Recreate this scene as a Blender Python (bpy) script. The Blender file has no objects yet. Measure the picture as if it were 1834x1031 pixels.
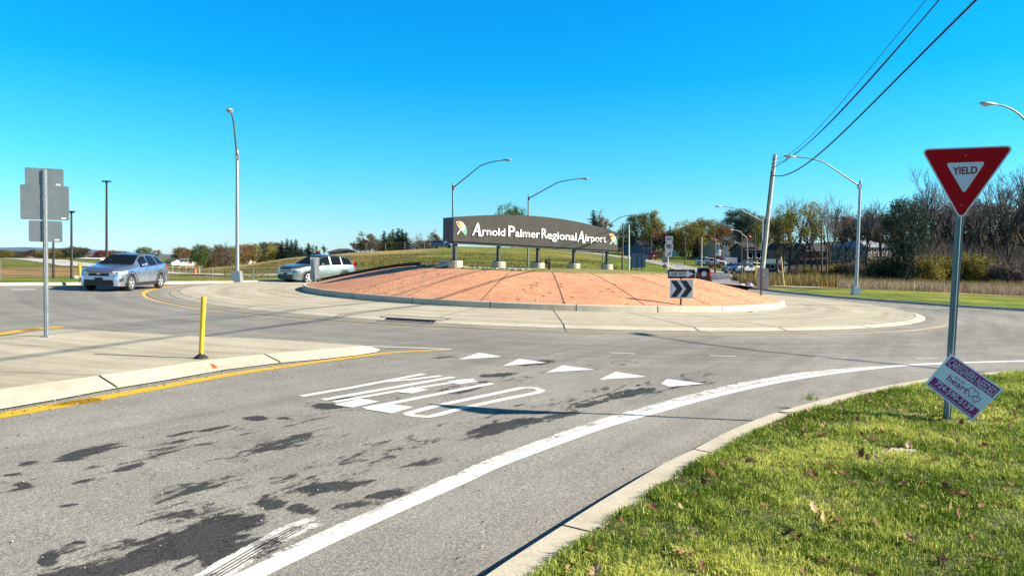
import bpy, math, random
import numpy as np
from mathutils import Vector, Matrix, noise as mnoise
R = math.radians
scene = bpy.context.scene
col = scene.collection
random.seed(7)

# ------------------------------------------------------------------ camera
FPX, CX, CY, HC = 1324.0, 917.0, 515.5, 1.9
cam_d = bpy.data.cameras.new("camera")
cam = bpy.data.objects.new("camera", cam_d)
col.objects.link(cam)
cam_d.sensor_width = 36.0
cam_d.lens = 36.0 * FPX / 1834.0
cam_d.clip_start = 0.1
cam_d.clip_end = 12000
CM = (Matrix.Rotation(R(90 - 2.14), 3, 'X') @ Matrix.Rotation(R(0.6), 3, 'Z'))
cam.matrix_world = Matrix.Translation((0, 0, HC)) @ CM.to_4x4()
scene.camera = cam

# ------------------------------------------------------------------ world and sun
SUN_EL, SUN_AZ = 28.0, 93.4            # azimuth clockwise from +Y
world = bpy.data.worlds.new("World")
scene.world = world
world.use_nodes = True
nt = world.node_tree
bg = nt.nodes["Background"]
sky = nt.nodes.new("ShaderNodeTexSky")
sky.sky_type = 'NISHITA'
sky.sun_disc = False
sky.sun_elevation = R(SUN_EL)
sky.sun_rotation = R(SUN_AZ)
sky.altitude = 300
sky.air_density = 1.0
sky.dust_density = 0.35
sky.ozone_density = 2.5
wtc = nt.nodes.new("ShaderNodeTexCoord")
wsp = nt.nodes.new("ShaderNodeSeparateXYZ")
nt.links.new(wtc.outputs['Generated'], wsp.inputs[0])
wr = nt.nodes.new("ShaderNodeValToRGB")       # colour grade of the sky by elevation (deep azure above, pale cyan low)
stops = [(0.0, (.60, .86, 1.22)), (.02, (.57, .85, 1.16)), (.05, (.45, .84, 1.08)), (.088, (.31, .87, 1.07)), (.125, (.20, .90, 1.05)), (.232, (.03, .87, 1.22)), (.33, (.015, .88, 1.36)), (.42, (.10, .50, .80)), (.6, (.22, .40, .55)), (.9, (.25, .38, .48))]
while len(wr.color_ramp.elements) < len(stops): wr.color_ramp.elements.new(0.5)
for e_, (p_, c_) in zip(wr.color_ramp.elements, stops): e_.position = p_; e_.color = (c_[0] / 1.4, c_[1] / 1.4, c_[2] / 1.4, 1)
nt.links.new(wsp.outputs[2], wr.inputs[0])
wm = nt.nodes.new("ShaderNodeVectorMath"); wm.operation = 'MULTIPLY'
nt.links.new(sky.outputs[0], wm.inputs[0]); nt.links.new(wr.outputs[0], wm.inputs[1])
nt.links.new(wm.outputs[0], bg.inputs[0])
bg.inputs[1].default_value = 0.102
sd = bpy.data.lights.new("sun", 'SUN')
sd.energy = 5.0
sd.angle = R(0.5)
sd.color = (1.0, 0.90, 0.74)
sun = bpy.data.objects.new("sun", sd)
col.objects.link(sun)
sunv = Vector((math.cos(R(SUN_EL)) * math.sin(R(SUN_AZ)), math.cos(R(SUN_EL)) * math.cos(R(SUN_AZ)), math.sin(R(SUN_EL))))
sun.rotation_euler = sunv.to_track_quat('Z', 'Y').to_euler()
sun.location = (30, 0, 40)
vs = scene.view_settings
vs.view_transform = 'Standard'
vs.look = 'None'
vs.gamma = 1
vs.exposure = 1.36

# ------------------------------------------------------------------ where things are
def ray(px, py):
    return CM @ Vector(((px - CX) / FPX, -(py - CY) / FPX, -1.0))
def Lpy(px):                                  # line where the road plane vanishes
    return 461 + 0.0312 * (px - 965)
_a, _b = ray(0, Lpy(0)), ray(1834, Lpy(1834))
_det = _a.x * _b.y - _b.x * _a.y
PA = (_a.z * _b.y - _b.z * _a.y) / _det
PB = (_a.x * _b.z - _b.x * _a.z) / _det
def gz(x, y): return PA * x + PB * y
def G(px, py, h=0.0):                         # a point on the road plane (h above it)
    d = ray(px, py)
    t = (h - HC) / (d.z - PA * d.x - PB * d.y)
    return Vector((d.x * t, d.y * t, HC + d.z * t))
def P(px, py, depth):                         # a point at that distance from the camera
    d = ray(px, py)
    t = depth / d.y
    return Vector((d.x * t, depth, HC + d.z * t))
def W(x, y, h=0.0): return Vector((x, y, gz(x, y) + h))
def hor(c): return 466 + 0.0105 * (c - 917)

# far kerb line of the roundabout: (picture column, row) -> distance
_cp = [(-1500, 470), (-600, 500), (-200, 508), (0, 511.5), (140, 510.5), (300, 508.5), (420, 507.5), (520, 505), (600, 503), (700, 500), (800, 498),
       (950, 500), (1150, 506), (1290, 511), (1328, 515.5), (1400, 524), (1489, 533), (1600, 541.5), (1700, 549), (1834, 557), (2100, 573), (2600, 593), (3600, 624)]
_cc = np.array([p[0] for p in _cp], float)
_cd = np.array([G(p[0], p[1]).y for p in _cp])
def curb_d(c): return float(np.interp(c, _cc, _cd))

TD = np.array([45, 60, 85, 110, 140, 200, 320, 600, 1500], float)
TT = {-1500: [500, 484, 472, 465, 460, 455, 450, 446, 442],
 -600: [492, 479, 470, 465, 462, 459, 456, 453.5, 451],
 0: [495, 486, 477, 472, 469, 466, 463.5, 461, 457.5],
 200: [498, 490, 481, 476, 473, 470, 467, 463, 459.5],
 330: [502, 495, 488, 483, 480, 475, 469, 464, 460],
 440: [501, 496, 487, 479, 474, 472, 468, 464, 461],
 520: [502, 494, 479, 467, 461, 463, 464, 463, 461.5],
 640: [504, 492, 473, 460, 451.5, 454, 458, 460, 462],
 800: [507, 491, 470, 455, 444, 441, 445, 450, 460],
 950: [510, 493, 472, 460, 451, 443, 446, 450, 462],
 1050: [512, 498, 480, 468, 460, 450, 447, 449, 462],
 1150: [515, 503, 488, 477, 468, 457, 448, 446, 462],
 1250: [522, 515, 509, 490, 478, 464, 440, 436, 460],
 1330: [524, 512, 503, 491, 477, 460, 442, 436, 460],
 1430: [526, 517, 503, 487, 461, 449, 440, 436, 460],
 1560: [532, 518, 506, 476, 457, 446, 432, 428, 445],
 1834: [545, 529, 515, 502, 478, 440, 418, 412, 430],
 2600: [565, 545, 530, 512, 488, 450, 428, 422, 440],
 3600: [590, 560, 540, 526, 512, 497, 482, 472, 490]}
_tk = sorted(TT)
_tm = np.array([TT[k] for k in _tk], float)
def trow(c, d):
    """picture row of the ground at column c, distance d (the terrain's height profile)"""
    ys = [np.interp(c, _tk, _tm[:, i]) for i in range(len(TD))]
    c0 = curb_d(c)
    y0 = Lpy(c) + (HC - 0.13) * FPX / c0
    ds, yy = [c0], [y0]
    for dd, q in zip(TD, ys):
        if dd > c0 + 5:
            ds.append(dd); yy.append(q)
    return float(np.interp(math.log(max(d, 1)), np.log(ds), yy))
def Tz(x, y):
    c = CX + FPX * x / y
    z = HC + y * (hor(c) - trow(c, y)) / FPX
    if y > curb_d(c) + 6:
        z += 0.12 * mnoise.noise(Vector((x * 0.07, y * 0.07, 0)))
    return z
def TP(c, d):                                  # a point on the terrain
    x = (c - CX) / FPX * d
    return Vector((x, d, Tz(x, d)))
def inv(c, row):                               # distance at which the terrain shows at that row
    lo, hi = curb_d(c), 600.0
    for _ in range(40):
        m = math.sqrt(lo * hi)
        if trow(c, m) > row: lo = m
        else: hi = m
    return lo
def rows_h(c, d, top):                         # height of something whose top shows at row `top`
    return (trow(c, d) - top) * d / FPX

# ------------------------------------------------------------------ materials
def new_mat(name):
    m = bpy.data.materials.new(name); m.use_nodes = True
    return m, m.node_tree, m.node_tree.nodes["Principled BSDF"]
def N(t, kind, **kw):
    n = t.nodes.new(kind)
    for k, v in kw.items(): setattr(n, k, v)
    return n
def ramp(t, src, stops):
    r = t.nodes.new("ShaderNodeValToRGB")
    e = r.color_ramp.elements
    while len(e) < len(stops): e.new(0.5)
    for q, (p, c) in zip(e, stops):
        q.position = p; q.color = (c[0], c[1], c[2], 1) if not isinstance(c, (int, float)) else (c, c, c, 1)
    t.links.new(src, r.inputs[0])
    return r.outputs[0]
def mixc(t, a, b, f, mode='MIX'):
    m = N(t, "ShaderNodeMix", data_type='RGBA', blend_type=mode)
    for s, v in ((m.inputs[6], a), (m.inputs[7], b), (m.inputs[0], f)):
        if isinstance(v, (tuple, list)): s.default_value = (v[0], v[1], v[2], 1)
        elif isinstance(v, (int, float)): s.default_value = v
        else: t.links.new(v, s)
    return m.outputs[2]
def noise(t, scale, detail=3, rough=0.55, vec=None, dist=0.0):
    n = N(t, "ShaderNodeTexNoise")
    n.inputs['Scale'].default_value = scale; n.inputs['Detail'].default_value = detail
    n.inputs['Roughness'].default_value = rough; n.inputs['Distortion'].default_value = dist
    if vec is None:
        tc = N(t, "ShaderNodeTexCoord"); vec = tc.outputs['Object']
    t.links.new(vec, n.inputs['Vector'])
    return n.outputs[0]
def bump(t, bs, h, strength=0.3, dist=0.02):
    b = N(t, "ShaderNodeBump"); b.inputs['Strength'].default_value = strength; b.inputs['Distance'].default_value = dist
    t.links.new(h, b.inputs['Height']); t.links.new(b.outputs[0], bs.inputs['Normal'])
_mc = {}
def M(name, c, rough=0.7, metal=0.0, var=0.12, scale=6.0, bumpv=0.0, spec=None, coat=0.0, emis=None):
    if name in _mc: return _mc[name]
    if metal < 0.5: c = tuple(x * 0.78 for x in c)
    m, t, b = new_mat(name)
    b.inputs['Roughness'].default_value = rough; b.inputs['Metallic'].default_value = metal
    if spec is not None: b.inputs['Specular IOR Level'].default_value = spec
    if coat: b.inputs['Coat Weight'].default_value = coat
    if var > 0:
        n = noise(t, scale, 4)
        lo = tuple(x * (1 - var) for x in c); hi = tuple(min(1, x * (1 + var)) for x in c)
        t.links.new(ramp(t, n, [(0.3, lo), (0.7, hi)]), b.inputs['Base Color'])
        if bumpv: bump(t, b, n, bumpv)
    else:
        b.inputs['Base Color'].default_value = (c[0], c[1], c[2], 1)
    _mc[name] = m
    return m
def foliage_mat(name, c1, c2, trans=0.25):
    if name in _mc: return _mc[name]
    c1 = tuple(x * 0.86 for x in c1); c2 = tuple(x * 0.95 for x in c2)
    m, t, b = new_mat(name)
    a = N(t, "ShaderNodeAttribute", attribute_name='tone')
    oi = N(t, "ShaderNodeObjectInfo")
    cc = ramp(t, a.outputs['Fac'], [(0.0, tuple(x * 0.55 for x in c1)), (0.45, c1), (1.0, c2)])
    v = N(t, "ShaderNodeHueSaturation")
    mr = N(t, "ShaderNodeMapRange"); mr.inputs[3].default_value = 0.75; mr.inputs[4].default_value = 1.25
    t.links.new(oi.outputs['Random'], mr.inputs[0]); t.links.new(mr.outputs[0], v.inputs['Value'])
    t.links.new(cc, v.inputs['Color'])
    t.links.new(v.outputs[0], b.inputs['Base Color'])
    b.inputs['Roughness'].default_value = 0.75
    b.inputs['Specular IOR Level'].default_value = 0.2
    tr = N(t, "ShaderNodeBsdfTranslucent"); t.links.new(v.outputs[0], tr.inputs[0])
    mx = N(t, "ShaderNodeMixShader"); mx.inputs[0].default_value = trans
    t.links.new(b.outputs[0], mx.inputs[1]); t.links.new(tr.outputs[0], mx.inputs[2])
    t.links.new(mx.outputs[0], t.nodes['Material Output'].inputs[0])
    _mc[name] = m
    return m
CEN = (1.42, 36.4)                              # centre of the roundabout
def polar(t, c=CEN):
    """radius and angle about the roundabout's centre"""
    tc = N(t, "ShaderNodeTexCoord")
    sp = N(t, "ShaderNodeSeparateXYZ"); t.links.new(tc.outputs['Object'], sp.inputs[0])
    def mth(op, a, b=None):
        n = N(t, "ShaderNodeMath", operation=op)
        for i, v in enumerate((a, b)):
            if v is None: continue
            if isinstance(v, (int, float)): n.inputs[i].default_value = v
            else: t.links.new(v, n.inputs[i])
        return n.outputs[0]
    dx = mth('SUBTRACT', sp.outputs[0], c[0]); dy = mth('SUBTRACT', sp.outputs[1], c[1])
    r = mth('SQRT', mth('ADD', mth('MULTIPLY', dx, dx), mth('MULTIPLY', dy, dy)))
    a = mth('ARCTAN2', dy, dx)
    return tc, r, a, mth

def asphalt_mat():
    m, t, b = new_mat("asphalt")
    tc, r, a, mth = polar(t)
    fine = noise(t, 85, 3, 0.75)
    grit = noise(t, 28, 4, 0.7)
    mid = noise(t, 1.3, 5, 0.6)
    big = noise(t, 0.16, 4, 0.55)
    base = ramp(t, fine, [(0.28, (0.085, 0.083, 0.074)), (0.5, (0.235, 0.226, 0.20)), (0.72, (0.46, 0.44, 0.385))])
    base = mixc(t, base, ramp(t, grit, [(0.3, 0.72), (0.7, 1.22)]), 0.9, 'MULTIPLY')
    base = mixc(t, base, ramp(t, mid, [(0.3, 0.90), (0.7, 1.08)]), 1.0, 'MULTIPLY')
    base = mixc(t, base, ramp(t, big, [(0.3, 0.84), (0.7, 1.12)]), 1.0, 'MULTIPLY')
    mpl = N(t, "ShaderNodeMapping", vector_type='TEXTURE'); mpl.inputs['Rotation'].default_value = (0, 0, R(58)); mpl.inputs['Scale'].default_value = (9.0, 0.6, 1)
    t.links.new(tc.outputs['Object'], mpl.inputs[0])
    base = mixc(t, base, ramp(t, noise(t, 1.0, 5, 0.65, mpl.outputs[0]), [(0.32, 0.80), (0.6, 1.08)]), 0.9, 'MULTIPLY')
    base = mixc(t, base, ramp(t, noise(t, 7.0, 5, 0.75), [(0.28, 0.70), (0.42, 1.0)]), 0.7, 'MULTIPLY')
    # tyre-polished rings on the circulating road
    cv = N(t, "ShaderNodeCombineXYZ")
    t.links.new(mth('MULTIPLY', r, 1.6), cv.inputs[0]); t.links.new(mth('MULTIPLY', a, 1.1), cv.inputs[1])
    st = noise(t, 1.0, 4, 0.65, cv.outputs[0])
    ringm = N(t, "ShaderNodeMapRange"); ringm.inputs[1].default_value = 25.5; ringm.inputs[2].default_value = 23.0
    t.links.new(r, ringm.inputs[0])
    base = mixc(t, base, mixc(t, base, ramp(t, st, [(0.35, 0.80), (0.62, 1.06)]), 1.0, 'MULTIPLY'), ringm.outputs[0])
    # oil-dark wheel path of the circulating lane
    trk = mth('ABSOLUTE', mth('SUBTRACT', r, 20.3))
    tm = N(t, "ShaderNodeMapRange"); tm.inputs[1].default_value = 0.0; tm.inputs[2].default_value = 2.6; tm.inputs[3].default_value = 0.88; tm.inputs[4].default_value = 1.0
    t.links.new(trk, tm.inputs[0])
    base = mixc(t, base, tm.outputs[0], 1.0, 'MULTIPLY')
    # hairline cracks and joints
    vo = N(t, "ShaderNodeTexVoronoi", feature='DISTANCE_TO_EDGE'); vo.inputs['Scale'].default_value = 0.22
    ds = N(t, "ShaderNodeVectorMath", operation='ADD')
    nz = N(t, "ShaderNodeTexNoise"); nz.inputs['Scale'].default_value = 1.5; nz.inputs['Detail'].default_value = 5
    t.links.new(tc.outputs['Object'], nz.inputs['Vector']); t.links.new(tc.outputs['Object'], ds.inputs[0]); t.links.new(nz.outputs['Color'], ds.inputs[1])
    t.links.new(ds.outputs[0], vo.inputs['Vector'])
    cr = ramp(t, vo.outputs['Distance'], [(0.0, 0.6), (0.003, 1.0)])
    crm = noise(t, 0.5, 3)
    base = mixc(t, base, mixc(t, base, cr, 1.0, 'MULTIPLY'), ramp(t, crm, [(0.52, 0.0), (0.6, 0.8)]))
    t.links.new(base, b.inputs['Base Color'])
    b.inputs['Roughness'].default_value = 0.85
    b.inputs['Specular IOR Level'].default_value = 0.25
    bump(t, b, grit, 0.55, 0.015)
    return m
def masked_mat(name, c1, c2, scale, lo, hi, rough=0.8, fine=60, amount=0.7, stripes=False):
    """a coat whose ragged edge comes from noise added to the mesh's `mask` attribute"""
    m, t, b = new_mat(name)
    a = N(t, "ShaderNodeAttribute", attribute_name='mask')
    mvec = None
    if stripes:
        tcm = N(t, "ShaderNodeTexCoord"); mpm = N(t, "ShaderNodeMapping", vector_type='TEXTURE'); mpm.inputs['Rotation'].default_value = (0, 0, R(58)); mpm.inputs['Scale'].default_value = (2.6, 1.0, 1)
        t.links.new(tcm.outputs['Object'], mpm.inputs[0]); mvec = mpm.outputs[0]
    n1 = noise(t, scale, 6, 0.7, mvec, 0.4 if stripes else 0.0); n2 = noise(t, fine, 3, 0.7)
    s = N(t, "ShaderNodeMath", operation='MULTIPLY_ADD'); s.inputs[1].default_value = amount
    t.links.new(n1, s.inputs[0]); t.links.new(a.outputs['Fac'], s.inputs[2])
    s2 = N(t, "ShaderNodeMath", operation='MULTIPLY_ADD'); s2.inputs[1].default_value = 0.28
    t.links.new(n2, s2.inputs[0]); t.links.new(s.outputs[0], s2.inputs[2])
    al = ramp(t, s2.outputs[0], [(lo, 0.0), (hi, 1.0)])
    t.links.new(al, b.inputs['Alpha'])
    t.links.new(ramp(t, n2, [(0.3, c1), (0.7, c2)]), b.inputs['Base Color'])
    b.inputs['Roughness'].default_value = rough
    b.inputs['Specular IOR Level'].default_value = 0.25
    return m
def concrete_mat(name, c, streak=True):
    m, t, b = new_mat(name)
    f = noise(t, 40, 3, 0.7); g = noise(t, 0.8, 6, 0.65); g2 = noise(t, 5, 4, 0.6)
    base = ramp(t, f, [(0.3, tuple(x * 0.86 for x in c)), (0.7, tuple(x * 1.1 for x in c))])
    base = mixc(t, base, ramp(t, g, [(0.3, (0.84, 0.82, 0.80)), (0.65, (1.06, 1.06, 1.05))]), 1.0, 'MULTIPLY')
    base = mixc(t, base, ramp(t, g2, [(0.28, 0.86), (0.5, 1.02)]), 0.8, 'MULTIPLY')
    if streak:
        tc, r, a, mth = polar(t)
        cv = N(t, "ShaderNodeCombineXYZ")
        t.links.new(mth('MULTIPLY', r, 2.2), cv.inputs[0]); t.links.new(mth('MULTIPLY', a, 1.3), cv.inputs[1])
        st = noise(t, 1.0, 4, 0.6, cv.outputs[0])
        base = mixc(t, base, ramp(t, st, [(0.35, (0.74, 0.73, 0.71)), (0.6, (1.05, 1.05, 1.04))]), 0.9, 'MULTIPLY')
    t.links.new(base, b.inputs['Base Color'])
    b.inputs['Roughness'].default_value = 0.85; b.inputs['Specular IOR Level'].default_value = 0.2
    bump(t, b, f, 0.25, 0.01)
    return m
def brick_mat():
    m, t, b = new_mat("stamped_brick")
    tc, r, a, mth = polar(t)
    cv = N(t, "ShaderNodeCombineXYZ")
    t.links.new(mth('MULTIPLY', a, 9.0), cv.inputs[0]); t.links.new(r, cv.inputs[1])
    br = N(t, "ShaderNodeTexBrick")
    br.inputs['Scale'].default_value = 1.0
    br.inputs['Brick Width'].default_value = 0.24; br.inputs['Row Height'].default_value = 0.12
    br.inputs['Mortar Size'].default_value = 0.012
    br.inputs['Color1'].default_value = (0.63, 0.335, 0.20, 1); br.inputs['Color2'].default_value = (0.545, 0.262, 0.15, 1)
    br.inputs['Mortar'].default_value = (0.38, 0.17, 0.10, 1)
    t.links.new(cv.outputs[0], br.inputs['Vector'])
    base = br.outputs[0]
    base = mixc(t, base, ramp(t, noise(t, 0.35, 5, 0.6), [(0.3, (0.86, 0.80, 0.78)), (0.7, (1.1, 1.15, 1.12))]), 1.0, 'MULTIPLY')
    base = mixc(t, base, ramp(t, noise(t, 2.2, 5, 0.7), [(0.3, (0.84, 0.79, 0.76)), (0.62, (1.08, 1.08, 1.05))]), 0.8, 'MULTIPLY')
    vo = N(t, "ShaderNodeTexVoronoi"); vo.inputs['Scale'].default_value = 2.3
    t.links.new(tc.outputs['Object'], vo.inputs['Vector'])
    sp = ramp(t, vo.outputs['Distance'], [(0.12, (0.30, 0.24, 0.22)), (0.21, (1, 1, 1))])
    base = mixc(t, base, mixc(t, base, sp, 1.0, 'MULTIPLY'), ramp(t, noise(t, 0.6, 3), [(0.36, 0.0), (0.46, 1.0)]))
    t.links.new(base, b.inputs['Base Color'])
    b.inputs['Roughness'].default_value = 0.8; b.inputs['Specular IOR Level'].default_value = 0.25
    bump(t, b, br.outputs['Fac'], -0.4, 0.01)
    return m
def ground_mat():
    m, t, b = new_mat("turf")
    a = N(t, "ShaderNodeAttribute", attribute_name='ground_colour')
    n1 = noise(t, 0.35, 6, 0.65); n2 = noise(t, 5, 5, 0.7)
    tc = N(t, "ShaderNodeTexCoord")
    mp = N(t, "ShaderNodeMapping"); mp.inputs['Scale'].default_value = (0.06, 0.5, 0.5)
    t.links.new(tc.outputs['Object'], mp.inputs[0])
    n3 = noise(t, 1.0, 5, 0.6, mp.outputs[0])
    base = mixc(t, a.outputs['Color'], ramp(t, n1, [(0.36, (0.62, 0.68, 0.60)), (0.5, (0.95, 0.98, 0.9)), (0.64, (1.5, 1.22, 1.3))]), 1.0, 'MULTIPLY')
    base = mixc(t, base, ramp(t, n3, [(0.38, (0.42, 0.55, 0.42)), (0.60, (1.55, 1.35, 1.35))]), 1.0, 'MULTIPLY')
    base = mixc(t, base, ramp(t, n2, [(0.3, 0.42), (0.7, 0.95)]), 1.0, 'MULTIPLY')
    t.links.new(base, b.inputs['Base Color'])
    b.inputs['Roughness'].default_value = 0.95; b.inputs['Specular IOR Level'].default_value = 0.1
    bump(t, b, n2, 0.6, 0.1)
    return m

MAT_ASPH = asphalt_mat()
MAT_CONC = concrete_mat("apron_concrete", (0.43, 0.392, 0.305))
MAT_CONC2 = concrete_mat("kerb_concrete", (0.48, 0.44, 0.35), False)
MAT_GUT = concrete_mat("gutter_concrete", (0.27, 0.26, 0.225))
MAT_BRICK = brick_mat()
MAT_TURF = ground_mat()
MAT_JOINT = M("joint_dirt", (0.035, 0.032, 0.03), 0.95, var=0.3)
MAT_GALV = M("galvanised_steel", (0.33, 0.35, 0.36), 0.42, 0.5, 0.12, 14)
MAT_GALVD = M("dark_galvanised", (0.20, 0.23, 0.24), 0.5, 0.4, 0.15, 10)  # darker steel; the lamp arms' backlit look is put into its colour
MAT_ALU = M("sign_back_aluminium", (0.19, 0.225, 0.24), 0.5, 0.3, 0.1, 5)
MAT_BLACK = M("black", (0.012, 0.012, 0.014), 0.5, var=0)
MAT_DARK = M("dark_bronze", (0.035, 0.032, 0.03), 0.5, var=0.1)
MAT_WHITE = M("white_sheeting", (0.80, 0.80, 0.80), 0.45, var=0.03)
MAT_RUBBER = M("rubber", (0.02, 0.02, 0.022), 0.8, var=0.2)
MAT_YELLOW = M("yellow_plastic", (0.90, 0.50, 0.005), 0.5, var=0.08, scale=8)

# ------------------------------------------------------------------ mesh building
class MB:
    def __init__(s): s.v, s.f, s.m, s.mats, s.tone, s.cur = [], [], [], [], [], 0.5
    def mi(s, mat):
        if mat not in s.mats: s.mats.append(mat)
        return s.mats.index(mat)
    def add(s, vs_, fs, mat):
        o = len(s.v); k = s.mi(mat)
        s.v.extend([tuple(p) for p in vs_]); s.tone.extend([s.cur] * len(vs_))
        for f in fs: s.f.append([i + o for i in f]); s.m.append(k)
    def poly(s, pts, mat): s.add(pts, [list(range(len(pts)))], mat)
    def box(s, c, size, mat, rot=None):
        hx, hy, hz = size[0] / 2, size[1] / 2, size[2] / 2
        p = [Vector((x, y, z)) for z in (-hz, hz) for y in (-hy, hy) for x in (-hx, hx)]
        if rot is not None: p = [rot @ q for q in p]
        c = Vector(c)
        s.add([q + c for q in p], [(0, 2, 3, 1), (4, 5, 7, 6), (0, 1, 5, 4), (2, 6, 7, 3), (0, 4, 6, 2), (1, 3, 7, 5)], mat)
    def tube(s, pts, rad, mat, n=8, cap=True):
        pts = [Vector(p) for p in pts]
        if not isinstance(rad, (list, tuple)): rad = [rad] * len(pts)
        rings = []
        up = None
        for i, p in enumerate(pts):
            d = (pts[min(i + 1, len(pts) - 1)] - pts[max(i - 1, 0)]).normalized()
            if up is None:
                up = Vector((0, 0, 1)) if abs(d.z) < 0.9 else Vector((1, 0, 0))
            u = d.cross(up)
            if u.length < 1e-4: u = d.cross(Vector((0, 1, 0)))
            u.normalize(); w = u.cross(d).normalized(); up = w
            rings.append([p + (u * math.cos(2 * math.pi * k / n) + w * math.sin(2 * math.pi * k / n)) * rad[i] for k in range(n)])
        vs_ = [q for r_ in rings for q in r_]
        fs = []
        for i in range(len(pts) - 1):
            for k in range(n):
                a, b = i * n + k, i * n + (k + 1) % n
                fs.append((a, b, b + n, a + n))
        if cap:
            fs.append(tuple(range(n - 1, -1, -1))); o = (len(pts) - 1) * n
            fs.append(tuple(range(o, o + n)))
        s.add(vs_, fs, mat)
    def prism(s, poly, o, u, w, n, th, mat, side=None):
        """2-D polygon (list of (a,b)) in the frame o + a u + b w, front face towards n, thickness th behind"""
        k = len(poly)
        fr = [o + u * a + w * b for a, b in poly]; bk = [p - n * th for p in fr]
        s.add(fr, [list(range(k))], mat)
        s.add(bk, [list(range(k - 1, -1, -1))], side or mat)
        s.add(fr + bk, [(i, i + k, (i + 1) % k + k, (i + 1) % k) for i in range(k)], side or mat)
    def grid(s, rows, mat, flip=False, close=False):
        nr, nc = len(rows), len(rows[0])
        fs = []
        for i in range(nr - 1):
            for j in range(nc - 1 if not close else nc):
                a, b = i * nc + j, i * nc + (j + 1) % nc
                q = (a, b, b + nc, a + nc)
                fs.append(q[::-1] if flip else q)
        s.add([p for r_ in rows for p in r_], fs, mat)
    def lathe(s, c, prof, mat, n=16):
        c = Vector(c)
        rows = [[c + Vector((r_ * math.cos(2 * math.pi * k / n), r_ * math.sin(2 * math.pi * k / n), z)) for k in range(n)] for r_, z in prof]
        s.grid(rows, mat, close=True)
        s.add(rows[-1], [list(range(n))], mat)
    def blob(s, c, rad, mat, n=12, m=8, rot=None):
        c = Vector(c); rows = []
        for i in range(m + 1):
            ph = math.pi * i / m
            row = []
            for k in range(n):
                q = Vector((rad[0] * math.sin(ph) * math.cos(2 * math.pi * k / n), rad[1] * math.sin(ph) * math.sin(2 * math.pi * k / n), rad[2] * math.cos(ph)))
                if rot is not None: q = rot @ q
                row.append(c + q)
            rows.append(row)
        s.grid(rows, mat, close=True, flip=True)
    def build(s, name, parent=None, smooth=False, loc=None, mask=False):
        me = bpy.data.meshes.new(name)
        root = parent
        while root is not None and root.parent is not None: root = root.parent
        off = np.array(root.location) if root is not None else (np.array(loc) if loc is not None else np.zeros(3))
        va = np.array(s.v, float).reshape(-1, 3) - off
        me.from_pydata(va.tolist(), [], s.f)
        for m_ in s.mats: me.materials.append(m_)
        if len(s.mats) > 1: me.polygons.foreach_set('material_index', s.m)
        if smooth:
            me.polygons.foreach_set('use_smooth', [True] * len(s.f))
            me.set_sharp_from_angle(angle=R(40))
        if mask:
            at = me.attributes.new('mask', 'FLOAT', 'POINT'); at.data.foreach_set('value', s.tone)
        me.update()
        o = bpy.data.objects.new(name, me); col.objects.link(o)
        if parent is not None: o.parent = parent
        elif loc is not None: o.location = loc
        return o
def tag(o, label, cat, group=None):
    o['label'] = label; o['category'] = cat
    if group: o['group'] = group
    return o
def struct(o, kind='structure', label=None):
    o['kind'] = kind
    if label: o['label'] = label
    return o
def thing(name, label, cat, loc, group=None):
    o = bpy.data.objects.new(name, None); col.objects.link(o)
    o.empty_display_size = 0.3
    o.location = loc
    return tag(o, label, cat, group)
def copy_tree(o, parent=None):
    c = o.copy(); col.objects.link(c)
    if parent is not None: c.parent = parent
    for ch in [q for q in bpy.data.objects if q.parent == o]: copy_tree(ch, c)
    return c
_fc = {}
def text_poly(body, size=1.0, bold=0.0, shear=0.0, sx=1.0):
    """verts (x,y) and faces of a word in the built-in font"""
    key = (body, size, bold, shear)
    if key not in _fc:
        cu = bpy.data.curves.new("t", 'FONT'); cu.body = body; cu.size = size; cu.offset = bold; cu.shear = shear; cu.resolution_u = 3
        ob = bpy.data.objects.new("t", cu); col.objects.link(ob)
        bpy.context.view_layer.update()
        me = bpy.data.meshes.new_from_object(ob.evaluated_get(bpy.context.evaluated_depsgraph_get()))
        v = [(p.co.x, p.co.y) for p in me.vertices]; f = [list(p.vertices) for p in me.polygons]
        bpy.data.objects.remove(ob); bpy.data.curves.remove(cu); bpy.data.meshes.remove(me)
        _fc[key] = (v, f)
    return _fc[key]
def put_text(mb, body, o, u, w, a0, b0, width, height, mat, bold=0.0, depth=None):
    """word fitted into the rectangle (a0,b0,width,height) of the frame"""
    v, f = text_poly(body, 1.0, bold)
    xs = [p[0] for p in v]; ys = [p[1] for p in v]
    x0, x1, y0, y1 = min(xs), max(xs), min(ys), max(ys)
    sx = width / (x1 - x0); sy = height / (y1 - y0)
    mb.add([o + u * (a0 + (p[0] - x0) * sx) + w * (b0 + (p[1] - y0) * sy) for p in v], f, mat)
    return mb
def rrect(a0, b0, a1, b1, r, n=4):
    out = []
    for cx_, cy_, s0 in ((a1 - r, b1 - r, 0), (a0 + r, b1 - r, 90), (a0 + r, b0 + r, 180), (a1 - r, b0 + r, 270)):
        for k in range(n + 1):
            t_ = R(s0 + 90 * k / n); out.append((cx_ + r * math.cos(t_), cy_ + r * math.sin(t_)))
    return out
def smooth_line(pts, step=0.3):
    """Catmull-Rom through points, resampled"""
    pts = [Vector(p) for p in pts]
    ext = [pts[0] * 2 - pts[1]] + pts + [pts[-1] * 2 - pts[-2]]
    out = []
    for i in range(1, len(ext) - 2):
        p0, p1, p2, p3 = ext[i - 1:i + 3]
        n = max(2, int((p2 - p1).length / step))
        for k in range(n):
            t_ = k / n
            out.append(0.5 * ((2 * p1) + (p2 - p0) * t_ + (2 * p0 - 5 * p1 + 4 * p2 - p3) * t_ ** 2 + (3 * p1 - p0 - 3 * p2 + p3) * t_ ** 3))
    out.append(pts[-1])
    return out
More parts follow.
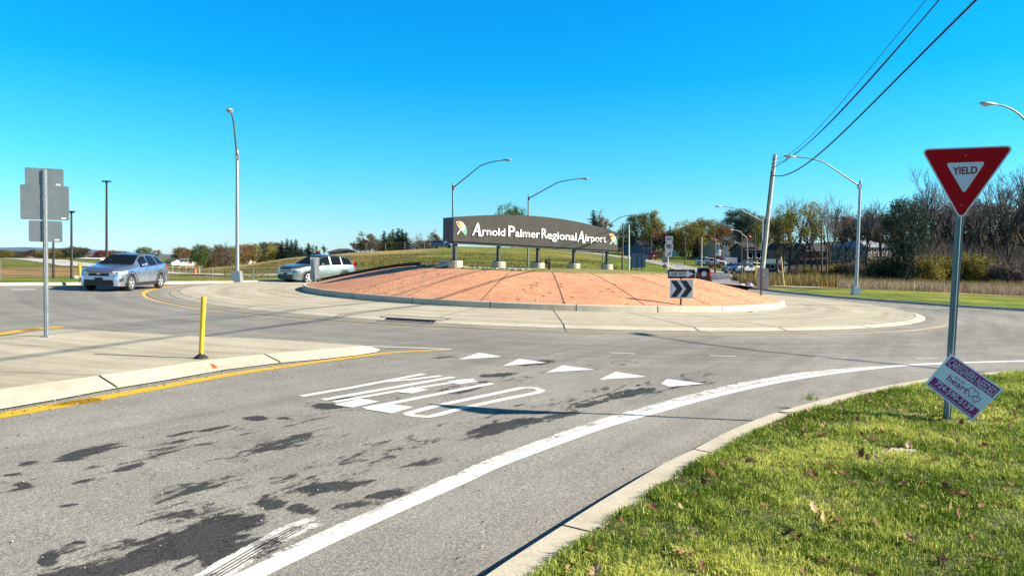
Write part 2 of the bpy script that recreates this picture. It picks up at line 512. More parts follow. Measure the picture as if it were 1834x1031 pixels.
def normals2(line):
    out = []
    for i in range(len(line)):
        d = line[min(i + 1, len(line) - 1)] - line[max(i - 1, 0)]
        n = Vector((-d.y, d.x, 0)); n.normalize(); out.append(n)     # left of the direction of travel
    return out
def strip(mb, line, a, b, h, mat, nx=1, zf=None):
    """a ribbon from offset a to b (to the left) along the line at height h over the road plane"""
    ns = normals2(line)
    rows = []
    for p, n in zip(line, ns):
        row = []
        for k in range(nx + 1):
            q = p + n * (a + (b - a) * k / nx)
            row.append(Vector((q.x, q.y, (zf(q.x, q.y) if zf else gz(q.x, q.y)) + h)))
        rows.append(row)
    mb.grid(rows, mat, flip=(b > a))
# ================================================================== the setting
# ---- base ground, asphalt, far terrain
mb = MB()
xs_ = [-900, -300, -120, -70, -50, -30, 0, 30, 50, 80, 150, 300, 900]
mb.grid([[W(x, y, -0.35) for x in xs_] for y in (-600, -200, -60, 0, 26)], MAT_TURF, flip=False)
o = struct(mb.build("ground"))
at = o.data.attributes.new('ground_colour', 'FLOAT_COLOR', 'POINT')
at.data.foreach_set('color', [0.13, 0.17, 0.045, 1.0] * len(o.data.vertices))

cols_ = sorted(set(list(range(-1500, 3601, 30)) + [int(c) for c in _cc]))
def curb_pt(c, off=0.0):
    d = curb_d(c) + off
    x = (c - CX) / FPX * d
    return Vector((x, d, 0))
mb = MB()
rows = []
for fr in (0.0, 0.35, 0.6, 0.8, 0.92, 1.0):
    row = []
    for c in cols_:
        q = curb_pt(c, 0.05)
        row.append(W(q.x, -40 + (q.y + 40) * fr))
    rows.append(row)
mb.grid(rows, MAT_ASPH)
struct(mb.build("asphalt_road"))

mb = MB(); gc = []
deps = [0.0]
d = 0.22
while d < 3600:
    deps.append(d); d *= 1.12 if d < 300 else 1.3
deps = np.array(deps)
tcols = list(range(-1500, 3601, 24))
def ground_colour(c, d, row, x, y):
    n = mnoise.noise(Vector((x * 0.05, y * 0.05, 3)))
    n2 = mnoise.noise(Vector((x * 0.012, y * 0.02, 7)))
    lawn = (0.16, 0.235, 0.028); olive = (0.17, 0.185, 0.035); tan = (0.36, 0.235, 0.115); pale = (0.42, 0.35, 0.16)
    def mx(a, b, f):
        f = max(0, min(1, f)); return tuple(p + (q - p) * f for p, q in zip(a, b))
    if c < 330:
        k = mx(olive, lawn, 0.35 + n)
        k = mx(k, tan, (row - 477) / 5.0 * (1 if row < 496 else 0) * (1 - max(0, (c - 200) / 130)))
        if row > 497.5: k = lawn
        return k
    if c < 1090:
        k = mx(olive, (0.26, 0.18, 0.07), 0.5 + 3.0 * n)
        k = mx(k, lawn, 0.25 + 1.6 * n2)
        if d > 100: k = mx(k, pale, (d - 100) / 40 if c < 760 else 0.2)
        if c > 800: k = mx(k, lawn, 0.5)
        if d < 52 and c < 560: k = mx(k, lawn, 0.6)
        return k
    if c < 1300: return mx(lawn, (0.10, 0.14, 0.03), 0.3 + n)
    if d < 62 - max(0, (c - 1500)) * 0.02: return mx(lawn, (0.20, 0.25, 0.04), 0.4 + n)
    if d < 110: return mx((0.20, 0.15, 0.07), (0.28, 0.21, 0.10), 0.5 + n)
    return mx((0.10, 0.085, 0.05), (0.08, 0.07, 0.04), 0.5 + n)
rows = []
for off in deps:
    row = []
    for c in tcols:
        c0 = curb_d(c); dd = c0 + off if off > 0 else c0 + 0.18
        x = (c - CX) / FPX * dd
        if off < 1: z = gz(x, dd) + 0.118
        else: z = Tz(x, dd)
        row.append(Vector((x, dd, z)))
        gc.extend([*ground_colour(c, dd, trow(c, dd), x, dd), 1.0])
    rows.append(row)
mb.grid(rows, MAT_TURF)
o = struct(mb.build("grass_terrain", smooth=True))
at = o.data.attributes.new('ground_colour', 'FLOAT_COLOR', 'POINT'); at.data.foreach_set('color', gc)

def kerb_block(mb, line, w, h, a=0.0, joint=3.0, mat=MAT_CONC2, bev=0.03):
    """kerb profile swept along the line; a = offset of its road face, w towards the left"""
    ns = normals2(line)
    prof = [(a, -0.02), (a + math.copysign(0.012, w), h - bev), (a + math.copysign(bev, w), h), (a + w, h), (a + w, -0.05)]
    rows = []
    for p, n in zip(line, ns):
        rows.append([W((p + n * q[0]).x, (p + n * q[0]).y, q[1]) for q in prof])
    mb.grid(rows, mat, flip=(w > 0))
    acc = 0
    for i in range(1, len(line)):
        acc += (line[i] - line[i - 1]).length
        if acc > joint:
            acc = 0; p, n = line[i], ns[i]; dr = (line[i] - line[i - 1]).normalized() * 0.009
            pr = [(a - math.copysign(0.003, w), 0.0), (a + math.copysign(0.008, w), h - bev + .002), (a + math.copysign(bev, w), h + .003), (a + w, h + .003)]
            mb.grid([[W((p + n * q[0] + s * dr).x, (p + n * q[0] + s * dr).y, q[1]) for q in pr] for s in (-1, 1)], MAT_JOINT, flip=(w > 0))
mb = MB()
kerb_block(mb, [curb_pt(c) for c in range(-1500, 1151, 12)], 0.2, 0.13)
kerb_block(mb, [curb_pt(c) for c in range(1296, 3601, 12)], 0.2, 0.13)
# short return of the kerb along the exit road
struct(mb.build("far_kerb"))

# ---- hills on the horizon, distance haze put into their blue colour
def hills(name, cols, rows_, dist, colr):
    mb = MB(); m = M(name + "_wooded_haze", colr, 0.95, var=0.25, scale=0.02)
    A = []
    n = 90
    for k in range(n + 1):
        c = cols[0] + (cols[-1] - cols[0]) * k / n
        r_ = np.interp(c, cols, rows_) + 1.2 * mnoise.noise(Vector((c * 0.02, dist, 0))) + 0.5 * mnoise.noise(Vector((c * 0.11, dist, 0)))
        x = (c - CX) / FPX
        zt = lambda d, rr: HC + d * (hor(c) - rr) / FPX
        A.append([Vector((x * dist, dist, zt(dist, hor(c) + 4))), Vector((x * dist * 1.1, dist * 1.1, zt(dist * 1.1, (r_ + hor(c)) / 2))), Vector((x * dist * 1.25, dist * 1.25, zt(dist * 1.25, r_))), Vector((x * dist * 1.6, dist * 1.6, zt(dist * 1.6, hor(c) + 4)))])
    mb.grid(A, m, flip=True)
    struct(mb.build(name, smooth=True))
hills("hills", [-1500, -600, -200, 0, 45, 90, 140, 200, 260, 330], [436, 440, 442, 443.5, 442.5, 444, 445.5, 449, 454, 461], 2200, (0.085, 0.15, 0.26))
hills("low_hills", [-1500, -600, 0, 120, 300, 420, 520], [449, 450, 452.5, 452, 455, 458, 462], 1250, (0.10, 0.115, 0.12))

# ---- the roundabout: apron, gutter, island
def ring(mb, r0, h0, r1, h1, mat, a0=0, a1=360, n=180, c=CEN):
    rows = []
    for k in range(n + 1):
        a = R(a0 + (a1 - a0) * k / n)
        rows.append([W(c[0] + r_ * math.cos(a), c[1] + r_ * math.sin(a), h) for r_, h in ((r0, h0), (r1, h1))])
    mb.grid(rows, mat, flip=True)
def spoke(mb, r0, r1, h0, h1, deg, mat, w=0.018, c=CEN):
    a = R(deg); d = Vector((math.cos(a), math.sin(a), 0)); n = Vector((-d.y, d.x, 0)) * w
    C = Vector((c[0], c[1], 0)); rows = []
    for r_, h in ((r0, h0), (r1, h1)):
        rows.append([W((C + d * r_ + n * s).x, (C + d * r_ + n * s).y, h) for s in (-1, 1)])
    mb.grid(rows, mat, flip=False)
RI, RA, RB, RG = 11.3, 16.25, 16.6, 17.4
mb = MB()
ring(mb, RI - 0.1, 0.12, 13.8, 0.11, MAT_CONC)
ring(mb, 13.8, 0.11, RA, 0.095, MAT_CONC)
ring(mb, RA, 0.095, RB, 0.022, MAT_CONC2)
ring(mb, RB, 0.022, RG, 0.014, MAT_GUT)
ring(mb, RG, 0.014, RG + 0.01, -0.02, MAT_GUT)
ring(mb, RB - 0.008, 0.0275, RB + 0.014, 0.026, MAT_JOINT)
ring(mb, RA - 0.02, 0.099, RA, 0.098, MAT_JOINT)
for k in range(30):
    dg = 12 * k + 5 + (k % 3)
    spoke(mb, RI, 13.8, 0.124, 0.114, dg, MAT_JOINT, 0.014)
    spoke(mb, 13.8, RA, 0.114, 0.099, dg, MAT_JOINT, 0.014)
    spoke(mb, RA, RB, 0.099, 0.026, dg, MAT_JOINT, 0.02)
    spoke(mb, RB, RG, 0.026, 0.018, dg, MAT_JOINT, 0.01)
struct(mb.build("truck_apron_road"))

mb = MB()
KH = 0.34
ring(mb, RI, 0.10, RI - 0.02, KH - 0.03, MAT_CONC2)
mb2 = mb
rows = []
for k in range(181):
    a = R(2 * k)
    rows.append([W(CEN[0] + r_ * math.cos(a), CEN[1] + r_ * math.sin(a), h) for r_, h in ((RI - 0.17, KH), (RI - 0.05, KH), (RI - 0.015, KH - 0.03), (RI, 0.09))])
mb = MB(); mb.grid(rows, MAT_CONC2, flip=True)
for k in range(24):
    a = R(15 * k + 4); d = Vector((math.cos(a), math.sin(a), 0)); n = Vector((-d.y, d.x, 0)) * 0.012; C = Vector((CEN[0], CEN[1], 0))
    pr = ((RI - 0.17, KH + .004), (RI - 0.048, KH + .004), (RI - 0.009, KH - 0.03), (RI + 0.006, 0.09))
    mb.grid([[W((C + d * r_ + n * s).x, (C + d * r_ + n * s).y, h) for r_, h in pr] for s in (-1, 1)], MAT_JOINT, flip=True)
struct(mb.build("island_kerb"))

# brick-stamped mound
prof = [(RI - 0.17, KH - 0.004), (10.6, 0.46), (9.5, 0.72), (8.2, 1.00), (7.0, 1.22), (6.3, 1.30), (6.1, 1.305)]
PLZ = 1.31
def mound_h(r_):
    ps = prof[::-1]
    return float(np.interp(r_, [p[0] for p in ps], [p[1] for p in ps]))
mb = MB(); rows = []
for k in range(181):
    a = R(2 * k)
    rows.append([W(CEN[0] + r_ * math.cos(a), CEN[1] + r_ * math.sin(a), h) for r_, h in prof])
mb.grid(rows, MAT_BRICK)
for dg in range(0, 360, 15):
    for (r0, h0), (r1, h1) in zip(prof[:-1], prof[1:]):
        spoke(mb, r0, r1, h0 + .006, h1 + .006, dg + 2, M('mound_joint', (0.10, 0.06, 0.045), .95, var=.3), 0.018)
o = mb.build("brick_mound", smooth=False); struct(o)
# planted top of the mound
m_pl, t_, b_ = new_mat("mound_top_grass")
n1 = noise(t_, 1.2, 6, 0.7); n2 = noise(t_, 9, 4, 0.7)
bs_ = ramp(t_, n1, [(0.35, (0.10, 0.085, 0.03)), (0.5, (0.20, 0.19, 0.035)), (0.65, (0.26, 0.22, 0.08))])
bs_ = mixc(t_, bs_, ramp(t_, n2, [(0.3, 0.5), (0.7, 1.3)]), 1.0, 'MULTIPLY')
t_.links.new(bs_, b_.inputs['Base Color']); b_.inputs['Roughness'].default_value = 0.95
mb = MB(); rows = []
for k in range(61):
    a = R(6 * k)
    rows.append([W(CEN[0] + r_ * math.cos(a), CEN[1] + r_ * math.sin(a), h) for r_, h in ((6.12, PLZ - 0.002), (5.9, PLZ + 0.05), (4, PLZ + 0.07), (0.02, PLZ + 0.08))])
mb.grid(rows, m_pl)
struct(mb.build("mound_top_ground"))
# low dark kerb that runs up the left flank of the mound
def on_mound(r_, dg, h=0.0):
    a = R(dg); return W(CEN[0] + r_ * math.cos(a), CEN[1] + r_ * math.sin(a), mound_h(r_) + h)
mb = MB(); m_dk = M("dark_shaded_edging", (0.028, 0.026, 0.03), 0.9, var=0.3, scale=3)  # shade on the wall's face is put into this dark colour
rows = []
for k in range(25):
    r_ = RI - 0.2 - (RI - 0.2 - 6.0) * k / 24
    hh = 0.17 if k > 0 else 0.12
    p0 = on_mound(r_, 175.5, -0.03); p1 = on_mound(r_, 175.5, hh)
    e = Vector((math.cos(R(175.5 - 90)), math.sin(R(175.5 - 90)), 0)) * 0.22
    rows.append([p0, p1, p1 + e, p0 + e])
mb.grid(rows, m_dk, flip=True)
mb.add(rows[0], [(0, 1, 2, 3)], m_dk); mb.add(rows[-1], [(3, 2, 1, 0)], m_dk)
o = mb.build("edging_wall", loc=rows[12][0])
tag(o, "low dark edging wall climbing the left flank of the brick mound", "wall")

# ---- paint
PAINT_W = masked_mat("worn_white_paint", (0.55, 0.55, 0.52), (0.74, 0.74, 0.70), 5, 0.60, 0.72, 0.6, 45, 0.75)
PAINT_W2 = masked_mat("faded_white_paint", (0.42, 0.42, 0.40), (0.62, 0.61, 0.58), 4, 0.84, 0.98, 0.7, 30, 0.85)
PAINT_Y = masked_mat("yellow_paint", (0.50, 0.29, 0.008), (0.70, 0.43, 0.012), 5, 0.52, 0.62, 0.6, 45, 0.75)
PAINT_Y2 = masked_mat("worn_yellow_paint", (0.55, 0.36, 0.08), (0.66, 0.46, 0.14), 3, 0.78, 0.95, 0.7, 30, 0.8)
def paint_line(mb, pts, width, mat, h=0.004, tone=0.5, edge=0.12, step=0.15, sm=True, w2=None):
    line = smooth_line([Vector((p.x, p.y, 0)) for p in pts], step) if sm else [Vector((p.x, p.y, 0)) for p in pts]
    ns = normals2(line); rows = []; o = len(mb.v)
    k = mb.mi(mat)
    fr = [0, edge, 0.5, 1 - edge, 1]; tn = [tone * 0.25, tone, tone, tone, tone * 0.25]
    for i, (p, n) in enumerate(zip(line, ns)):
        wd = width if w2 is None else width + (w2 - width) * i / (len(line) - 1)
        for f_, t_ in zip(fr, tn):
            q = p + n * (0.5 - f_) * wd
            mb.v.append(tuple(W(q.x, q.y, h))); mb.tone.append(t_)
    for i in range(len(line) - 1):
        for j in range(4):
            a = o + i * 5 + j
            mb.f.append([a, a + 5, a + 6, a + 1]); mb.m.append(k)
def paint_poly(mb, pxs, mat, h=0.004, tone=0.5):
    mb.cur = tone
    mb.poly([G(p[0], p[1], h) for p in pxs][::-1], mat); mb.cur = 0.5
# right edge line: main coat, a worn second coat beside it, and a tyre-marked stub
def paint_band(mb, pts, fa, fb, mat, h=0.004, tone=0.5, step=0.12, n=5):
    line = smooth_line([Vector((p.x, p.y, 0)) for p in pts], step); ns = normals2(line); o = len(mb.v); k = mb.mi(mat); L_ = len(line)
    for i, (p, nn) in enumerate(zip(line, ns)):
        s_ = i / (L_ - 1); a_, b_ = fa(s_), fb(s_)
        for j in range(n + 1):
            q = p + nn * (a_ + (b_ - a_) * j / n); mb.v.append(tuple(W(q.x, q.y, h))); mb.tone.append(tone * (0.55 if j in (0, n) else 1.0) * (1.0 if 0.01 < s_ < 0.99 else 0.3))
    for i in range(L_ - 1):
        for j in range(n):
            c_ = o + i * (n + 1) + j; mb.f.append([c_, c_ + 1, c_ + n + 2, c_ + n + 1]); mb.m.append(k)
edge_px = [(300, 1121), (477, 1031), (588, 977), (715, 918), (830, 867), (900, 834.7), (1008, 794), (1096, 763), (1194, 735), (1293, 708.5), (1404, 684), (1500, 669), (1600, 657.5), (1700, 651.5), (1834, 647.5), (2000, 644), (2400, 641)]
mb = MB()
paint_band(mb, [G(*p) for p in edge_px], lambda s_: 0.0, lambda s_: 0.165, PAINT_W, tone=0.60)
paint_band(mb, [G(*p) for p in edge_px[1:13]], lambda s_: 0.135, lambda s_: 0.20 + 0.20 * min(1, max(0, (s_ - .12) * 1.8)) * (1 if s_ < .85 else (1 - s_) / .15), PAINT_W2, h=0.008, tone=0.43)
struct(mb.build("edge_line_marking", mask=True), label="white edge line with a worn second coat beside it")
mb = MB()
stub = [G(*p) for p in ((340, 1052), (366, 1038), (420, 1006), (480, 971), (530, 945), (579, 931))]
paint_band(mb, stub, lambda s_: -0.13, lambda s_: 0.0, PAINT_W2, h=0.010, tone=0.36)
paint_band(mb, stub, lambda s_: -0.01, lambda s_: 0.09, PAINT_W2, h=0.011, tone=0.46)
struct(mb.build("faded_stripe_marking", mask=True))
mb = MB()
for k in range(4):
    paint_band(mb, stub[:-1], lambda s_, k=k: -0.075 + 0.028 * k, lambda s_, k=k: -0.066 + 0.028 * k, M("tyre_black_mark", (0.02, 0.02, 0.02), 0.9, var=0.2), h=0.0135, n=1)
struct(mb.build("tyre_marks"))
# yellow lines
mb = MB()
paint_line(mb, [G(0, 744) + (G(0, 744) - G(106, 726)).normalized() * 14] + [G(*p) for p in ((0, 744), (106, 726), (210, 707), (294, 692), (403, 672), (500, 657.5), (580, 646.5), (644, 638), (700, 631.5), (760, 628), (808, 625.5))], 0.56, PAINT_Y, tone=0.82, w2=0.13)
paint_line(mb, [G(0, 598) + (G(0, 598) - G(40, 592)).normalized() * 14] + [G(*p) for p in ((0, 598), (40, 592), (80, 587.5), (110, 585))], 0.27, PAINT_Y, tone=0.6)
a0 = None
C3 = Vector((CEN[0], CEN[1], 0))
def arc(r_, a0, a1, n=60): return [C3 + Vector((r_ * math.cos(R(a0 + (a1 - a0) * k / n)), r_ * math.sin(R(a0 + (a1 - a0) * k / n)), 0)) for k in range(n + 1)]
paint_line(mb, arc(RG + 0.14, 180, 205, 40), 0.20, PAINT_Y, tone=0.60, sm=False)
paint_line(mb, arc(RG + 0.12, 205, 235, 50), 0.12, PAINT_Y2, tone=0.56, sm=False)
paint_line(mb, arc(RG + 0.10, 235, 340, 160), 0.08, PAINT_Y2, tone=0.40, sm=False)
struct(mb.build("yellow_line_marking", mask=True))
# thin white line off the island's nose, dashed entry line
mb = MB()
paint_line(mb, [G(*p) for p in ((660, 620.5), (735, 623), (808, 626))], 0.09, PAINT_W, tone=0.62, h=0.009)
for a, b in (((1093, 631.5), (1137, 633)), ((1271, 636.5), (1319, 638)), ((1460, 639.5), (1517, 641)), ((1640, 641.5), (1680, 642))):
    paint_line(mb, [G(*a), G(*b)], 0.10, PAINT_W2, tone=0.55)
for a, b in (((-60, 521), (-5, 520.5)), ((20, 518.5), (65, 518)), ((90, 517), (140, 516.5))):
    paint_line(mb, [G(*a), G(*b)], 0.35, PAINT_W, tone=0.5)
struct(mb.build("dashed_entry_marking", mask=True))
# yield triangles
for i, t3 in enumerate((((822, 643.3), (899, 638.2), (858, 631)), ((900, 654.8), (979, 648.8), (930, 642)), ((978, 666.5), (1065, 661), (1008, 653.8)), ((1073, 679.3), (1159, 674), (1102, 665.3)))):
    mb = MB(); paint_poly(mb, t3, PAINT_W, tone=0.72)
    struct(mb.build("yield_triangle_marking", mask=True))
mb = MB(); paint_poly(mb, ((1184, 686.5), (1199, 692), (1262, 686.5), (1194, 678)), PAINT_W, tone=0.70)
struct(mb.build("yield_triangle_marking", mask=True))
# the word YIELD, letter by letter
def s3(x, y): return (500 + x / 2.2925, 600 + y / 2.2925)
def word_stroke(mb, pts, w, tone=0.66, h=0.005, mat=None):
    paint_line(mb, [G(*s3(*p)) for p in pts], w, mat or PAINT_W, tone=tone, h=h, sm=False, edge=0.08)
mb = MB()
word_stroke(mb, [(90, 251), (300, 215), (480, 181), (595, 159)], 0.115)
word_stroke(mb, [(430, 192), (540, 183), (665, 168)], 0.11, h=0.007)
struct(mb.build("letter_marking", mask=True), label="letter Y painted on the approach lane")
mb = MB(); word_stroke(mb, [(180, 266), (715, 172)], 0.12)
struct(mb.build("letter_marking", mask=True), label="letter I painted on the approach lane")
mb = MB()
word_stroke(mb, [(225, 275), (470, 232), (800, 181)], 0.10, tone=0.5)
paint_poly(mb, [s3(225, 284), s3(300, 296), s3(410, 271), s3(335, 259)], PAINT_W, h=0.0075, tone=0.58)
paint_poly(mb, [s3(480, 232), s3(545, 238), s3(612, 222), s3(545, 212)], PAINT_W, h=0.0075, tone=0.58)
paint_poly(mb, [s3(690, 190), s3(735, 201), s3(822, 189), s3(760, 179)], PAINT_W, h=0.0075, tone=0.50)
struct(mb.build("letter_marking", mask=True), label="worn letter E painted on the approach lane")
mb = MB()
word_stroke(mb, [(350, 300), (470, 278), (875, 198)], 0.12)
paint_poly(mb, [s3(350, 302), s3(462, 320), s3(552, 294), s3(440, 280)], PAINT_W, h=0.0075, tone=0.7)
struct(mb.build("letter_marking", mask=True), label="letter L painted on the approach lane")
mb = MB()
word_stroke(mb, [(520, 324), (640, 292), (800, 258), (1000, 216), (1050, 217), (1076, 227), (1060, 236), (900, 268), (740, 303), (650, 328), (610, 335), (560, 332), (520, 324)], 0.12)
struct(mb.build("letter_marking", mask=True), label="letter D painted on the approach lane")

# ---- dark stains where the top coat has worn away
STAIN = masked_mat("bare_dark_asphalt", (0.005, 0.005, 0.008), (0.080, 0.078, 0.073), 7.0, 0.88, 1.09, 0.8, 60, 1.15, stripes=True)
blobs = [(300, 985, 150, 50, -17, 1.0), (415, 942, 130, 34, -8, .95), (150, 1024, 200, 24, -12, .9), (395, 1000, 90, 30, -14, .9), (640, 905, 120, 16, -10, .5), (1230, 690, 110, 10, -6, .2), (370, 968, 165, 62, -20, 1.0), (460, 985, 100, 55, -14, .8), (215, 1016, 190, 34, -16, .9), (490, 904, 62, 18, -6, .9), (545, 914, 70, 20, 6, .8), (600, 872, 130, 24, -9, .95), (700, 884, 95, 16, -12, .8),
 (893, 768, 150, 22, -14, .9), (990, 748, 140, 14, -12, .6), (1135, 704, 120, 15, -6, .6), (1060, 722, 140, 10, -12, .6), (893, 672, 80, 8, -4, .6), (955, 650, 80, 8, -4, .75), (760, 830, 90, 14, -14, .5), (820, 700, 120, 10, -8, .4),
 (155, 812, 130, 18, -13, .95), (52, 830, 52, 9, -6, .9), (42, 868, 36, 9, -4, .8), (232, 838, 66, 12, -14, .65), (165, 860, 80, 8, -10, .5), (460, 749, 50, 9, 0, .85), (512, 750, 36, 6, 2, .8), (388, 767, 70, 8, -12, .7), (585, 728, 90, 12, 3, .7), (620, 715, 90, 12, -2, .4),
 (88, 1004, 48, 22, -14, .9), (143, 970, 32, 8, 0, .7), (22, 849, 50, 5, -8, .7), (320, 778, 60, 5, -12, .6), (120, 905, 60, 6, -8, .35), (340, 880, 200, 30, -14, .25), (500, 800, 240, 30, -12, .22), (800, 640, 60, 4, -2, .4), (330, 1015, 60, 18, -20, .7)]
mb = MB(); k = mb.mi(STAIN)
for i, (bx_, by_, lw, lh, an, st) in enumerate(blobs):
    h = 0.0018 + 0.00004 * i
    ca, sa = math.cos(R(an)), math.sin(R(an)); nr, na = 7, 22
    o = len(mb.v)
    for a in range(nr + 1):
        for q in range(na):
            rr = a / nr; th = 2 * math.pi * q / na
            ex, ey = rr * lw / 2 * 1.25 * math.cos(th), rr * lh / 2 * 1.35 * math.sin(th)
            mb.v.append(tuple(G(bx_ + ex * ca - ey * sa, by_ + ex * sa + ey * ca, h))); mb.tone.append((0.20 + 0.27 * st) * (1 - rr ** 1.6) - 0.17 * math.sin(th) * rr * (1 - rr * .5))
    for a in range(nr):
        for q in range(na):
            mb.f.append([o + a * na + q, o + (a + 1) * na + q, o + (a + 1) * na + (q + 1) % na, o + a * na + (q + 1) % na]); mb.m.append(k)
epx = [G(*p) for p in edge_px[:11]]
for o1, o2, tn_, hh in ((0.85, 1.5, .12, .0036), (2.6, 3.1, .10, .0038)):
    paint_band(mb, epx, lambda s_, a=o1: a, lambda s_, a=o2: a, STAIN, h=hh, tone=tn_, step=.25, n=6)
struct(mb.build("asphalt_wear_patches", mask=True))

# ---- the splitter island on the left
oi = [(-300, 782), (0, 730), (106, 712), (210, 692.5), (294, 679), (403, 660), (500, 648), (570, 641.5), (640, 634), (674, 628.5), (680, 625), (668, 621.5), (640, 619.5), (498, 609.5), (368, 604.3), (259, 599.3), (150, 592), (104, 589.5), (88, 590.5), (62, 594.5), (0, 603.5), (-300, 648)]
ii = [(-300, 738), (0, 696), (90, 684), (178, 672), (250, 662), (345, 648), (438, 637), (520, 629.5), (595, 623.5), (645, 619.8), (652, 618.6), (645, 617.4), (622, 616.2), (496, 607.3), (366, 602.2), (259, 597.2), (151, 590.2), (106, 587.8), (93, 588.8), (68, 592.4), (0, 601), (-300, 645)]
mb = MB()
O_ = [G(p[0], p[1], 0.012) for p in oi]; I_ = [G(p[0], p[1], 0.10) for p in ii]
mb.grid([O_, I_], MAT_CONC2)
def ext_w(P_, h):      # carry the island on to the left, beyond the picture
    a_ = P_[0] + (P_[0] - P_[1]).normalized() * 14; b_ = P_[-1] + (P_[-1] - P_[-2]).normalized() * 14
    return [W(a_.x, a_.y, h)] + P_ + [W(b_.x, b_.y, h)]
mb = MB(); O_ = ext_w(O_, 0.012); I_ = ext_w(I_, 0.10); mb.grid([O_, I_], MAT_CONC2)
Od = [p - Vector((0, 0, 0.03)) for p in O_]; mb.grid([Od, O_], MAT_CONC2)
mb.poly([p for p in I_], MAT_CONC)
def jline(mb, a, b, ha, hb, w=0.012):
    A, B = G(a[0], a[1], ha), G(b[0], b[1], hb); d = (B - A); n = Vector((-d.y, d.x, 0)).normalized() * w
    mb.add([A + n, A - n, B - n, B + n], [(0, 1, 2, 3)], MAT_JOINT)
for a, b in (((178, 672), (210, 692.5)), ((474, 633.4), (503, 647.7))): jline(mb, a, b, .104, .016)
for a, b in (((178, 672), (0, 664.5)), ((474, 633.4), (190, 623)), ((190, 623), (0, 616))): jline(mb, a, b, .1035, .1035, 0.006)
struct(mb.build("splitter_island_pavement"))
mb = MB()
paint_line(mb, [G(p[0], p[1]) for p in [(q[0], q[1] + 2.2 - 0.0 * q[0]) for q in oi[:10]]], 0.16, M("wet_grit_seam", (0.055, 0.05, 0.047), 0.9, var=0.4, scale=20), h=0.0035, w2=0.05)
struct(mb.build("grit_seam_ground"))
mb = MB()
mo = M("orange_mark_paint", (0.75, 0.16, 0.01), 0.6, var=0.1)
for pz in (((374, 651), (381, 651), (392, 657.5), (385, 657)), ((381, 655), (386, 655), (388, 658), (383, 658))):
    mb.poly([G(p[0], p[1], 0.105 - 0.088 * (p[1] - 642.5) / 20.5) for p in pz][::-1], mo)
struct(mb.build("orange_paint_marking"))

# ---- near right verge: kerb + turf
kpx = [(760, 1100), (830, 1050), (898, 1003), (1001, 938), (1071, 894), (1184, 828), (1237, 803), (1300, 771), (1372, 742), (1452, 719), (1512, 704), (1550, 696), (1610, 685), (1680, 674.5), (1758, 667), (1834, 662.5), (1950, 658), (2200, 655)]
kl = smooth_line([Vector((p.x, p.y, 0)) for p in [G(q[0], q[1], 0.12) for q in kpx]], 0.25)
d0 = (kl[0] - kl[3]).normalized(); kl = [kl[0] + d0 * s for s in (14, 8, 4, 2, 1)] + kl
d1 = (kl[-1] - kl[-4]).normalized(); kl = kl + [kl[-1] + d1 * s for s in (2, 6, 14, 30, 45)]
mb = MB(); kerb_block(mb, kl, -0.27, 0.12, joint=2.4)
struct(mb.build("near_kerb"))
inner = [p - n * 0.265 for p, n in zip(kl, normals2(kl))]
m_soil, t_, b_ = new_mat("verge_soil")
n1 = noise(t_, 3, 6, 0.7); n2 = noise(t_, 40, 3, 0.7)
bs_ = ramp(t_, n1, [(0.35, (0.06, 0.075, 0.018)), (0.55, (0.11, 0.12, 0.03)), (0.7, (0.20, 0.16, 0.08))])
bs_ = mixc(t_, bs_, ramp(t_, n2, [(0.3, 0.5), (0.7, 1.4)]), 1.0, 'MULTIPLY')
t_.links.new(bs_, b_.inputs['Base Color']); b_.inputs['Roughness'].default_value = 0.95; bump(t_, b_, n2, 0.8, 0.02)
mb = MB()
vr = []
for p in inner:
    row = []
    for k in range(6):
        f_ = k / 5
        q = Vector((p.x + (62 - p.x) * f_ ** 2, p.y + (-30 - p.y) * f_ ** 2, 0)) if k else p
        row.append(W(q.x, q.y, 0.117 + (0.02 if k else 0)))
    vr.append(row)
mb.grid(vr, m_soil)
struct(mb.build("verge_ground"))

# ---- exit road up the hill behind the roundabout, and other far paved strips
def drape(mb, pts, w, mat, h=0.05, w2=None, step=3.0):
    line = smooth_line([Vector((p.x, p.y, 0)) for p in pts], step); ns = normals2(line); rows = []
    for i, (p, n) in enumerate(zip(line, ns)):
        wd = w if w2 is None else w + (w2 - w) * i / (len(line) - 1)
        rows.append([Vector(((p + n * wd * s).x, (p + n * wd * s).y, Tz((p + n * wd * s).x, (p + n * wd * s).y) + h)) for s in (-.5, -.17, .17, .5)])
    mb.grid(rows, mat, flip=True)
    return line
m_rd = M("pale_old_asphalt", (0.33, 0.32, 0.30), 0.9, var=0.12, scale=0.5)
mb = MB()
rd = [TP(1245, 50), TP(1262, 60), TP(1278, 74), TP(1284, 88), TP(1272, 102), TP(1243, 118), TP(1205, 134), TP(1160, 150), TP(1110, 166), TP(1060, 184), TP(1000, 205)]
ln = drape(mb, rd, 7.6, m_rd, 0.06)
struct(mb.build("exit_road"))
mb = MB()
m_wl = M("road_line_white", (0.75, 0.75, 0.73), 0.7, var=0.1)
ns = normals2(ln)
drape(mb, [p + n * -2.9 for p, n in zip(ln[:24], ns)][::3], 0.3, m_wl, 0.09)
m_yl = M("road_line_yellow", (0.6, 0.42, 0.05), 0.7, var=0.1)
drape(mb, [p + n * 0.1 for p, n in zip(ln[22:], ns[22:])][::3], 0.25, m_yl, 0.09)
struct(mb.build("exit_road_marking"))
mb = MB()
drape(mb, [TP(1262, 112), TP(1320, 118), TP(1400, 122)], 5, m_rd, 0.05)
struct(mb.build("side_road"))
m_pc = M("pale_concrete_far", (0.52, 0.50, 0.45), 0.9, var=0.08, scale=0.3)
mb = MB()
drape(mb, [TP(1385, 66), TP(1430, 65), TP(1466, 64)], 2.4, m_pc, 0.05)
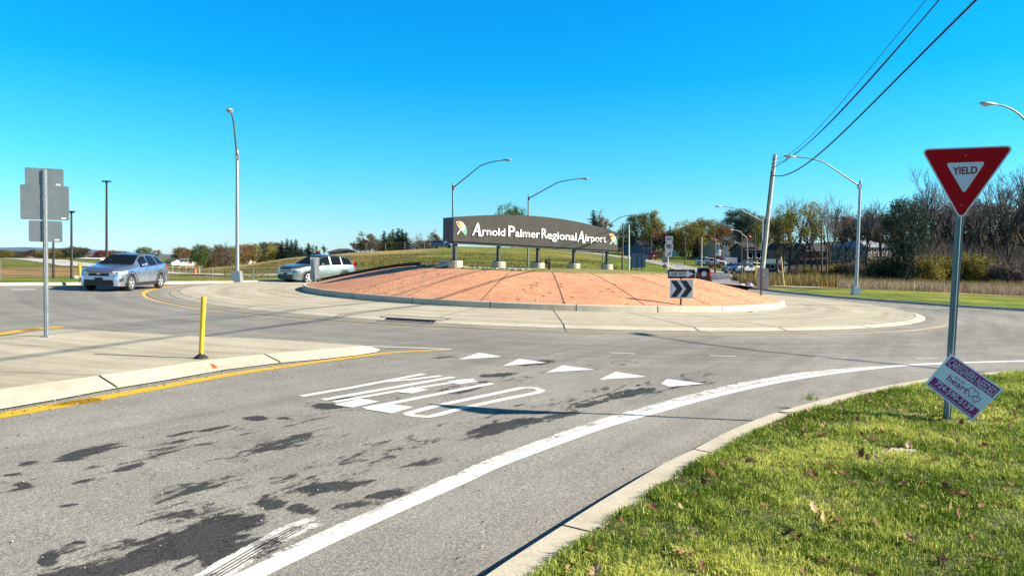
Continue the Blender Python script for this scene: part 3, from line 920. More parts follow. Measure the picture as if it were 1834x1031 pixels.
struct(mb.build("concrete_path"))
mb = MB()
drape(mb, [TP(20, 470), TP(70, 330), TP(100, 190), TP(130, 125), TP(165, 100), TP(215, 88), TP(290, 80), TP(350, 74), TP(430, 64), TP(540, 60)], 24, m_pc, 0.08, w2=4.0)
struct(mb.build("taxiway_road"))
# ================================================================== objects
Zv = Vector((0, 0, 1))
# ---- big name sign on the mound
BL, BR_ = P(811.7, 431.6, 31.6), P(1106.8, 448.4, 40.7)
hv = Vector((BR_.x - BL.x, BR_.y - BL.y, 0)); BW = hv.length
bu = (BR_ - BL).normalized()
bn = Vector((hv.y, -hv.x, 0)).normalized()
if bn.y > 0: bn = -bn
bw = Zv
def on_board(px, py, off=0.0):
    """(along, up) on the board's front face for a picture position"""
    d = ray(px, py); o = Vector((0, 0, HC)); b0 = BL + bn * off
    t = (b0 - o).dot(bn) / d.dot(bn); p = o + d * t - b0
    a = p.dot(hv.normalized()) * (BW / hv.length)
    return a, p.z - (BR_.z - BL.z) * a / BW
hu = hv.normalized()
def BP(a, b, off=0.0): return BL + hu * a + Zv * (b + (BR_.z - BL.z) * a / BW) + bn * off
sg = thing("airport_sign", "long arched grey name board with raised white lettering on posts atop the brick mound", "sign", W(BL.x + hv.x / 2, BL.y + hv.y / 2, PLZ))
m_board = M("taupe_metal_panel", (0.052, 0.050, 0.045), 0.8, 0.0, 0.12, 1.5, spec=0.2)
m_bend = M("dark_metal_end", (0.055, 0.055, 0.06), 0.5, 0.1, 0.05)
tops = [on_board(*p) for p in ((811.7, 389.7), (847, 386.5), (891, 385), (945, 385.6), (978, 388.4), (1022, 394.5), (1065, 405.2), (1106.8, 415.9))]
ta = np.array([p[0] for p in tops]); tb = np.array([p[1] for p in tops])
fit = np.polyfit(ta, tb, 2)
mb = MB(); n = 40; TH = 0.65
fr, tp, bk = [], [], []
for k in range(n + 1):
    a = BW * k / n; t_ = float(np.polyval(fit, a))
    fr.append([BP(a, 0), BP(a, t_)]); tp.append([BP(a, t_), BP(a, t_, -TH)]); bk.append([BP(a, t_, -TH), BP(a, 0, -TH)])
mb.grid(fr, m_board, flip=True); mb.grid(tp, m_bend, flip=True); mb.grid(bk, m_board, flip=True)
mb.grid([[BP(BW * k / n, 0, -TH), BP(BW * k / n, 0)] for k in range(n + 1)], m_bend, flip=True)
for e in (0, n):
    mb.add([fr[e][0], fr[e][1], bk[e][0], bk[e][1]], [(0, 1, 2, 3)], m_bend)
mb.build("panel", sg)
mb = MB()
for k in range(1, 6):      # thin panel seams
    a = BW * k / 6; t_ = float(np.polyval(fit, a))
    mb.add([BP(a - .006, .01, .003), BP(a + .006, .01, .003), BP(a + .006, t_ - .01, .003), BP(a - .006, t_ - .01, .003)], [(0, 1, 2, 3)], m_bend)
for a0, a1, b0, b1 in ((0.1, BW - 0.1, -0.09, 0.0),):
    mb.add([BP(a0, b0, -.1), BP(a1, b0, -.1), BP(a1, b1, -.1), BP(a0, b1, -.1), BP(a0, b0, -.5), BP(a1, b0, -.5), BP(a1, b1, -.5), BP(a0, b1, -.5)], [(0, 1, 2, 3), (7, 6, 5, 4), (0, 4, 5, 1), (3, 2, 6, 7), (0, 3, 7, 4), (1, 5, 6, 2)], MAT_DARK)
mb.build("support_beam", sg)
# lettering: word by word, capitals taller
m_let = M("white_letter", (0.86, 0.86, 0.84), 0.4, var=0.02)
def sign_text(mb, body, x0, x1, ybase0, ybase1, yt0, bold, oa=0.0):
    """fit a word between picture columns x0..x1 (baseline row at each end, top row at x0)"""
    a0, b0 = on_board(x0, ybase0); a1, b1 = on_board(x1, ybase1); _, c0 = on_board(x0, yt0)
    v, f = text_poly(body, 1.0, bold)
    xs = [p[0] for p in v]; ys = [p[1] for p in v]; X0, X1 = min(xs), max(xs)
    ymax = max(ys)
    sx = (a1 - a0) / (X1 - X0); sy = (c0 - b0) / ymax
    for off in (0.05,):
        vv = [BP(a0 + (p[0] - X0) * sx, b0 + (b1 - b0) * (p[0] - X0) / (X1 - X0) + p[1] * sy, off) for p in v]
        vb = [BP(a0 + (p[0] - X0) * sx, b0 + (b1 - b0) * (p[0] - X0) / (X1 - X0) + p[1] * sy, 0.002) for p in v]
        mb.add(vv, f, m_let)
        ed = {}
        for q in f:
            for i in range(len(q)):
                e = (q[i], q[(i + 1) % len(q)]); kk = tuple(sorted(e)); ed[kk] = ed.get(kk, 0) + 1
        rim = [e for e, c in ed.items() if c == 1]; nn = len(v)
        mb.add(vv + vb, [(a, b, b + nn, a + nn) for a, b in rim], m_let)
def r4(x, y): return (760 + x / 4.585, 340 + y / 4.585)
mb = MB()
for body, x0, x1, yb0, yb1, yt in (("rnold", 471, 657, 371, 379, 308), ("almer", 741, 942, 384, 394, 321), ("egional", 1004, 1243, 400, 417, 335), ("irport", 1316, 1488, 421, 431, 366)):
    p0, p1, p2 = r4(x0, yb0), r4(x1, yb1), r4(x0, yt)
    sign_text(mb, body, p0[0], p1[0], p0[1], p1[1], p2[1], 0.006)
for body, x0, x1, yb0, yb1, yt in (("P", 684, 738, 381, 384, 294), ("R", 957, 1003, 396, 399, 316)):
    p0, p1, p2 = r4(x0, yb0), r4(x1, yb1), r4(x0, yt)
    sign_text(mb, body, p0[0], p1[0], p0[1], p1[1], p2[1], 0.010)
def flared_A(x0, x1, yb, yt, ybr):
    """the tall capital A with a thin splayed left leg"""
    def q(x, y): return on_board(*r4(x, y))
    w = x1 - x0; H = yb - yt
    polys = [[(x0, yb), (x0 + .10 * w, yb), (x0 + .60 * w, yt + .12 * H), (x0 + .48 * w, yt)],
             [(x0 + .48 * w, yt), (x0 + .62 * w, yt + .02 * H), (x0 + .86 * w, ybr - .06 * H), (x1, ybr), (x1 - .02 * w, ybr + .03 * H), (x0 + .62 * w, ybr + .02 * H)],
             [(x0 + .26 * w, yt + .62 * H), (x0 + .68 * w, yt + .60 * H), (x0 + .70 * w, yt + .70 * H), (x0 + .22 * w, yt + .72 * H)]]
    for i, pl in enumerate(polys):
        c = [q(*p) for p in pl]; o = 0.05 + 0.001 * i
        mb.poly([BP(a, b, o) for a, b in c], m_let)
        mb.add([BP(a, b, o) for a, b in c] + [BP(a, b, 0.002) for a, b in c], [(k, (k + 1) % len(c), (k + 1) % len(c) + len(c), k + len(c)) for k in range(len(c))], m_let)
flared_A(388, 472, 374, 271, 379)
flared_A(1252, 1318, 428, 339, 433)
mb.build("lettering", sg)
# coloured umbrella emblems
m_ur = M("emblem_red", (0.72, 0.05, 0.02), 0.5, var=0); m_uy = M("emblem_yellow", (0.88, 0.50, 0.02), 0.5, var=0)
m_ug = M("emblem_green", (0.02, 0.38, 0.20), 0.5, var=0); m_uw = m_let
def umbrella(name, x0, y0, x1, y1):
    mb = MB(); sx, sy = (x1 - x0), (y1 - y0)
    def q(u, v, off): a, b = on_board(*r4(x0 + u * sx, y0 + v * sy)); return BP(a, b, off)
    rim = [(0.0, .06), (.14, .0), (.30, .0), (.48, .03), (.66, .14), (.80, .30), (.92, .50), (.98, .72), (1.0, .92), (.97, 1.0)]
    inner_ = [(.08, .20), (.22, .34), (.34, .47), (.46, .60), (.60, .72), (.76, .86)]
    out = [(u + (-.03 if u < .3 else .03), v - .035) for u, v in rim]
    mb.poly([q(u, v, .02) for u, v in out + [(.93, 1.04)] + [(u - .03, v + .04) for u, v in inner_[::-1]]], m_uw)
    seg = [(0, 3, 0, 1, m_ur), (2, 5, 1, 3, m_uy), (4, 7, 3, 4, m_uw), (6, 9, 4, 5, m_ug)]
    for i, (a, b, c, d_, mt) in enumerate(seg):
        pts = rim[a:b + 1] + [inner_[d_], inner_[c]]
        mb.poly([q(u, v, .026 + .002 * i) for u, v in pts], mt)
    mb.poly([q(.42, .55, .034), (q(.47, .59, .034)), q(.10, 1.0, .034), q(.02, .97, .034)], m_uw)
    mb.build(name, sg)
umbrella("emblem", 262, 262, 343, 366)
umbrella("emblem", 1518, 364, 1576, 449)
# posts on round concrete footings
m_foot = M("cream_concrete", (0.58, 0.54, 0.40), 0.85, var=0.12, scale=5)
for i, px in enumerate((815.5, 893, 963.5, 1028, 1087.5)):
    a, _ = on_board(px, 440, -0.32)
    base = BP(a, 0, -0.32); gr = W(base.x, base.y, PLZ + 0.05)
    mb = MB(); top = BP(a, -0.02, -0.32)
    mb.box((gr.x, gr.y, (gr.z + 0.25 + top.z) / 2), (0.13, 0.14, top.z - gr.z - 0.25), MAT_DARK, Matrix.Rotation(math.atan2(hu.y, hu.x), 3, 'Z'))
    mb.box((gr.x, gr.y, gr.z + 0.31), (0.30, 0.36, 0.05), MAT_DARK, Matrix.Rotation(math.atan2(hu.y, hu.x), 3, 'Z'))
    for sx_ in (-1, 1):
        for sy_ in (-1, 1): mb.tube([gr + Vector((sx_ * .11, sy_ * .13, .28)), gr + Vector((sx_ * .11, sy_ * .13, .42))], 0.018, MAT_DARK, 6)
    leg = mb.build("post", sg)
    mb = MB(); mb.lathe(gr, [(0.33, -0.3), (0.33, 0.26), (0.315, 0.285), (0.0, 0.287)][:3], m_foot, 20)
    mb.build("footing", leg)
# small things on the mound top
p = P(983, 480, 33.5); g = W(p.x, p.y, PLZ + .05)
t = thing("sprinkler_pedestal", "small brown post with a round spotlight on top beside the sign's middle footing", "spotlight", g)
mb = MB(); m_br = M("brown_paint", (0.10, 0.07, 0.045), 0.7)
mb.box(g + Vector((0, 0, .22)), (.13, .13, .48), m_br); mb.tube([g + Vector((0, 0, .46)), g + Vector((0, 0, .60))], .03, m_br)
mb.build("post", t)
mb = MB(); mb.blob(g + Vector((-.09, 0, .36)), (.10, .10, .10), MAT_DARK); mb.build("lamp_head", t)
p = P(795, 474, 32.6); g = W(p.x, p.y, PLZ + .04)
t = thing("utility_box", "small pale grey electrical box left of the sign's first footing", "box", g)
mb = MB(); m_ub = M("pale_blue_grey_paint", (0.42, 0.47, 0.52), 0.5)
mb.box(g + Vector((0, 0, .12)), (.42, .3, .24), m_ub); mb.build("housing", t)
mb = MB(); mb.box(g + Vector((0, 0, .255)), (.46, .34, .03), m_ub); mb.build("lid", t)
mb = MB(); m_rock = M("pale_rock", (0.45, 0.40, 0.28), 0.9, var=0.25)
rng = random.Random(4)
for k in range(70):
    dg = rng.uniform(195, 262); r_ = rng.uniform(5.0, 5.9); a = R(dg)
    c = W(CEN[0] + r_ * math.cos(a), CEN[1] + r_ * math.sin(a), PLZ + .07)
    mb.blob(c, (rng.uniform(.06, .16), rng.uniform(.06, .13), rng.uniform(.02, .05)), m_rock, 6, 4, Matrix.Rotation(rng.uniform(0, 3), 3, 'Z'))
struct(mb.build("rubble_edging_stones"), 'stuff', "pale rubble along the rim of the mound top")

# ---- sign posts and plates
def frame_to_cam(p, yaw=0.0, roll=0.0):
    n = Vector((-p.x, -p.y, 0)).normalized(); n.rotate(Matrix.Rotation(R(yaw), 3, 'Z'))
    u = Vector((-n.y, n.x, 0)); w = Zv.copy()
    if roll: q = Matrix.Rotation(R(roll), 3, n); u.rotate(q); w.rotate(q)
    return u, w, n
def u_post(mb, a, b, u, n, mat, w=0.075, holes=True, hmat=None):
    """U-channel post from a to b, holed web facing the viewer, flanges behind"""
    d = (b - a); L_ = d.length; d.normalize()
    pr = [(-w / 2, -0.022), (-w / 2 + .014, -0.022), (-w * .22, 0.0), (w * .22, 0.0), (w / 2 - .014, -0.022), (w / 2, -0.022), (w / 2, -0.027), (w / 2 - .016, -0.027), (w * .20, -0.005), (-w * .20, -0.005), (-w / 2 + .016, -0.027), (-w / 2, -0.027)]
    mb.grid([[p + u * q[0] + n * q[1] for q in pr] for p in (a, b)], mat, close=True)
    for p in (a, b): mb.poly([p + u * q[0] + n * q[1] for q in pr], mat)
    if holes:
        k = 0.04
        while k < L_ - 0.02:
            c = a + d * k + n * 0.0015
            mb.poly([c + u * .007 * math.cos(2 * math.pi * j / 6) + d * .007 * math.sin(2 * math.pi * j / 6) for j in range(6)], hmat or MAT_BLACK)
            k += 0.0254 * 1.2
# YIELD sign (nearest, right)
gb = G(1695, 751, 0.12); u, w, n = frame_to_cam(gb, -4)
m_red = M("sign_red", (0.55, 0.0, 0.004), 0.6, var=0.04, spec=0.15)
m_shw = M("sign_white", (0.76, 0.76, 0.80), 0.4, var=0.02)
t = thing("yield_sign", "red and white triangular yield sign on a leaning perforated steel post in the near grass", "road sign", gb)
top = P(1723.5, 300, gb.y * 1.003)
mb = MB(); u_post(mb, gb - Vector((0, 0, .15)), top, u, n, M("galvanised_post", (0.20, 0.27, 0.28), 0.5, 0.4, 0.1, 12), 0.085)
mb.build("post", t)
def plane_pt(o, n, px, py):
    d = ray(px, py); c = Vector((0, 0, HC)); return c + d * ((o - c).dot(n) / d.dot(n))
o0 = P(1722, 330, gb.y) + n * 0.02
TLc, TRc, BTc = plane_pt(o0, n, 1649, 266.5), plane_pt(o0, n, 1818.5, 260), plane_pt(o0, n, 1720.5, 396)
def tri_round(A, B, C, ins, r, k=5):
    """rounded triangle inset by ins, as points"""
    pts = [A, B, C]; cen = (A + B + C) / 3
    inr = 2 * ((B - A).cross(C - A)).length / 2 / ((B - A).length + (C - B).length + (A - C).length)
    f = 1 - (ins + r) / inr
    q = [cen + (p - cen) * f for p in pts]; out = []
    nn = (B - A).cross(C - A).normalized()
    for i in range(3):
        e0 = (q[i] - q[i - 1]).normalized(); e1 = (q[(i + 1) % 3] - q[i]).normalized()
        n0 = e0.cross(nn); n1 = e1.cross(nn)
        ang = n0.angle(n1)
        for j in range(k + 1):
            v = n0.copy(); v.rotate(Matrix.Rotation(ang * j / k, 3, nn)); out.append(q[i] + v * r)
    return out
def extr(mb, pts, n, th, mat, side=None):
    k = len(pts); bk = [p - n * th for p in pts]
    mb.poly(pts, mat); mb.poly(bk[::-1], side or mat)
    mb.add(pts + bk, [(i, i + k, (i + 1) % k + k, (i + 1) % k) for i in range(k)], side or mat)
mb = MB(); extr(mb, tri_round(TLc, TRc, BTc, 0.0, 0.045), n, 0.004, m_shw, MAT_ALU)
extr(mb, [p + n * .0015 for p in tri_round(TLc, TRc, BTc, 0.017, 0.033)], n, 0.001, m_red)
i0 = plane_pt(o0, n, 1694, 292); i1 = plane_pt(o0, n, 1765.5, 289.5); i2 = plane_pt(o0, n, 1726.5, 347)
extr(mb, [p + n * .003 for p in tri_round(i0, i1, i2, 0.0, 0.022)], n, 0.001, m_shw)
plate = mb.build("plate", t)
mb = MB()
ta_, tb_ = plane_pt(o0, n, 1706, 313), plane_pt(o0, n, 1750.5, 311); tc_ = plane_pt(o0, n, 1706, 300)
uu = (tb_ - ta_).normalized(); ww = n.cross(uu) * 1
if ww.z < 0: ww = -ww
put_text(mb, "YIELD", ta_ + n * .005, uu, ww, 0, 0, (tb_ - ta_).length, (tc_ - ta_).length, M('legend_dark_red', (0.26, 0.0, 0.008), .6, var=0), 0.03)
mb.build("lettering", plate)
for q in ((1730, 279), (1722.5, 367)):
    mb = MB(); mb.blob(plane_pt(o0, n, *q) + n * .006, (.010, .010, .010), MAT_GALV, 8, 5); mb.build("bolt", plate)
# bare earth and concrete slab in the verge
sl = [G(x, y, .145) for x, y in ((1563, 806), (1600, 801), (1642, 804), (1630, 812), (1590, 814))]
mb = MB(); extr(mb, sl, Zv, .05, MAT_CONC2); o = mb.build("stone_slab", loc=G(1600, 812, .12))
tag(o, "flat pale concrete slab half sunk in the near grass", "slab")

# yard sign leaning on the yield post
yn = (Vector((0, 0, HC)) - P(1726, 695, gb.y)).normalized(); yn.z *= 0.3; yn.normalize()
yo = P(1726, 695, gb.y - 0.14)
cs = [plane_pt(yo, yn, *q) for q in ((1703, 633), (1797.5, 697), (1741.5, 753), (1656, 687))]
def YQ(a, b, off=0.0):   # bilinear card coordinates, a along the top edge, b downwards
    return (cs[0] * (1 - a) + cs[1] * a) * (1 - b) + (cs[3] * (1 - a) + cs[2] * a) * b + yn * off
m_card = M("pale_blue_card", (0.95, 0.97, 1.0), 0.55, var=0.02); m_mag = M("magenta_print", (0.42, 0.004, 0.24), 0.5, var=0.03)
t = thing("yard_sign", "tilted pale blue and magenta caregivers yard sign leaning on the yield post", "yard sign", W(cs[2].x, cs[2].y, 0.12))
mb = MB(); extr(mb, [YQ(0, 0), YQ(1, 0), YQ(1, 1), YQ(0, 1)], yn, .005, m_card)
mb.poly([YQ(.045, .045, .001), YQ(.965, .035, .001), YQ(.965, .30, .001), YQ(.045, .31, .001)], m_mag)
mb.poly([YQ(.045, .70, .001), YQ(.965, .70, .001), YQ(.965, .96, .001), YQ(.045, .96, .001)], m_mag)
bd = mb.build("board", t)
def ytext(mb, body, a0, b_base, a1, b_top, mat, bold=0.02):
    v, f = text_poly(body, 1.0, bold); xs = [p[0] for p in v]; ys = [p[1] for p in v]
    X0, X1, Y0, Y1 = min(xs), max(xs), min(ys), max(ys)
    mb.add([YQ(a0 + (a1 - a0) * (p[0] - X0) / (X1 - X0), b_base + (b_top - b_base) * (p[1] - Y0) / (Y1 - Y0), .003) for p in v], f, mat)
mb = MB()
ytext(mb, "CAREGIVERS NEEDED", .07, .275, .945, .075, m_shw, .008)
ytext(mb, "724-590-5139", .13, .86, .88, .72, m_shw, .02)
ytext(mb, "www.comfromtheheart.com", .07, .945, .93, .885, m_shw, .01)
ytext(mb, "from the", .30, .435, .50, .375, m_mag, .01)
ytext(mb, "heart", .22, .60, .62, .42, m_mag, .012)
ytext(mb, "companion care services", .22, .665, .80, .635, m_mag, .0)
for cx_, cy_, s, rot in ((.69, .47, .085, -10), (.80, .545, .06, 20)):
    pts = []
    for k in range(25):
        th = 2 * math.pi * k / 24
        hx = 16 * math.sin(th) ** 3 / 16; hy = (13 * math.cos(th) - 5 * math.cos(2 * th) - 2 * math.cos(3 * th) - math.cos(4 * th)) / 16
        c_, s_ = math.cos(R(rot)), math.sin(R(rot))
        pts.append(YQ(cx_ + s * (hx * c_ - hy * s_), cy_ - s * 1.5 * (hx * s_ + hy * c_), .004))
    mb.tube(pts, .0035, m_mag, 5)
mb.build("lettering", bd)

# three sign backs on a post, left
gb = G(83, 603, 0.10); u, w, n = frame_to_cam(gb, -6)
t = thing("sign_assembly", "three grey sign backs stacked on a tall galvanised post, left on the splitter island", "road sign", gb)
mb = MB(); u_post(mb, gb - Vector((0, 0, .1)), P(79.5, 303, gb.y), u, n, MAT_GALV, 0.085)
mb.box(gb + Vector((0, 0, .01)), (.14, .14, .03), MAT_GALV)
mb.build("post", t)
for i, (x0, y0, x1, y1) in enumerate(((44.5, 299.5, 114, 332), (36.5, 330, 124, 392.5), (51.5, 394.5, 112, 432.5))):
    o_ = P(80, 360, gb.y) - n * (.035 + (0.006 if i == 0 else 0))
    c0, c1, c2 = plane_pt(o_, n, x0, y1), plane_pt(o_, n, x1, y1), plane_pt(o_, n, x0, y0)
    ww_, hh = (c1 - c0).length, (c2 - c0).length
    mb = MB(); mb.prism(rrect(0, 0, ww_, hh, .03), c0, u, Zv, n, .004, MAT_ALU, m_shw)
    pl = mb.build("plate", t)
    mb = MB(); mb.prism([(0, 0), (.08, 0), (.08, .028), (0, .028)], c0 + u * (ww_ - .13) + Zv * .025 + n * .002, u, Zv, n, .001, m_shw)
    mb.build("sticker", pl)
    for f_ in (.22, .78):
        mb = MB(); mb.blob(c0 + u * ((P(80, 360, gb.y) - c0).dot(u)) + Zv * hh * f_ + n * .012 * 3.2, (.013, .013, .013), MAT_GALV, 8, 5); mb.build("bolt", pl)

# yellow flexible marker post
gb = G(360, 643, 0.085)
t = thing("delineator_post", "round yellow flexible marker post on a black rubber base on the splitter island", "marker post", gb)
mb = MB(); tp_ = P(364.8, 531, gb.y); mb.tube([gb + Vector((0, 0, .05)), gb + (tp_ - gb) * .72, gb + (tp_ - gb) * .72, tp_], [.036, .036, .039, .039], MAT_YELLOW, 16)
po = mb.build("post", t, smooth=True)
mb = MB(); mb.box(gb + Vector((.01, -.037, .09)), (.018, .01, .03), MAT_BLACK); mb.build("bolt", po)
mb = MB(); mb.lathe(gb, [(.125, -.01), (.122, .012), (.10, .04), (.06, .07), (.045, .085)], MAT_RUBBER, 18); mb.build("base", t, smooth=True)

# ONE WAY and chevron sign on the island's rim
gb = W(*[(CEN[0] + (RI - .35) * math.cos(R(-79.5 + 16.6))), (CEN[1] + (RI - .35) * math.sin(R(-79.5 + 16.6)))], .38)
pc = P(1219.5, 548, 27.2); rr = math.hypot(pc.x - CEN[0], pc.y - CEN[1])
for _ in range(30):
    pc = P(1219.5, 548, pc.y); rr = math.hypot(pc.x - CEN[0], pc.y - CEN[1]); pc.y += 0.5 * (rr - (RI - .3))
gb = W(pc.x, pc.y, mound_h(RI - .3)); u, w, n = frame_to_cam(gb, 3)
t = thing("chevron_sign", "one way arrow above a double chevron board on the brick mound's front rim", "road sign", gb)
mb = MB(); mb.tube([gb - Vector((0, 0, .1)), P(1219.8, 484, gb.y) - n * .02], .035, MAT_DARK, 8); mb.build("post", t)
m_black = M("sign_black", (0.012, 0.012, 0.022), 0.45, var=0)
def plate_frame(px0, py0, px1, py1, gb, n, off=.03):
    o_ = P((px0 + px1) / 2, (py0 + py1) / 2, gb.y) + n * off
    c0, c1, c2 = plane_pt(o_, n, px0, py1), plane_pt(o_, n, px1, py1), plane_pt(o_, n, px0, py0)
    u_ = (c1 - c0).normalized(); return c0, u_, (c1 - c0).length, (c2 - c0).length
c0, uu, w_, h_ = plate_frame(1196, 482.5, 1244.5, 498.5, gb, n)
ww = Vector((0, 0, 1))
mb = MB(); mb.prism(rrect(0, 0, w_, h_, .02), c0, uu, ww, n, .006, m_black, m_shw)
ar = [(.06, .25), (.70, .25), (.70, .08), (.955, .5), (.70, .92), (.70, .75), (.06, .75)]
mb.poly([c0 + uu * (a * w_) + ww * (b * h_) + n * .003 for a, b in ar], m_shw)
pl = mb.build("plate", t)
mb = MB(); put_text(mb, "ONE WAY", c0 + n * .006, uu, ww, .10 * w_, .30 * h_, .58 * w_, .40 * h_, m_black, .03); mb.build("lettering", pl)
c0, uu, w_, h_ = plate_frame(1199.5, 500.5, 1240.5, 534, gb, n)
mb = MB(); mb.prism(rrect(0, 0, w_, h_, .015), c0, uu, ww, n, .006, m_shw)
for x0 in (.03, .45):
    pl_ = [(x0, .06), (x0 + .27, .06), (x0 + .53, .5), (x0 + .27, .94), (x0, .94), (x0 + .26, .5)]
    mb.poly([c0 + uu * (a * w_) + ww * (b * h_) + n * .003 for a, b in pl_], m_black)
mb.build("plate", t)

# two sign backs seen from behind on the far rim
def rim_back(px, base_y, x0, x1, y0, ym, y1, label, warm, side):
    y = 37.5
    for _ in range(40):
        p_ = P(px, base_y, y); rr = math.hypot(p_.x - CEN[0], p_.y - CEN[1]); y += 0.15 * ((RI + .25) - rr) * side
    p_ = P(px, base_y, y); gb = W(p_.x, p_.y, .12)
    u, w, n = frame_to_cam(gb, 0)
    t = thing("chevron_sign", label, "road sign", gb)
    mb = MB(); mb.tube([gb - Vector((0, 0, .1)), P(px + .8, y0 + 1, gb.y) + n * .03], .035, MAT_DARK if warm else MAT_GALV, 8); mb.build("post", t)
    for a, b in ((y0, ym), (ym, y1)):
        c0, uu, w_, h_ = plate_frame(x0, a + .4, x1, b - .2, gb, n, -.03)
        mb = MB(); mb.prism(rrect(0, 0, w_, h_, .02), c0, uu, Zv, n, .005, M('pale_sign_back', (.42, .45, .47), .5, .2)); mb.build("plate", t)
    return t
rim_back(564.5, 512, 555.5, 572, 460, 473, 499, "pair of grey sign backs in front of the silver-green car", False, 1)
rim_back(1363, 531, 1355.5, 1376.5, 480, 492, 518, "pair of grey sign backs on the mound's right rim beside the utility pole", True, -1)

# ---- street lamps
def cobra(mb_h, tip, d, m_head):
    """cobra-head luminaire beyond the arm tip"""
    u_ = d.cross(Zv); u_ = u_.normalized() if u_.length > .01 else Vector((1, 0, 0))
    v_ = Zv
    st = [(0, .045, .045), (.10, .07, .06), (.25, .13, .09), (.45, .17, .10), (.62, .17, .09), (.74, .12, .07), (.80, .03, .02)]
    rows = []
    for s, a, b in st:
        c = tip + d * s
        rows.append([c + u_ * a * math.cos(2 * math.pi * k / 12) + v_ * (b * math.sin(2 * math.pi * k / 12) * (1.0 if math.sin(2 * math.pi * k / 12) > 0 else .55) + .01) for k in range(12)])
    mb_h.grid(rows, m_head, close=True); mb_h.add(rows[0], [list(range(12))], m_head); mb_h.add(rows[-1], [list(range(12))], m_head)
def street_lamp(label, base, ptop, tip, r0=.10, r1=.07, mat=None, dark=False, joint=None, sweep=0.55, rise=None, basebox=True, head=1.0):
    mat = mat or MAT_GALV
    t = thing("street_lamp", label, "street lamp", base, "street lamps round the roundabout")
    mb = MB(); mb.tube([base - Vector((0, 0, .15)), base + (ptop - base) * .5, ptop, ptop + (ptop - base).normalized() * .12], [r0, (r0 + r1) / 2, r1, r1 * .8], mat, 12)
    mb.build("pole", t, smooth=True)
    if basebox:
        mb = MB(); rows = [[base + Vector((sx_ * s, sy_ * s, z)) for sx_, sy_ in ((-1, -1), (1, -1), (1, 1), (-1, 1))] for s, z in ((.24, -.1), (.24, .06), (.19, .5), (.17, .54))]
        mb.grid(rows, mat, close=True); mb.add(rows[-1], [(0, 1, 2, 3)], mat); mb.build("base", t)
    a0 = ptop - Vector((0, 0, .25)); hd = Vector((tip.x - a0.x, tip.y - a0.y, 0)); Lh = hd.length; hd.normalize()
    pts = []
    for k in range(19):
        s = k / 18
        if s < sweep: z = (s / sweep) * .82
        else:
            q = (s - sweep) / (1 - sweep); m = .82 / sweep * (1 - sweep); z = .82 + m * (q - q * q / 2) * (0.18 / (m * .5))
        pts.append(a0 + hd * (Lh * s) + Zv * ((tip.z - a0.z) * z))
    mb = MB(); mb.tube(pts, [.055 - .02 * k / 18 for k in range(19)], MAT_GALVD, 8)
    mb.box(a0 + hd * .05, (r1 * 2.6, r1 * 2.6, .3), mat, Matrix.Rotation(math.atan2(hd.y, hd.x), 3, 'Z'))
    mb.build("arm", t, smooth=True)
    d = (pts[-1] - pts[-2]).normalized(); d.z *= .5; d.normalize()
    mb = MB(); cobra(mb, pts[-1] - d * .05, d, M("lamp_casting", (0.48, 0.49, 0.50), 0.45, 0.3)); hd_ = mb.build("lamp_head", t, smooth=True)
    c = pts[-1] + d * .45
    mb = MB(); mb.blob(c - Vector((0, 0, .045)), (.15, .15, .07), M("lamp_glass", (0.55, 0.56, 0.55), 0.15, var=0), 10, 6); mb.build("lens", hd_, smooth=True)
    return t
b = G(425, 503, .13); street_lamp("tall street lamp behind the left kerb, its arm pointing at the viewer", b, P(424.8, 273, b.y), P(413.5, 202, b.y - 2.6), .105, .075)
b = TP(812, 58.6); street_lamp("street lamp rising behind the left end of the name sign", b, P(811, 331, 58.6), P(900, 287.5, 57), .09, .07, MAT_GALVD, basebox=False)
b = TP(945, 71); street_lamp("street lamp rising behind the middle of the name sign", b, P(946.5, 351, 71), P(1040, 320.5, 69.5), .09, .07, MAT_GALVD, basebox=False)
b = TP(1079.5, 100); street_lamp("distant street lamp behind the right end of the name sign", b, P(1079.5, 407, 100), P(1133, 385.5, 99), .09, .07, MAT_GALVD, basebox=False)
b = TP(1364, 84); street_lamp("street lamp whose arm reaches left from behind the utility pole", b, P(1366, 392, 84), P(1292, 369.8, 83), .09, .07, MAT_GALV, basebox=False)
b = TP(1338, 128); street_lamp("small far street lamp left of the utility pole", b, P(1338.5, 424, 128), P(1313, 411.5, 127), .10, .08, MAT_GALV, basebox=False)
b = G(1532.5, 527.5, .13); street_lamp("galvanised street lamp on the far right lawn with its arm reaching left", b, P(1541, 327, b.y), P(1424, 281, b.y - .5), .115, .08)
b = W(28.5, 36.5, .12); street_lamp("street lamp at the right picture edge, only its arm and head in view", b, P(1905, 305, 33.3), P(1783, 187.5, 33), .11, .08, sweep=.6)
b = W(24.2, 12.2, .12); street_lamp("street lamp standing off to the right of the picture", b, b + Vector((0, 0, 8.0)), Vector((21.2, 17.6, 9.4)), .11, .08)

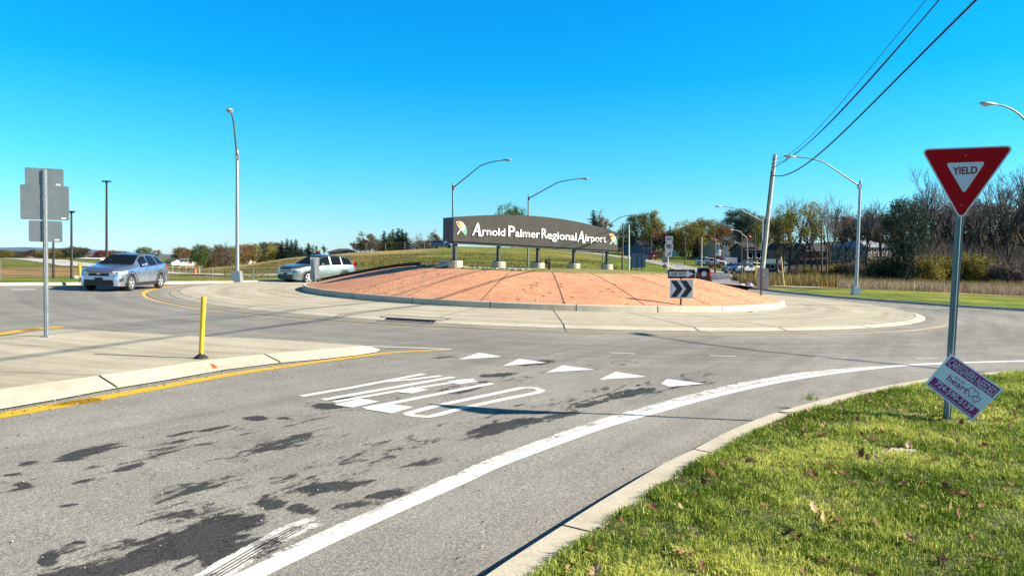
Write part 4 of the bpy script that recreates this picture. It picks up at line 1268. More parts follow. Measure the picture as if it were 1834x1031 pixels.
def lot_light(px, topy, d, label, hw):
    b = TP(px, d); tp_ = P(px + .5, topy, d)
    t = thing("floodlight_pole", label, "light pole", b, "dark light poles of the airport car park")
    mb = MB(); mb.tube([b - Vector((0, 0, .3)), tp_], [.11 * d / 62, .08 * d / 62], MAT_DARK, 8); mb.build("pole", t)
    mb = MB(); mb.box(tp_ + Vector((0, 0, .05)), (hw * 1.2, hw * .6, .10), MAT_DARK)
    mb.build("lamp_head", t)
    return b
lot_light(190.5, 326, 62, "tallest dark light pole, rising behind the blue-silver car", .55)
bb = lot_light(127.5, 381, 41, "dark light pole between the stacked sign backs and the blue-silver car", .28)
lot_light(95, 433, 41, "shortest dark light pole, seen below the stacked sign backs", .12)
for q, lb in ((bb + Vector((.25, 0, 0)), "cream concrete pole footing in the grass left of the blue-silver car"),):
    mb = MB(); mb.lathe(q, [(.22, -.1), (.22, .12), (.19, .15)], m_foot, 14); tag(mb.build("pole_footing", loc=q), lb, "footing")

# ---- utility poles and wires
m_wood = M("silvered_wood_pole", (0.56, 0.52, 0.47), 0.85, var=0.2, scale=3)
m_woodd = M("dark_wood_pole", (0.12, 0.095, 0.07), 0.9, var=0.2, scale=3)
def upole(label, px, d, topx, topy, r=.15, mat=None, arms=0, parts=()):
    b = TP(px, d); tp_ = P(topx, topy, d)
    t = thing("utility_pole", label, "utility pole", b, "utility poles along the road")
    mb = MB(); mb.tube([b - Vector((0, 0, .5)), b + (tp_ - b) * .5, tp_], [r, r * .85, r * .7], mat or m_wood, 12); mb.build("pole", t, smooth=True)
    if arms:
        mb = MB(); mb.box(tp_ - Vector((0, 0, .5)), (arms, .1, .12), mat or m_wood); mb.build("crossarm", t)
    return t, b, tp_
T0, B0, U0 = upole("leaning silvered wood utility pole carrying the cables on the right", 1361, 57, 1388, 277, .20)
mb = MB()
dd_ = (U0 - B0)
for f_ in (.965, .935, .905, .845):
    mb = MB(); mb.blob(B0 + dd_ * f_ + Vector((-.12, -.1, 0)), (.07, .07, .10), MAT_DARK, 8, 5); mb.build("insulator", T0)
mb = MB(); mb.tube([B0 + dd_ * s + Vector((-.17, -.08, 0)) for s in (.02, .3, .6, .88)], .035, MAT_DARK, 6); mb.build("conduit", T0)
Pn = Vector((7.6, -9.0, gz(7.6, -9)))
tN = thing("utility_pole", "utility pole behind the viewer that the cables run to", "utility pole", Pn, "utility poles along the road")
mb = MB(); mb.tube([Pn - Vector((0, 0, .5)), Pn + Vector((0, 0, 13.2))], [.2, .15], m_wood, 12); mb.build("pole", tN, smooth=True)
m_cable = M("black_cable", (0.015, 0.015, 0.03), 0.6, var=0)
# each cable: attach point on the far pole, then through picture points at chosen distances
def cable(label, f_, mids, r, end):
    a = B0 + dd_ * f_; o_ = Vector((0, 0, HC))
    n_ = Vector((end.y - a.y, a.x - end.x, 0)).normalized()      # the cable hangs in the vertical plane between the poles
    pts = [a] + [o_ + ray(x, y) * ((a - o_).dot(n_) / ray(x, y).dot(n_)) for x, y, d in mids]
    pts = pts + [end]; hd_ = Vector((end.x - a.x, end.y - a.y, 0)); Lh = hd_.length; hd_.normalize()
    ss = [(p_ - a).dot(hd_) for p_ in pts]; cf = np.polyfit(ss, [p_.z for p_ in pts], 4, w=[8] + [6] * (len(pts) - 2) + [2])
    ln = [Vector((a.x, a.y, 0)) + hd_ * s_ + Vector((0, 0, float(np.polyval(cf, s_)))) for s_ in np.linspace(0, Lh, 90)]
    mb = MB(); mb.tube(ln, r, m_cable, 6)
    tag(mb.build("overhead_cable", loc=a), label, "cable", "cables between the utility poles")
cable("thick overhead cable, the lowest and rightmost of the bundle", .845, [(1400, 314.5, 54.5), (1440, 297, 49), (1500, 246, 41), (1580, 168, 32.5), (1660, 88, 26.5), (1746, 2, 21.5)], .038, Vector((7.9, -9, 10.6)))
cable("overhead cable second from the right of the bundle", .905, [(1403, 290, 53.5), (1430, 271, 49), (1500, 207, 41.5), (1580, 118, 34), (1640, 49, 29.5), (1681, 2, 27)], .025, Vector((7.6, -9, 12.4)))
cable("overhead cable running close beside the second from the right", .935, [(1405, 287, 53.5), (1432, 268.5, 49), (1500, 205, 41.5), (1580, 116.5, 34), (1641, 46, 29.5), (1683.5, 0, 27)], .016, Vector((7.5, -9, 12.6)))
cable("thin overhead cable, the leftmost of the bundle", .965, [(1404, 281, 54), (1440, 254, 48), (1500, 193, 41), (1580, 95, 33.5), (1620, 47, 30.5), (1658, 1, 28)], .014, Vector((7.2, -9, 12.9)))
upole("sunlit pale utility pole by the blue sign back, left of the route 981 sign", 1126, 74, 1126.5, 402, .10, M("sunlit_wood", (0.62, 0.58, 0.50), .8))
upole("grey utility pole just left of the sunlit pale one", 1114, 92, 1115.5, 399, .12, m_woodd)
upole("thin far utility pole in front of the grey-blue house", 1166, 165, 1166.5, 418, .13, m_woodd)
upole("thin far utility pole beside the olive tree right of the route 981 sign", 1226.5, 150, 1227, 424, .13, m_woodd)
upole("bare wood pole in front of the dark conifer on the hill", 1255.5, 112, 1257, 425, .13, m_wood)
upole("dark utility pole in front of the white house with the red roof", 1280.5, 112, 1279, 405, .13, m_woodd)
upole("very thin dark pole left of the hanging red ball", 1327.5, 70, 1329, 413, .06, m_woodd)
upole("dark pole right of the hanging red ball", 1351, 118, 1352.5, 412, .12, m_woodd, 2.2)
upole("thin wood pole standing in the bare trees left of the galvanised lamp", 1480.5, 82, 1481, 442, .10, m_woodd)
upole("tall dark pole in front of the bare trees left of the galvanised lamp", 1472, 88, 1471, 395, .12, m_woodd)

# yellow guy-wire guards, other far signs
def stick(name, label, cat, a, b, r, mat, n=8, group=None):
    mb = MB(); mb.tube([a, b], r, mat, n); return tag(mb.build(name, loc=a), label, cat, group)
m_pg = M("pale_yellow_guard", (0.70, 0.52, 0.18), .6)
stick("guy_wire_guard", "pale yellow guy-wire guard leaning on the right lawn", "guy wire guard", TP(1404.5, 66), P(1399, 460, 66), .07, m_pg)
stick("guy_wire_guard", "bright yellow guy-wire guard beside the far route sign", "guy wire guard", TP(1351, 72), P(1356, 466, 72), .07, MAT_YELLOW)
stick("guy_wire_guard", "pale guy-wire guard slanting on the far verge by the red car", "guy wire guard", TP(1309, 100), P(1297, 472, 100), .08, m_pg)
b = W(0, 0, 0); b = TP(143, 33); stick("marker_post", "yellow marker post in the grass behind the blue-silver car's bonnet", "marker post", b, P(142.5, 471, 33), .06, MAT_YELLOW)
# route 981 sign
def route_sign(px, d, label, plates, post_top, post_mat, rr=.035, yaw=0):
    b = TP(px, d); u, w, n = frame_to_cam(b, yaw)
    t = thing("route_sign", label, "road sign", b)
    mb = MB(); mb.tube([b - Vector((0, 0, .3)), P(px, post_top, d) - n * .02], rr, post_mat, 8); mb.build("post", t)
    for kind, x0, y0, x1, y1, txt, mt in plates:
        c0, uu, w_, h_ = plate_frame(x0, y0, x1, y1, b, n, .04)
        mb = MB()
        if kind == 'key': shp = [(.06, 0), (.94, 0), (1, .62), (.93, .84), (.86, .86), (.84, 1), (.16, 1), (.14, .86), (.07, .84), (0, .62)]
        elif kind == 'dia': shp = [(.5, 0), (1, .5), (.5, 1), (0, .5)]
        else: shp = [(0, 0), (1, 0), (1, 1), (0, 1)]
        mb.prism([(a * w_, b_ * h_) for a, b_ in shp], c0, uu, Zv, n, .01, mt)
        pl = mb.build("plate", t)
        if txt == 'arrow':
            mb = MB(); a = [(.25, .22), (.36, .12), (.66, .52), (.80, .40), (.82, .82), (.42, .72), (.56, .62)]
            mb.poly([c0 + uu * (p_[0] * w_) + Zv * (p_[1] * h_) + n * .01 for p_ in a], m_black); mb.build("arrow", pl)
        elif txt:
            mb = MB(); put_text(mb, txt, c0 + n * .01, uu, Zv, .14 * w_, .22 * h_, .72 * w_, .56 * h_, m_black, .02); mb.build("lettering", pl)
m_sunw = M("sunlit_sign_white", (0.82, 0.82, 0.80), .5, var=0.02)
route_sign(1196.7, 52, "white north route 981 sign with an arrow plate, on a white post behind the mound", [('r', 1191.5, 423, 1205, 432.5, "NORTH", m_sunw), ('key', 1190.5, 433, 1206, 449.5, "981", m_sunw), ('r', 1191.5, 450, 1203.5, 460, 'arrow', m_sunw)], 424, m_sunw, .03)
m_gb = M("grey_sign_back", (0.27, 0.27, 0.25), .6)
route_sign(1190, 66, "grey rectangular and diamond sign backs on a post left of the route 981 sign", [('r', 1186, 457.5, 1195, 470, None, m_gb), ('dia', 1185, 471.5, 1195, 481.5, None, m_gb)], 458, m_gb, .03)
route_sign(1346.5, 82, "small far white route 981 sign beside the yellow guard", [('r', 1341.5, 466.5, 1349.5, 471, "NORTH", m_sunw), ('key', 1340.5, 472, 1350, 479.5, "981", m_sunw)], 467, m_gb, .03)
route_sign(1333.5, 84, "small grey sign back left of the far route 981 sign", [('r', 1330, 465.5, 1337, 478, None, m_gb)], 466, m_gb, .03)
# large blue-grey sign back on three posts
b = TP(1142, 62); u, w, n = frame_to_cam(b, 0)
t = thing("guide_sign", "large blue-grey sign back on dark posts beside the road behind the mound", "road sign", b)
c0, uu, w_, h_ = plate_frame(1129.5, 453.5, 1156, 479.5, b, n, .03)
m_bl = M("blue_grey_panel", (0.12, 0.20, 0.28), .45, 0.3, .1, 3)
mb = MB(); mb.prism([(0, 0), (w_, 0), (w_, h_), (0, h_)], c0, uu, Zv, n, .02, m_bl); mb.build("plate", t)
for a in (.04, .42, .75):
    q = c0 + uu * (a * w_) + n * .04
    mb = MB(); mb.box(q + Vector((0, 0, h_ / 2 - .35)), (.07, .05, h_ + .9), MAT_DARK); mb.build("post", t)
# red ball light hanging off the far lamp pole
b = P(1341.5, 424.5, 126.5); t = thing("hanging_ball", "red round ball hanging on the far lamp pole", "ball", b)
mb = MB(); mb.blob(b, (.34, .34, .34), M("ball_red", (0.5, 0.02, 0.015), .4, var=0), 12, 8); mb.build("ball", t, smooth=True)
mb = MB(); mb.tube([b + Vector((-.4, 0, .5)), b + Vector((0, 0, .32))], .03, MAT_DARK, 6); mb.build("bracket", t)

# storm drain in the apron's edge
ca = G(718, 578, .03); aa = math.atan2(ca.y - CEN[1], ca.x - CEN[0])
t = thing("storm_drain", "kerb-inlet storm drain with a dark slot in the apron's edge", "drain", W(ca.x, ca.y, .03))
def pol(r_, a, h): return W(CEN[0] + r_ * math.cos(a), CEN[1] + r_ * math.sin(a), h)
mb = MB()
for ra, rb_, a0, a1, ha, hb, mt in ((15.75, RA + .02, -.062, .062, .117, .115, MAT_GUT), (RA + .02, RA + .12, -.058, .058, .115, .09, MAT_CONC2),):
    mb.grid([[pol(ra, aa + a0 + (a1 - a0) * k / 8, ha) for k in range(9)], [pol(rb_, aa + a0 + (a1 - a0) * k / 8, hb) for k in range(9)]], mt)
mb.build("lid", t)
mb = MB(); mb.grid([[pol(RA + .13, aa - .045 + .09 * k / 8, .086) for k in range(9)], [pol(RA + .30, aa - .045 + .09 * k / 8, .05) for k in range(9)]], MAT_BLACK); mb.build("slot", t)
mb = MB()
for k in range(12): 
    a = aa - .05 + .1 * (k + .5) / 12
    mb.add([pol(RB + .06, a - .0015, .031), pol(RB + .06, a + .0015, .031), pol(RB + .45, a + .0015, .024), pol(RB + .45, a - .0015, .024)], [(0, 1, 2, 3)], MAT_DARK)
mb.build("grate", t)
# small debris
rng = random.Random(11)
mb = MB(); m_deb = M("debris", (0.04, 0.035, 0.03), .9)
c = G(1342, 559, .11); mb.blob(c, (.14, .06, .03), m_deb, 7, 4); mb.blob(c + Vector((.09, 0, .015)), (.05, .05, .02), m_deb, 6, 4)
tag(mb.build("rubber_scrap", loc=c), "black scrap of rubber lying at the foot of the island kerb", "debris")
mb = MB()
for k in range(260):
    x = rng.uniform(0, 700); q = np.interp(x, [0, 210, 403, 640], [732, 695, 662, 636]) + abs(rng.gauss(0, 9))
    c = G(x, q, .015); s = rng.uniform(.003, .011); mb.blob(c, (s, s, s * .6), m_deb if rng.random() < .7 else MAT_CONC2, 5, 3)
for k in range(140):
    c = G(rng.uniform(0, 650), rng.uniform(600, 700), .105)
    if c.y > 0:
        pass
for k in range(220):
    x = rng.uniform(0, 1400); y = rng.uniform(650, 1020)
    c = G(x, y, .008); s = rng.uniform(.003, .009); mb.blob(c, (s, s, s * .6), m_deb if rng.random() < .6 else MAT_CONC2, 5, 3)
struct(mb.build("road_grit"), 'stuff', "loose grit on the road")
# ================================================================== vehicles
def paint_mat(name, c, metal=0.5, rough=0.28):
    m, t, b = new_mat(name)
    b.inputs['Base Color'].default_value = (*c, 1); b.inputs['Metallic'].default_value = metal
    b.inputs['Roughness'].default_value = rough; b.inputs['Coat Weight'].default_value = 0.45; b.inputs['Coat Roughness'].default_value = 0.08
    n = noise(t, 2.5, 3); t.links.new(ramp(t, n, [(0.3, rough), (0.7, rough + .08)]), b.inputs['Roughness'])
    return m
m_glass, t_, b_ = new_mat("car_glass")
b_.inputs['Base Color'].default_value = (0.01, 0.014, 0.018, 1); b_.inputs['Roughness'].default_value = 0.04
tr_ = N(t_, "ShaderNodeBsdfTransparent"); tr_.inputs[0].default_value = (0.30, 0.35, 0.34, 1); b_.inputs['Specular IOR Level'].default_value = 0.3
mx_ = N(t_, "ShaderNodeMixShader"); mx_.inputs[0].default_value = 0.72
t_.links.new(tr_.outputs[0], mx_.inputs[1]); t_.links.new(b_.outputs[0], mx_.inputs[2]); t_.links.new(mx_.outputs[0], t_.nodes['Material Output'].inputs[0])
m_tint = M("tinted_glass", (0.008, 0.010, 0.014), 0.08, var=0, spec=0.25)
m_clad = M("black_cladding", (0.018, 0.018, 0.02), 0.6, var=0.1)
m_chr = M("chrome", (0.75, 0.76, 0.78), 0.12, 1.0, 0)
m_rim = M("alloy_rim", (0.58, 0.59, 0.60), 0.3, 0.7, 0)
m_lamp = M("headlight_glass", (0.62, 0.66, 0.70), 0.08, 0.3, 0, coat=1.0)
m_amb = M("amber_lens", (0.75, 0.28, 0.06), 0.2, var=0); m_tail = M("tail_lamp_red", (0.45, 0.01, 0.01), 0.2, var=0)
m_seat = M("seat_fabric", (0.03, 0.03, 0.032), 0.9, var=0.2)
m_plate = M("licence_plate_white", (0.7, 0.7, 0.72), .5, var=0)

def make_car(name, label, p, detail=True):
    L = p['L']; kn = lambda k, x: float(np.interp(x, [q[0] for q in p[k]], [q[1] for q in p[k]]))
    xf, xr, ra, rw = p['xf'], p['xr'], p['ra'], p['rw']
    def zb(x):
        z = kn('bot', x)
        for xc in (xf, xr):
            if abs(x - xc) < ra: z = max(z, rw + math.sqrt(ra * ra - (x - xc) ** 2))
        return z
    def sect(x):
        w, zt, zl, wr = kn('w', x), kn('top', x), kn('belt', x), kn('wr', x)
        zl = min(zl, zt - .03); b = zb(x)
        ws = w * .96
        pts = [(ws, b), (w * .985, max(b + .02, .36)), (w, max(b + .04, zl * .62)), (w * .995, max(b + .06, zl * .8)), (w * .975, max(b + .08, zl - .05)), (w * .945, max(b + .1, zl))]
        y0, z0 = pts[-1]; zr = max(z0 + .01, zt - .09 * min(1, (zt - z0) / .3))
        crown = (zt - z0)
        for f in (.12, .3, .5, .7, .88): pts.append((y0 + (wr - y0) * f, z0 + (zr - z0) * f))
        pts += [(wr, zr), (wr * .94, zr + (zt - zr) * .55), (wr * .82, zr + (zt - zr) * .82), (wr * .5, zt - .008), (0, zt)]
        return pts
    xs = sorted(set([round(q, 3) for q in np.linspace(0, L, int(L / .05) + 1)] + [round(xc + s * ra, 3) for xc in (xf, xr) for s in (-1, 1)]))
    xs = [x for x in xs if 0 <= x <= L]
    S = [sect(x) for x in xs]; ns = len(S[0])
    def side_open(x, z):        # glazed door windows
        for (a0, b0, a1, b1, tr) in p['glass']:
            pass
        return False
    root = thing(name, label, "car", Vector((0, 0, 0)))
    zero = lambda v: v - Vector((L / 2, 0, 0))
    ws0, ws1 = p['screen']; rg0, rg1 = p['rear']
    mb = MB()
    for sgn in (-1, 1):
        V = [Vector((x - L / 2, sgn * q[0], q[1])) for x, s in zip(xs, S) for q in s]
        F = []
        for i in range(len(xs) - 1):
            xm = (xs[i] + xs[i + 1]) / 2
            for j in range(ns - 1):
                glass_band = 6 <= j <= 10 and any(a + .04 < xm < b - .04 for a, b in p['doors'])
                screen = (j >= 12 and ws0 + .06 < xm < ws1 - .04)
                if glass_band or screen: continue
                a = i * ns + j; q = (a, a + 1, a + 1 + ns, a + ns)
                F.append(q if sgn > 0 else q[::-1])
        mb.add(V, F, p['paint'])
    for xi, s in ((0, S[0]), (-1, S[-1])):
        pts = [Vector((xs[xi] - L / 2, q[0], q[1])) for q in s] + [Vector((xs[xi] - L / 2, -q[0], q[1])) for q in s[::-1]]
        mb.poly(pts, p['paint'])
    body = mb.build("body", root, smooth=True)
    # smooth body edges
    def Y(x, z):
        s = sect(x); zz = [q[1] for q in s]; k = 12
        return float(np.interp(z, zz[:k], [q[0] for q in s][:k]))
    def side_strip(mb, x0, x1, zlo, zhi, mat, eps=.006, nx=14, nz=4, sides=(-1, 1)):
        for sgn in sides:
            rows = []
            for i in range(nx + 1):
                x = x0 + (x1 - x0) * i / nx; a, b = zlo(x), zhi(x)
                rows.append([Vector((x - L / 2, sgn * (Y(x, a + (b - a) * k / nz) + eps), a + (b - a) * k / nz)) for k in range(nz + 1)])
            mb.grid(rows, mat, flip=(sgn < 0))
    belt = lambda x: kn('belt', x) + .015
    def roofz(x):
        s = sect(x); return s[11][1] - .015
    # side windows
    for i, (a, b) in enumerate(p['doors']):
        for sgn in (-1, 1):
            mb = MB()
            A0, A1 = p['wx'][i]
            def hi(x, a=a, b=b):
                z = roofz(x)
                return max(belt(x) + .004, z)
            side_strip(mb, a, b, belt, hi, m_glass if i == 0 else m_tint, .004, sides=(sgn,))
            mb.build("side_window", root, smooth=True)
    # windscreen and rear glass over the top surface
    def ZT(x, yf):
        s = sect(x); ys = [q[0] for q in s][11:]; zs = [q[1] for q in s][11:]
        return yf * s[11][0], float(np.interp(yf * s[11][0], ys[::-1], zs[::-1]))
    def top_patch(x0, x1, mat, eps, yf=.93, nx=10, ny=10):
        mb = MB(); rows = []
        for i in range(nx + 1):
            x = x0 + (x1 - x0) * i / nx; row = []
            for k in range(ny + 1):
                f = -yf + 2 * yf * k / ny; yy, zz = ZT(x, abs(f)); row.append(Vector((x - L / 2 - eps * (.6 if x < L / 2 else -.6), math.copysign(yy, f), zz + eps)))
            rows.append(row)
        mb.grid(rows, mat, flip=False); return mb
    top_patch(ws0, ws1, m_glass, .008).build("windscreen", root, smooth=True)
    top_patch(rg0, rg1, m_tint, .008, .88).build("rear_window", root, smooth=True)
    # wheel arches and sills
    for xc in (xf, xr):
        for sgn in (-1, 1):
            mb = MB(); rows = []
            for k in range(25):
                th = R(-12 + 204 * k / 24) if True else 0
                row = []
                for r_, e in ((ra - .005, -.06), (ra - .005, .014), (ra + .10, .014), (ra + .105, 0)):
                    x = xc - math.cos(th) * r_; z = rw + math.sin(th) * r_
                    row.append(Vector((x - L / 2, sgn * (Y(min(max(x, .02), L - .02), max(z, zb(min(max(x, 0), L)))) + e), z)))
                rows.append(row)
            mb.grid(rows, p['clad'], flip=(sgn > 0)); mb.build("wheel_arch", root, smooth=True)
    for sgn in (-1, 1):
        mb = MB(); side_strip(mb, xf + ra, xr - ra, lambda x: kn('bot', x) - .02, lambda x: kn('bot', x) + p['sill'], p['clad'], .012, sides=(sgn,)); mb.build("sill", root, smooth=True)
    mb = MB(); mb.box((0, 0, .30), (L - .5, kn('w', L / 2) * 1.7, .16), MAT_BLACK)
    for xc in (xf, xr): mb.box((xc - L / 2, 0, rw + ra / 2 + .02), (ra * 1.9, kn('w', L / 2) * 1.55, ra + .1), MAT_BLACK)
    mb.build("underbody", root)
    mb = MB()
    for sx_ in (xf + 1.25, xf + 2.15):
        for sy_ in (-.36, .36):
            mb.box((sx_ - L / 2, sy_, .62), (.50, .48, .16), m_seat); mb.box((sx_ + .28 - L / 2, sy_, .92), (.14, .46, .55), m_seat); mb.box((sx_ + .30 - L / 2, sy_, 1.26), (.09, .26, .15), m_seat)
    mb.box((ws0 + .35 - L / 2, 0, kn('belt', ws0 + .4) - .10), (.45, 1.3, .16), m_seat)
    mb.box(((ws0 + rg0) / 2 - L / 2, 0, .48), (rg0 - ws0, 1.4, .08), m_seat)
    mb.build("interior", root)
    # wheels
    for xc in (xf, xr):
        for sgn in (-1, 1):
            cx_ = xc - L / 2; cy_ = sgn * (kn('w', xc) - .11)
            prof_ = [(rw * .66, -.09), (rw * .9, -.11), (rw * .985, -.085), (rw, -.04), (rw, .04), (rw * .985, .085), (rw * .9, .11), (rw * .66, .09)]
            n = 24
            mb = MB(); mb.grid([[Vector((cx_ + r_ * math.cos(2 * math.pi * k / n), cy_ + sgn * o_, rw + r_ * math.sin(2 * math.pi * k / n))) for k in range(n)] for r_, o_ in prof_], MAT_RUBBER, close=True, flip=(sgn < 0))
            wh = mb.build("wheel", root, smooth=True)
            mb = MB(); q = lambda r_, th, o_: Vector((cx_ + r_ * math.cos(th), cy_ + sgn * o_, rw + r_ * math.sin(th)))
            mb.grid([[q(r_, 2 * math.pi * k / n, o_) for k in range(n)] for r_, o_ in ((rw * .70, .088), (rw * .66, .092), (rw * .60, .055))], m_rim, close=True)
            mb.poly([q(rw * .61, 2 * math.pi * k / n, .03) for k in range(n)], MAT_BLACK)
            for k in range(5):
                th = 2 * math.pi * k / 5 + .3
                for dlt in (-.16, .16):
                    mb.add([q(.03, th + 1.2, .075), q(.03, th - 1.2, .075), q(rw * .62, th + dlt - .085, .07), q(rw * .62, th + dlt + .085, .07)], [(0, 1, 2, 3)], m_rim)
            mb.poly([q(.055, 2 * math.pi * k / 10, .082) for k in range(10)], m_rim)
            mb.build("rim", wh)
    # lamps, grille and trim
    hx0, hx1, hz0, hz1 = p['head']
    for sgn in (-1, 1):
        mb = MB(); side_strip(mb, hx0, hx1, lambda x: hz0 + (hz1 - hz0) * .55 * ((x - hx0) / (hx1 - hx0)) ** 1.3, lambda x: hz1 - .01 + .03 * (x - hx0) / (hx1 - hx0), m_lamp, .012, sides=(sgn,))
        w0 = kn('w', 0) * .97
        mb.add([Vector((-.012 - L / 2, sgn * w0, hz0 + .01)), Vector((-.012 - L / 2, sgn * w0, hz1 - .03)), Vector((-.014 - L / 2, sgn * w0 * .74, hz1 - .06)), Vector((-.014 - L / 2, sgn * w0 * .78, hz0))], [(0, 1, 2, 3)], m_lamp)
        h = mb.build("headlight", root, smooth=True)
        mb = MB(); side_strip(mb, hx1 - .12, hx1 - .01, lambda x: hz0 + (hz1 - hz0) * .62, lambda x: hz1 - .03, m_amb, .018, 4, 2, (sgn,)); mb.build("indicator", h)
        mb = MB(); mb.blob((hx0 + .06 - L / 2, sgn * (Y(hx0 + .06, (hz0 + hz1) / 2) + .01), (hz0 + hz1) / 2 - .01), (.05, .05, .045), m_chr, 8, 6); mb.build("bulb", h)
        mb = MB(); tx0, tz0, tz1 = p['tail']; side_strip(mb, tx0, L - .03, lambda x: tz0, lambda x: tz1, m_tail, .012, 6, 3, (sgn,))
        wl = kn('w', L) * .97
        mb.add([Vector((L / 2 + .012, sgn * wl, tz0)), Vector((L / 2 + .012, sgn * wl, tz1 - .03)), Vector((L / 2 + .012, sgn * wl * .72, tz1 - .05)), Vector((L / 2 + .012, sgn * wl * .72, tz0 + .02))], [(0, 1, 2, 3)], m_tail)
        mb.build("tail_light", root)
        mb = MB(); mx = p['mirror']; yy = Y(mx, belt(mx))
        mb.blob((mx - L / 2, sgn * (yy + .13), belt(mx) + .09), (.08, .12, .075), p['paint'], 10, 6); mb.box((mx + .02 - L / 2, sgn * (yy + .03), belt(mx) + .03), (.06, .10, .04), m_clad)
        mb.build("wing_mirror", root, smooth=True)
        for a, b in p['doors'][:2]:
            mb = MB(); hx = b - .22; zz = belt(hx) - .12; mb.box((hx - L / 2, sgn * (Y(hx, zz) + .02), zz), (.19, .03, .035), p.get('handle', p['paint'])); mb.build("door_handle", root)
        # door shut lines
        mb = MB()
        for xl in p['seams']: side_strip(mb, xl, xl + .012, lambda x: max(zb(x), .3), lambda x: belt(x) - .01, MAT_BLACK, .003, 1, 5, (sgn,))
        side_strip(mb, p['doors'][0][0] + .1, p['doors'][1][1], lambda x: belt(x) - .022, lambda x: belt(x) - .004, m_clad, .007, 10, 1, (sgn,))
        mb.build("side_trim", root)
        if p.get('rails'):
            mb = MB(); r0, r1 = p['rails']
            pts = []
            for k in range(13):
                x = r0 + (r1 - r0) * k / 12; s = sect(x); e = min(k, 12 - k); pts.append(Vector((x - L / 2, sgn * s[11][0] * .97, s[12][1] + (.02 if e == 0 else .055 if e == 1 else .07))))
            mb.tube(pts, .018, p['railmat'], 6); mb.build("roof_rail", root, smooth=True)
        if p.get('fog'):
            fx0, fx1, fz0, fz1 = p['fog']
            mb = MB(); side_strip(mb, fx0, fx1, lambda x: fz0 + .03 * (x - fx0), lambda x: fz1 + .05 * (x - fx0) / (fx1 - fx0), m_clad, .01, 6, 3, (sgn,)); fg = mb.build("fog_light", root)
            mb = MB(); mb.blob(((fx0 + fx1) / 2 - L / 2 - .02, sgn * (Y((fx0 + fx1) / 2, (fz0 + fz1) / 2) + .015), (fz0 + fz1) / 2), (.05, .04, .045), m_chr, 8, 6); mb.build("lens", fg)
    w0 = kn('w', 0)
    for pr in p['front']:
        nm, y, z0_, z1_, mt, out, tp = pr
        mb = MB(); a = [Vector((-out - L / 2, -y, z0_)), Vector((-out - L / 2, y, z0_)), Vector((-out - L / 2, y * tp, z1_)), Vector((-out - L / 2, -y * tp, z1_))]
        bk = [q + Vector((out + .02, 0, 0)) for q in a]
        mb.add(a + bk, [(3, 2, 1, 0)] + [(i, (i + 1) % 4, (i + 1) % 4 + 4, i + 4) for i in range(4)], mt); mb.build(nm, root)
    mb = MB(); mb.prism([(-.15, 0), (.15, 0), (.15, .15), (-.15, .15)], Vector((L / 2 + .012, 0, p['tail'][1] - .12)), Vector((0, 1, 0)), Zv, Vector((1, 0, 0)), .01, m_plate); mb.build("licence_plate", root)
    mb = MB(); mb.box((L / 2 - .05, 0, .42), (.14, kn('w', L) * 1.9, .2), p['clad']); mb.build("bumper", root)
    return root

silverblue = paint_mat("silver_blue_paint", (0.50, 0.57, 0.72), .9, .22)
cross = dict(L=4.45, xf=.90, xr=3.53, ra=.375, rw=.34, paint=silverblue, clad=m_clad, sill=.12, railmat=m_clad, rails=(2.05, 3.75),
    bot=[(0, .24), (.25, .22), (4.15, .24), (4.45, .36)],
    top=[(0, .74), (.05, .83), (.15, .90), (.4, .97), (.9, 1.03), (1.25, 1.07), (1.6, 1.27), (2.0, 1.475), (2.3, 1.525), (2.8, 1.54), (3.4, 1.51), (3.75, 1.46), (4.05, 1.33), (4.3, 1.10), (4.4, 1.0), (4.45, .93)],
    belt=[(0, .62), (.1, .74), (.3, .84), (.9, .93), (1.3, .97), (2.5, 1.01), (3.5, 1.07), (4.1, 1.10), (4.45, .92)],
    w=[(0, .62), (.06, .73), (.15, .80), (.35, .86), (.8, .885), (3.7, .885), (4.2, .84), (4.38, .76), (4.45, .68)],
    wr=[(0, .48), (.15, .60), (.5, .70), (1.25, .76), (1.6, .70), (2.05, .60), (2.8, .60), (3.5, .585), (4.1, .58), (4.45, .58)],
    screen=(1.27, 2.0), rear=(3.80, 4.33), doors=[(1.72, 2.42), (2.50, 3.22), (3.30, 3.92)], wx=[(0, 0)] * 3, glass=[],
    head=(.03, .58, .68, .82), tail=(4.0, .92, 1.06), mirror=1.78, seams=(1.42, 2.46, 3.24), fog=(.10, .30, .40, .52),
    front=[("grille", .40, .62, .77, MAT_BLACK, .02, .96), ("bumper_intake", .60, .24, .47, MAT_BLACK, .02, .92), ("emblem", .07, .68, .72, m_chr, .035, .8), ("grille_bar", .38, .735, .75, m_chr, .032, 1.0), ("licence_bracket", .16, .47, .56, m_clad, .012, 1)])
c1 = make_car("parked_car" if False else "crossover_car", "silver-blue crossover car with black roof rails and wheel arches entering the roundabout, left", cross)
fp = G(203, 520.2, 0); cc = fp + Vector((-.02, 1, 0)) * 1.32 + Vector((-.12, 0, 0)); c1.location = W(cc.x, cc.y, .002); c1.rotation_euler = (0, 0, math.atan2(1, -.02))

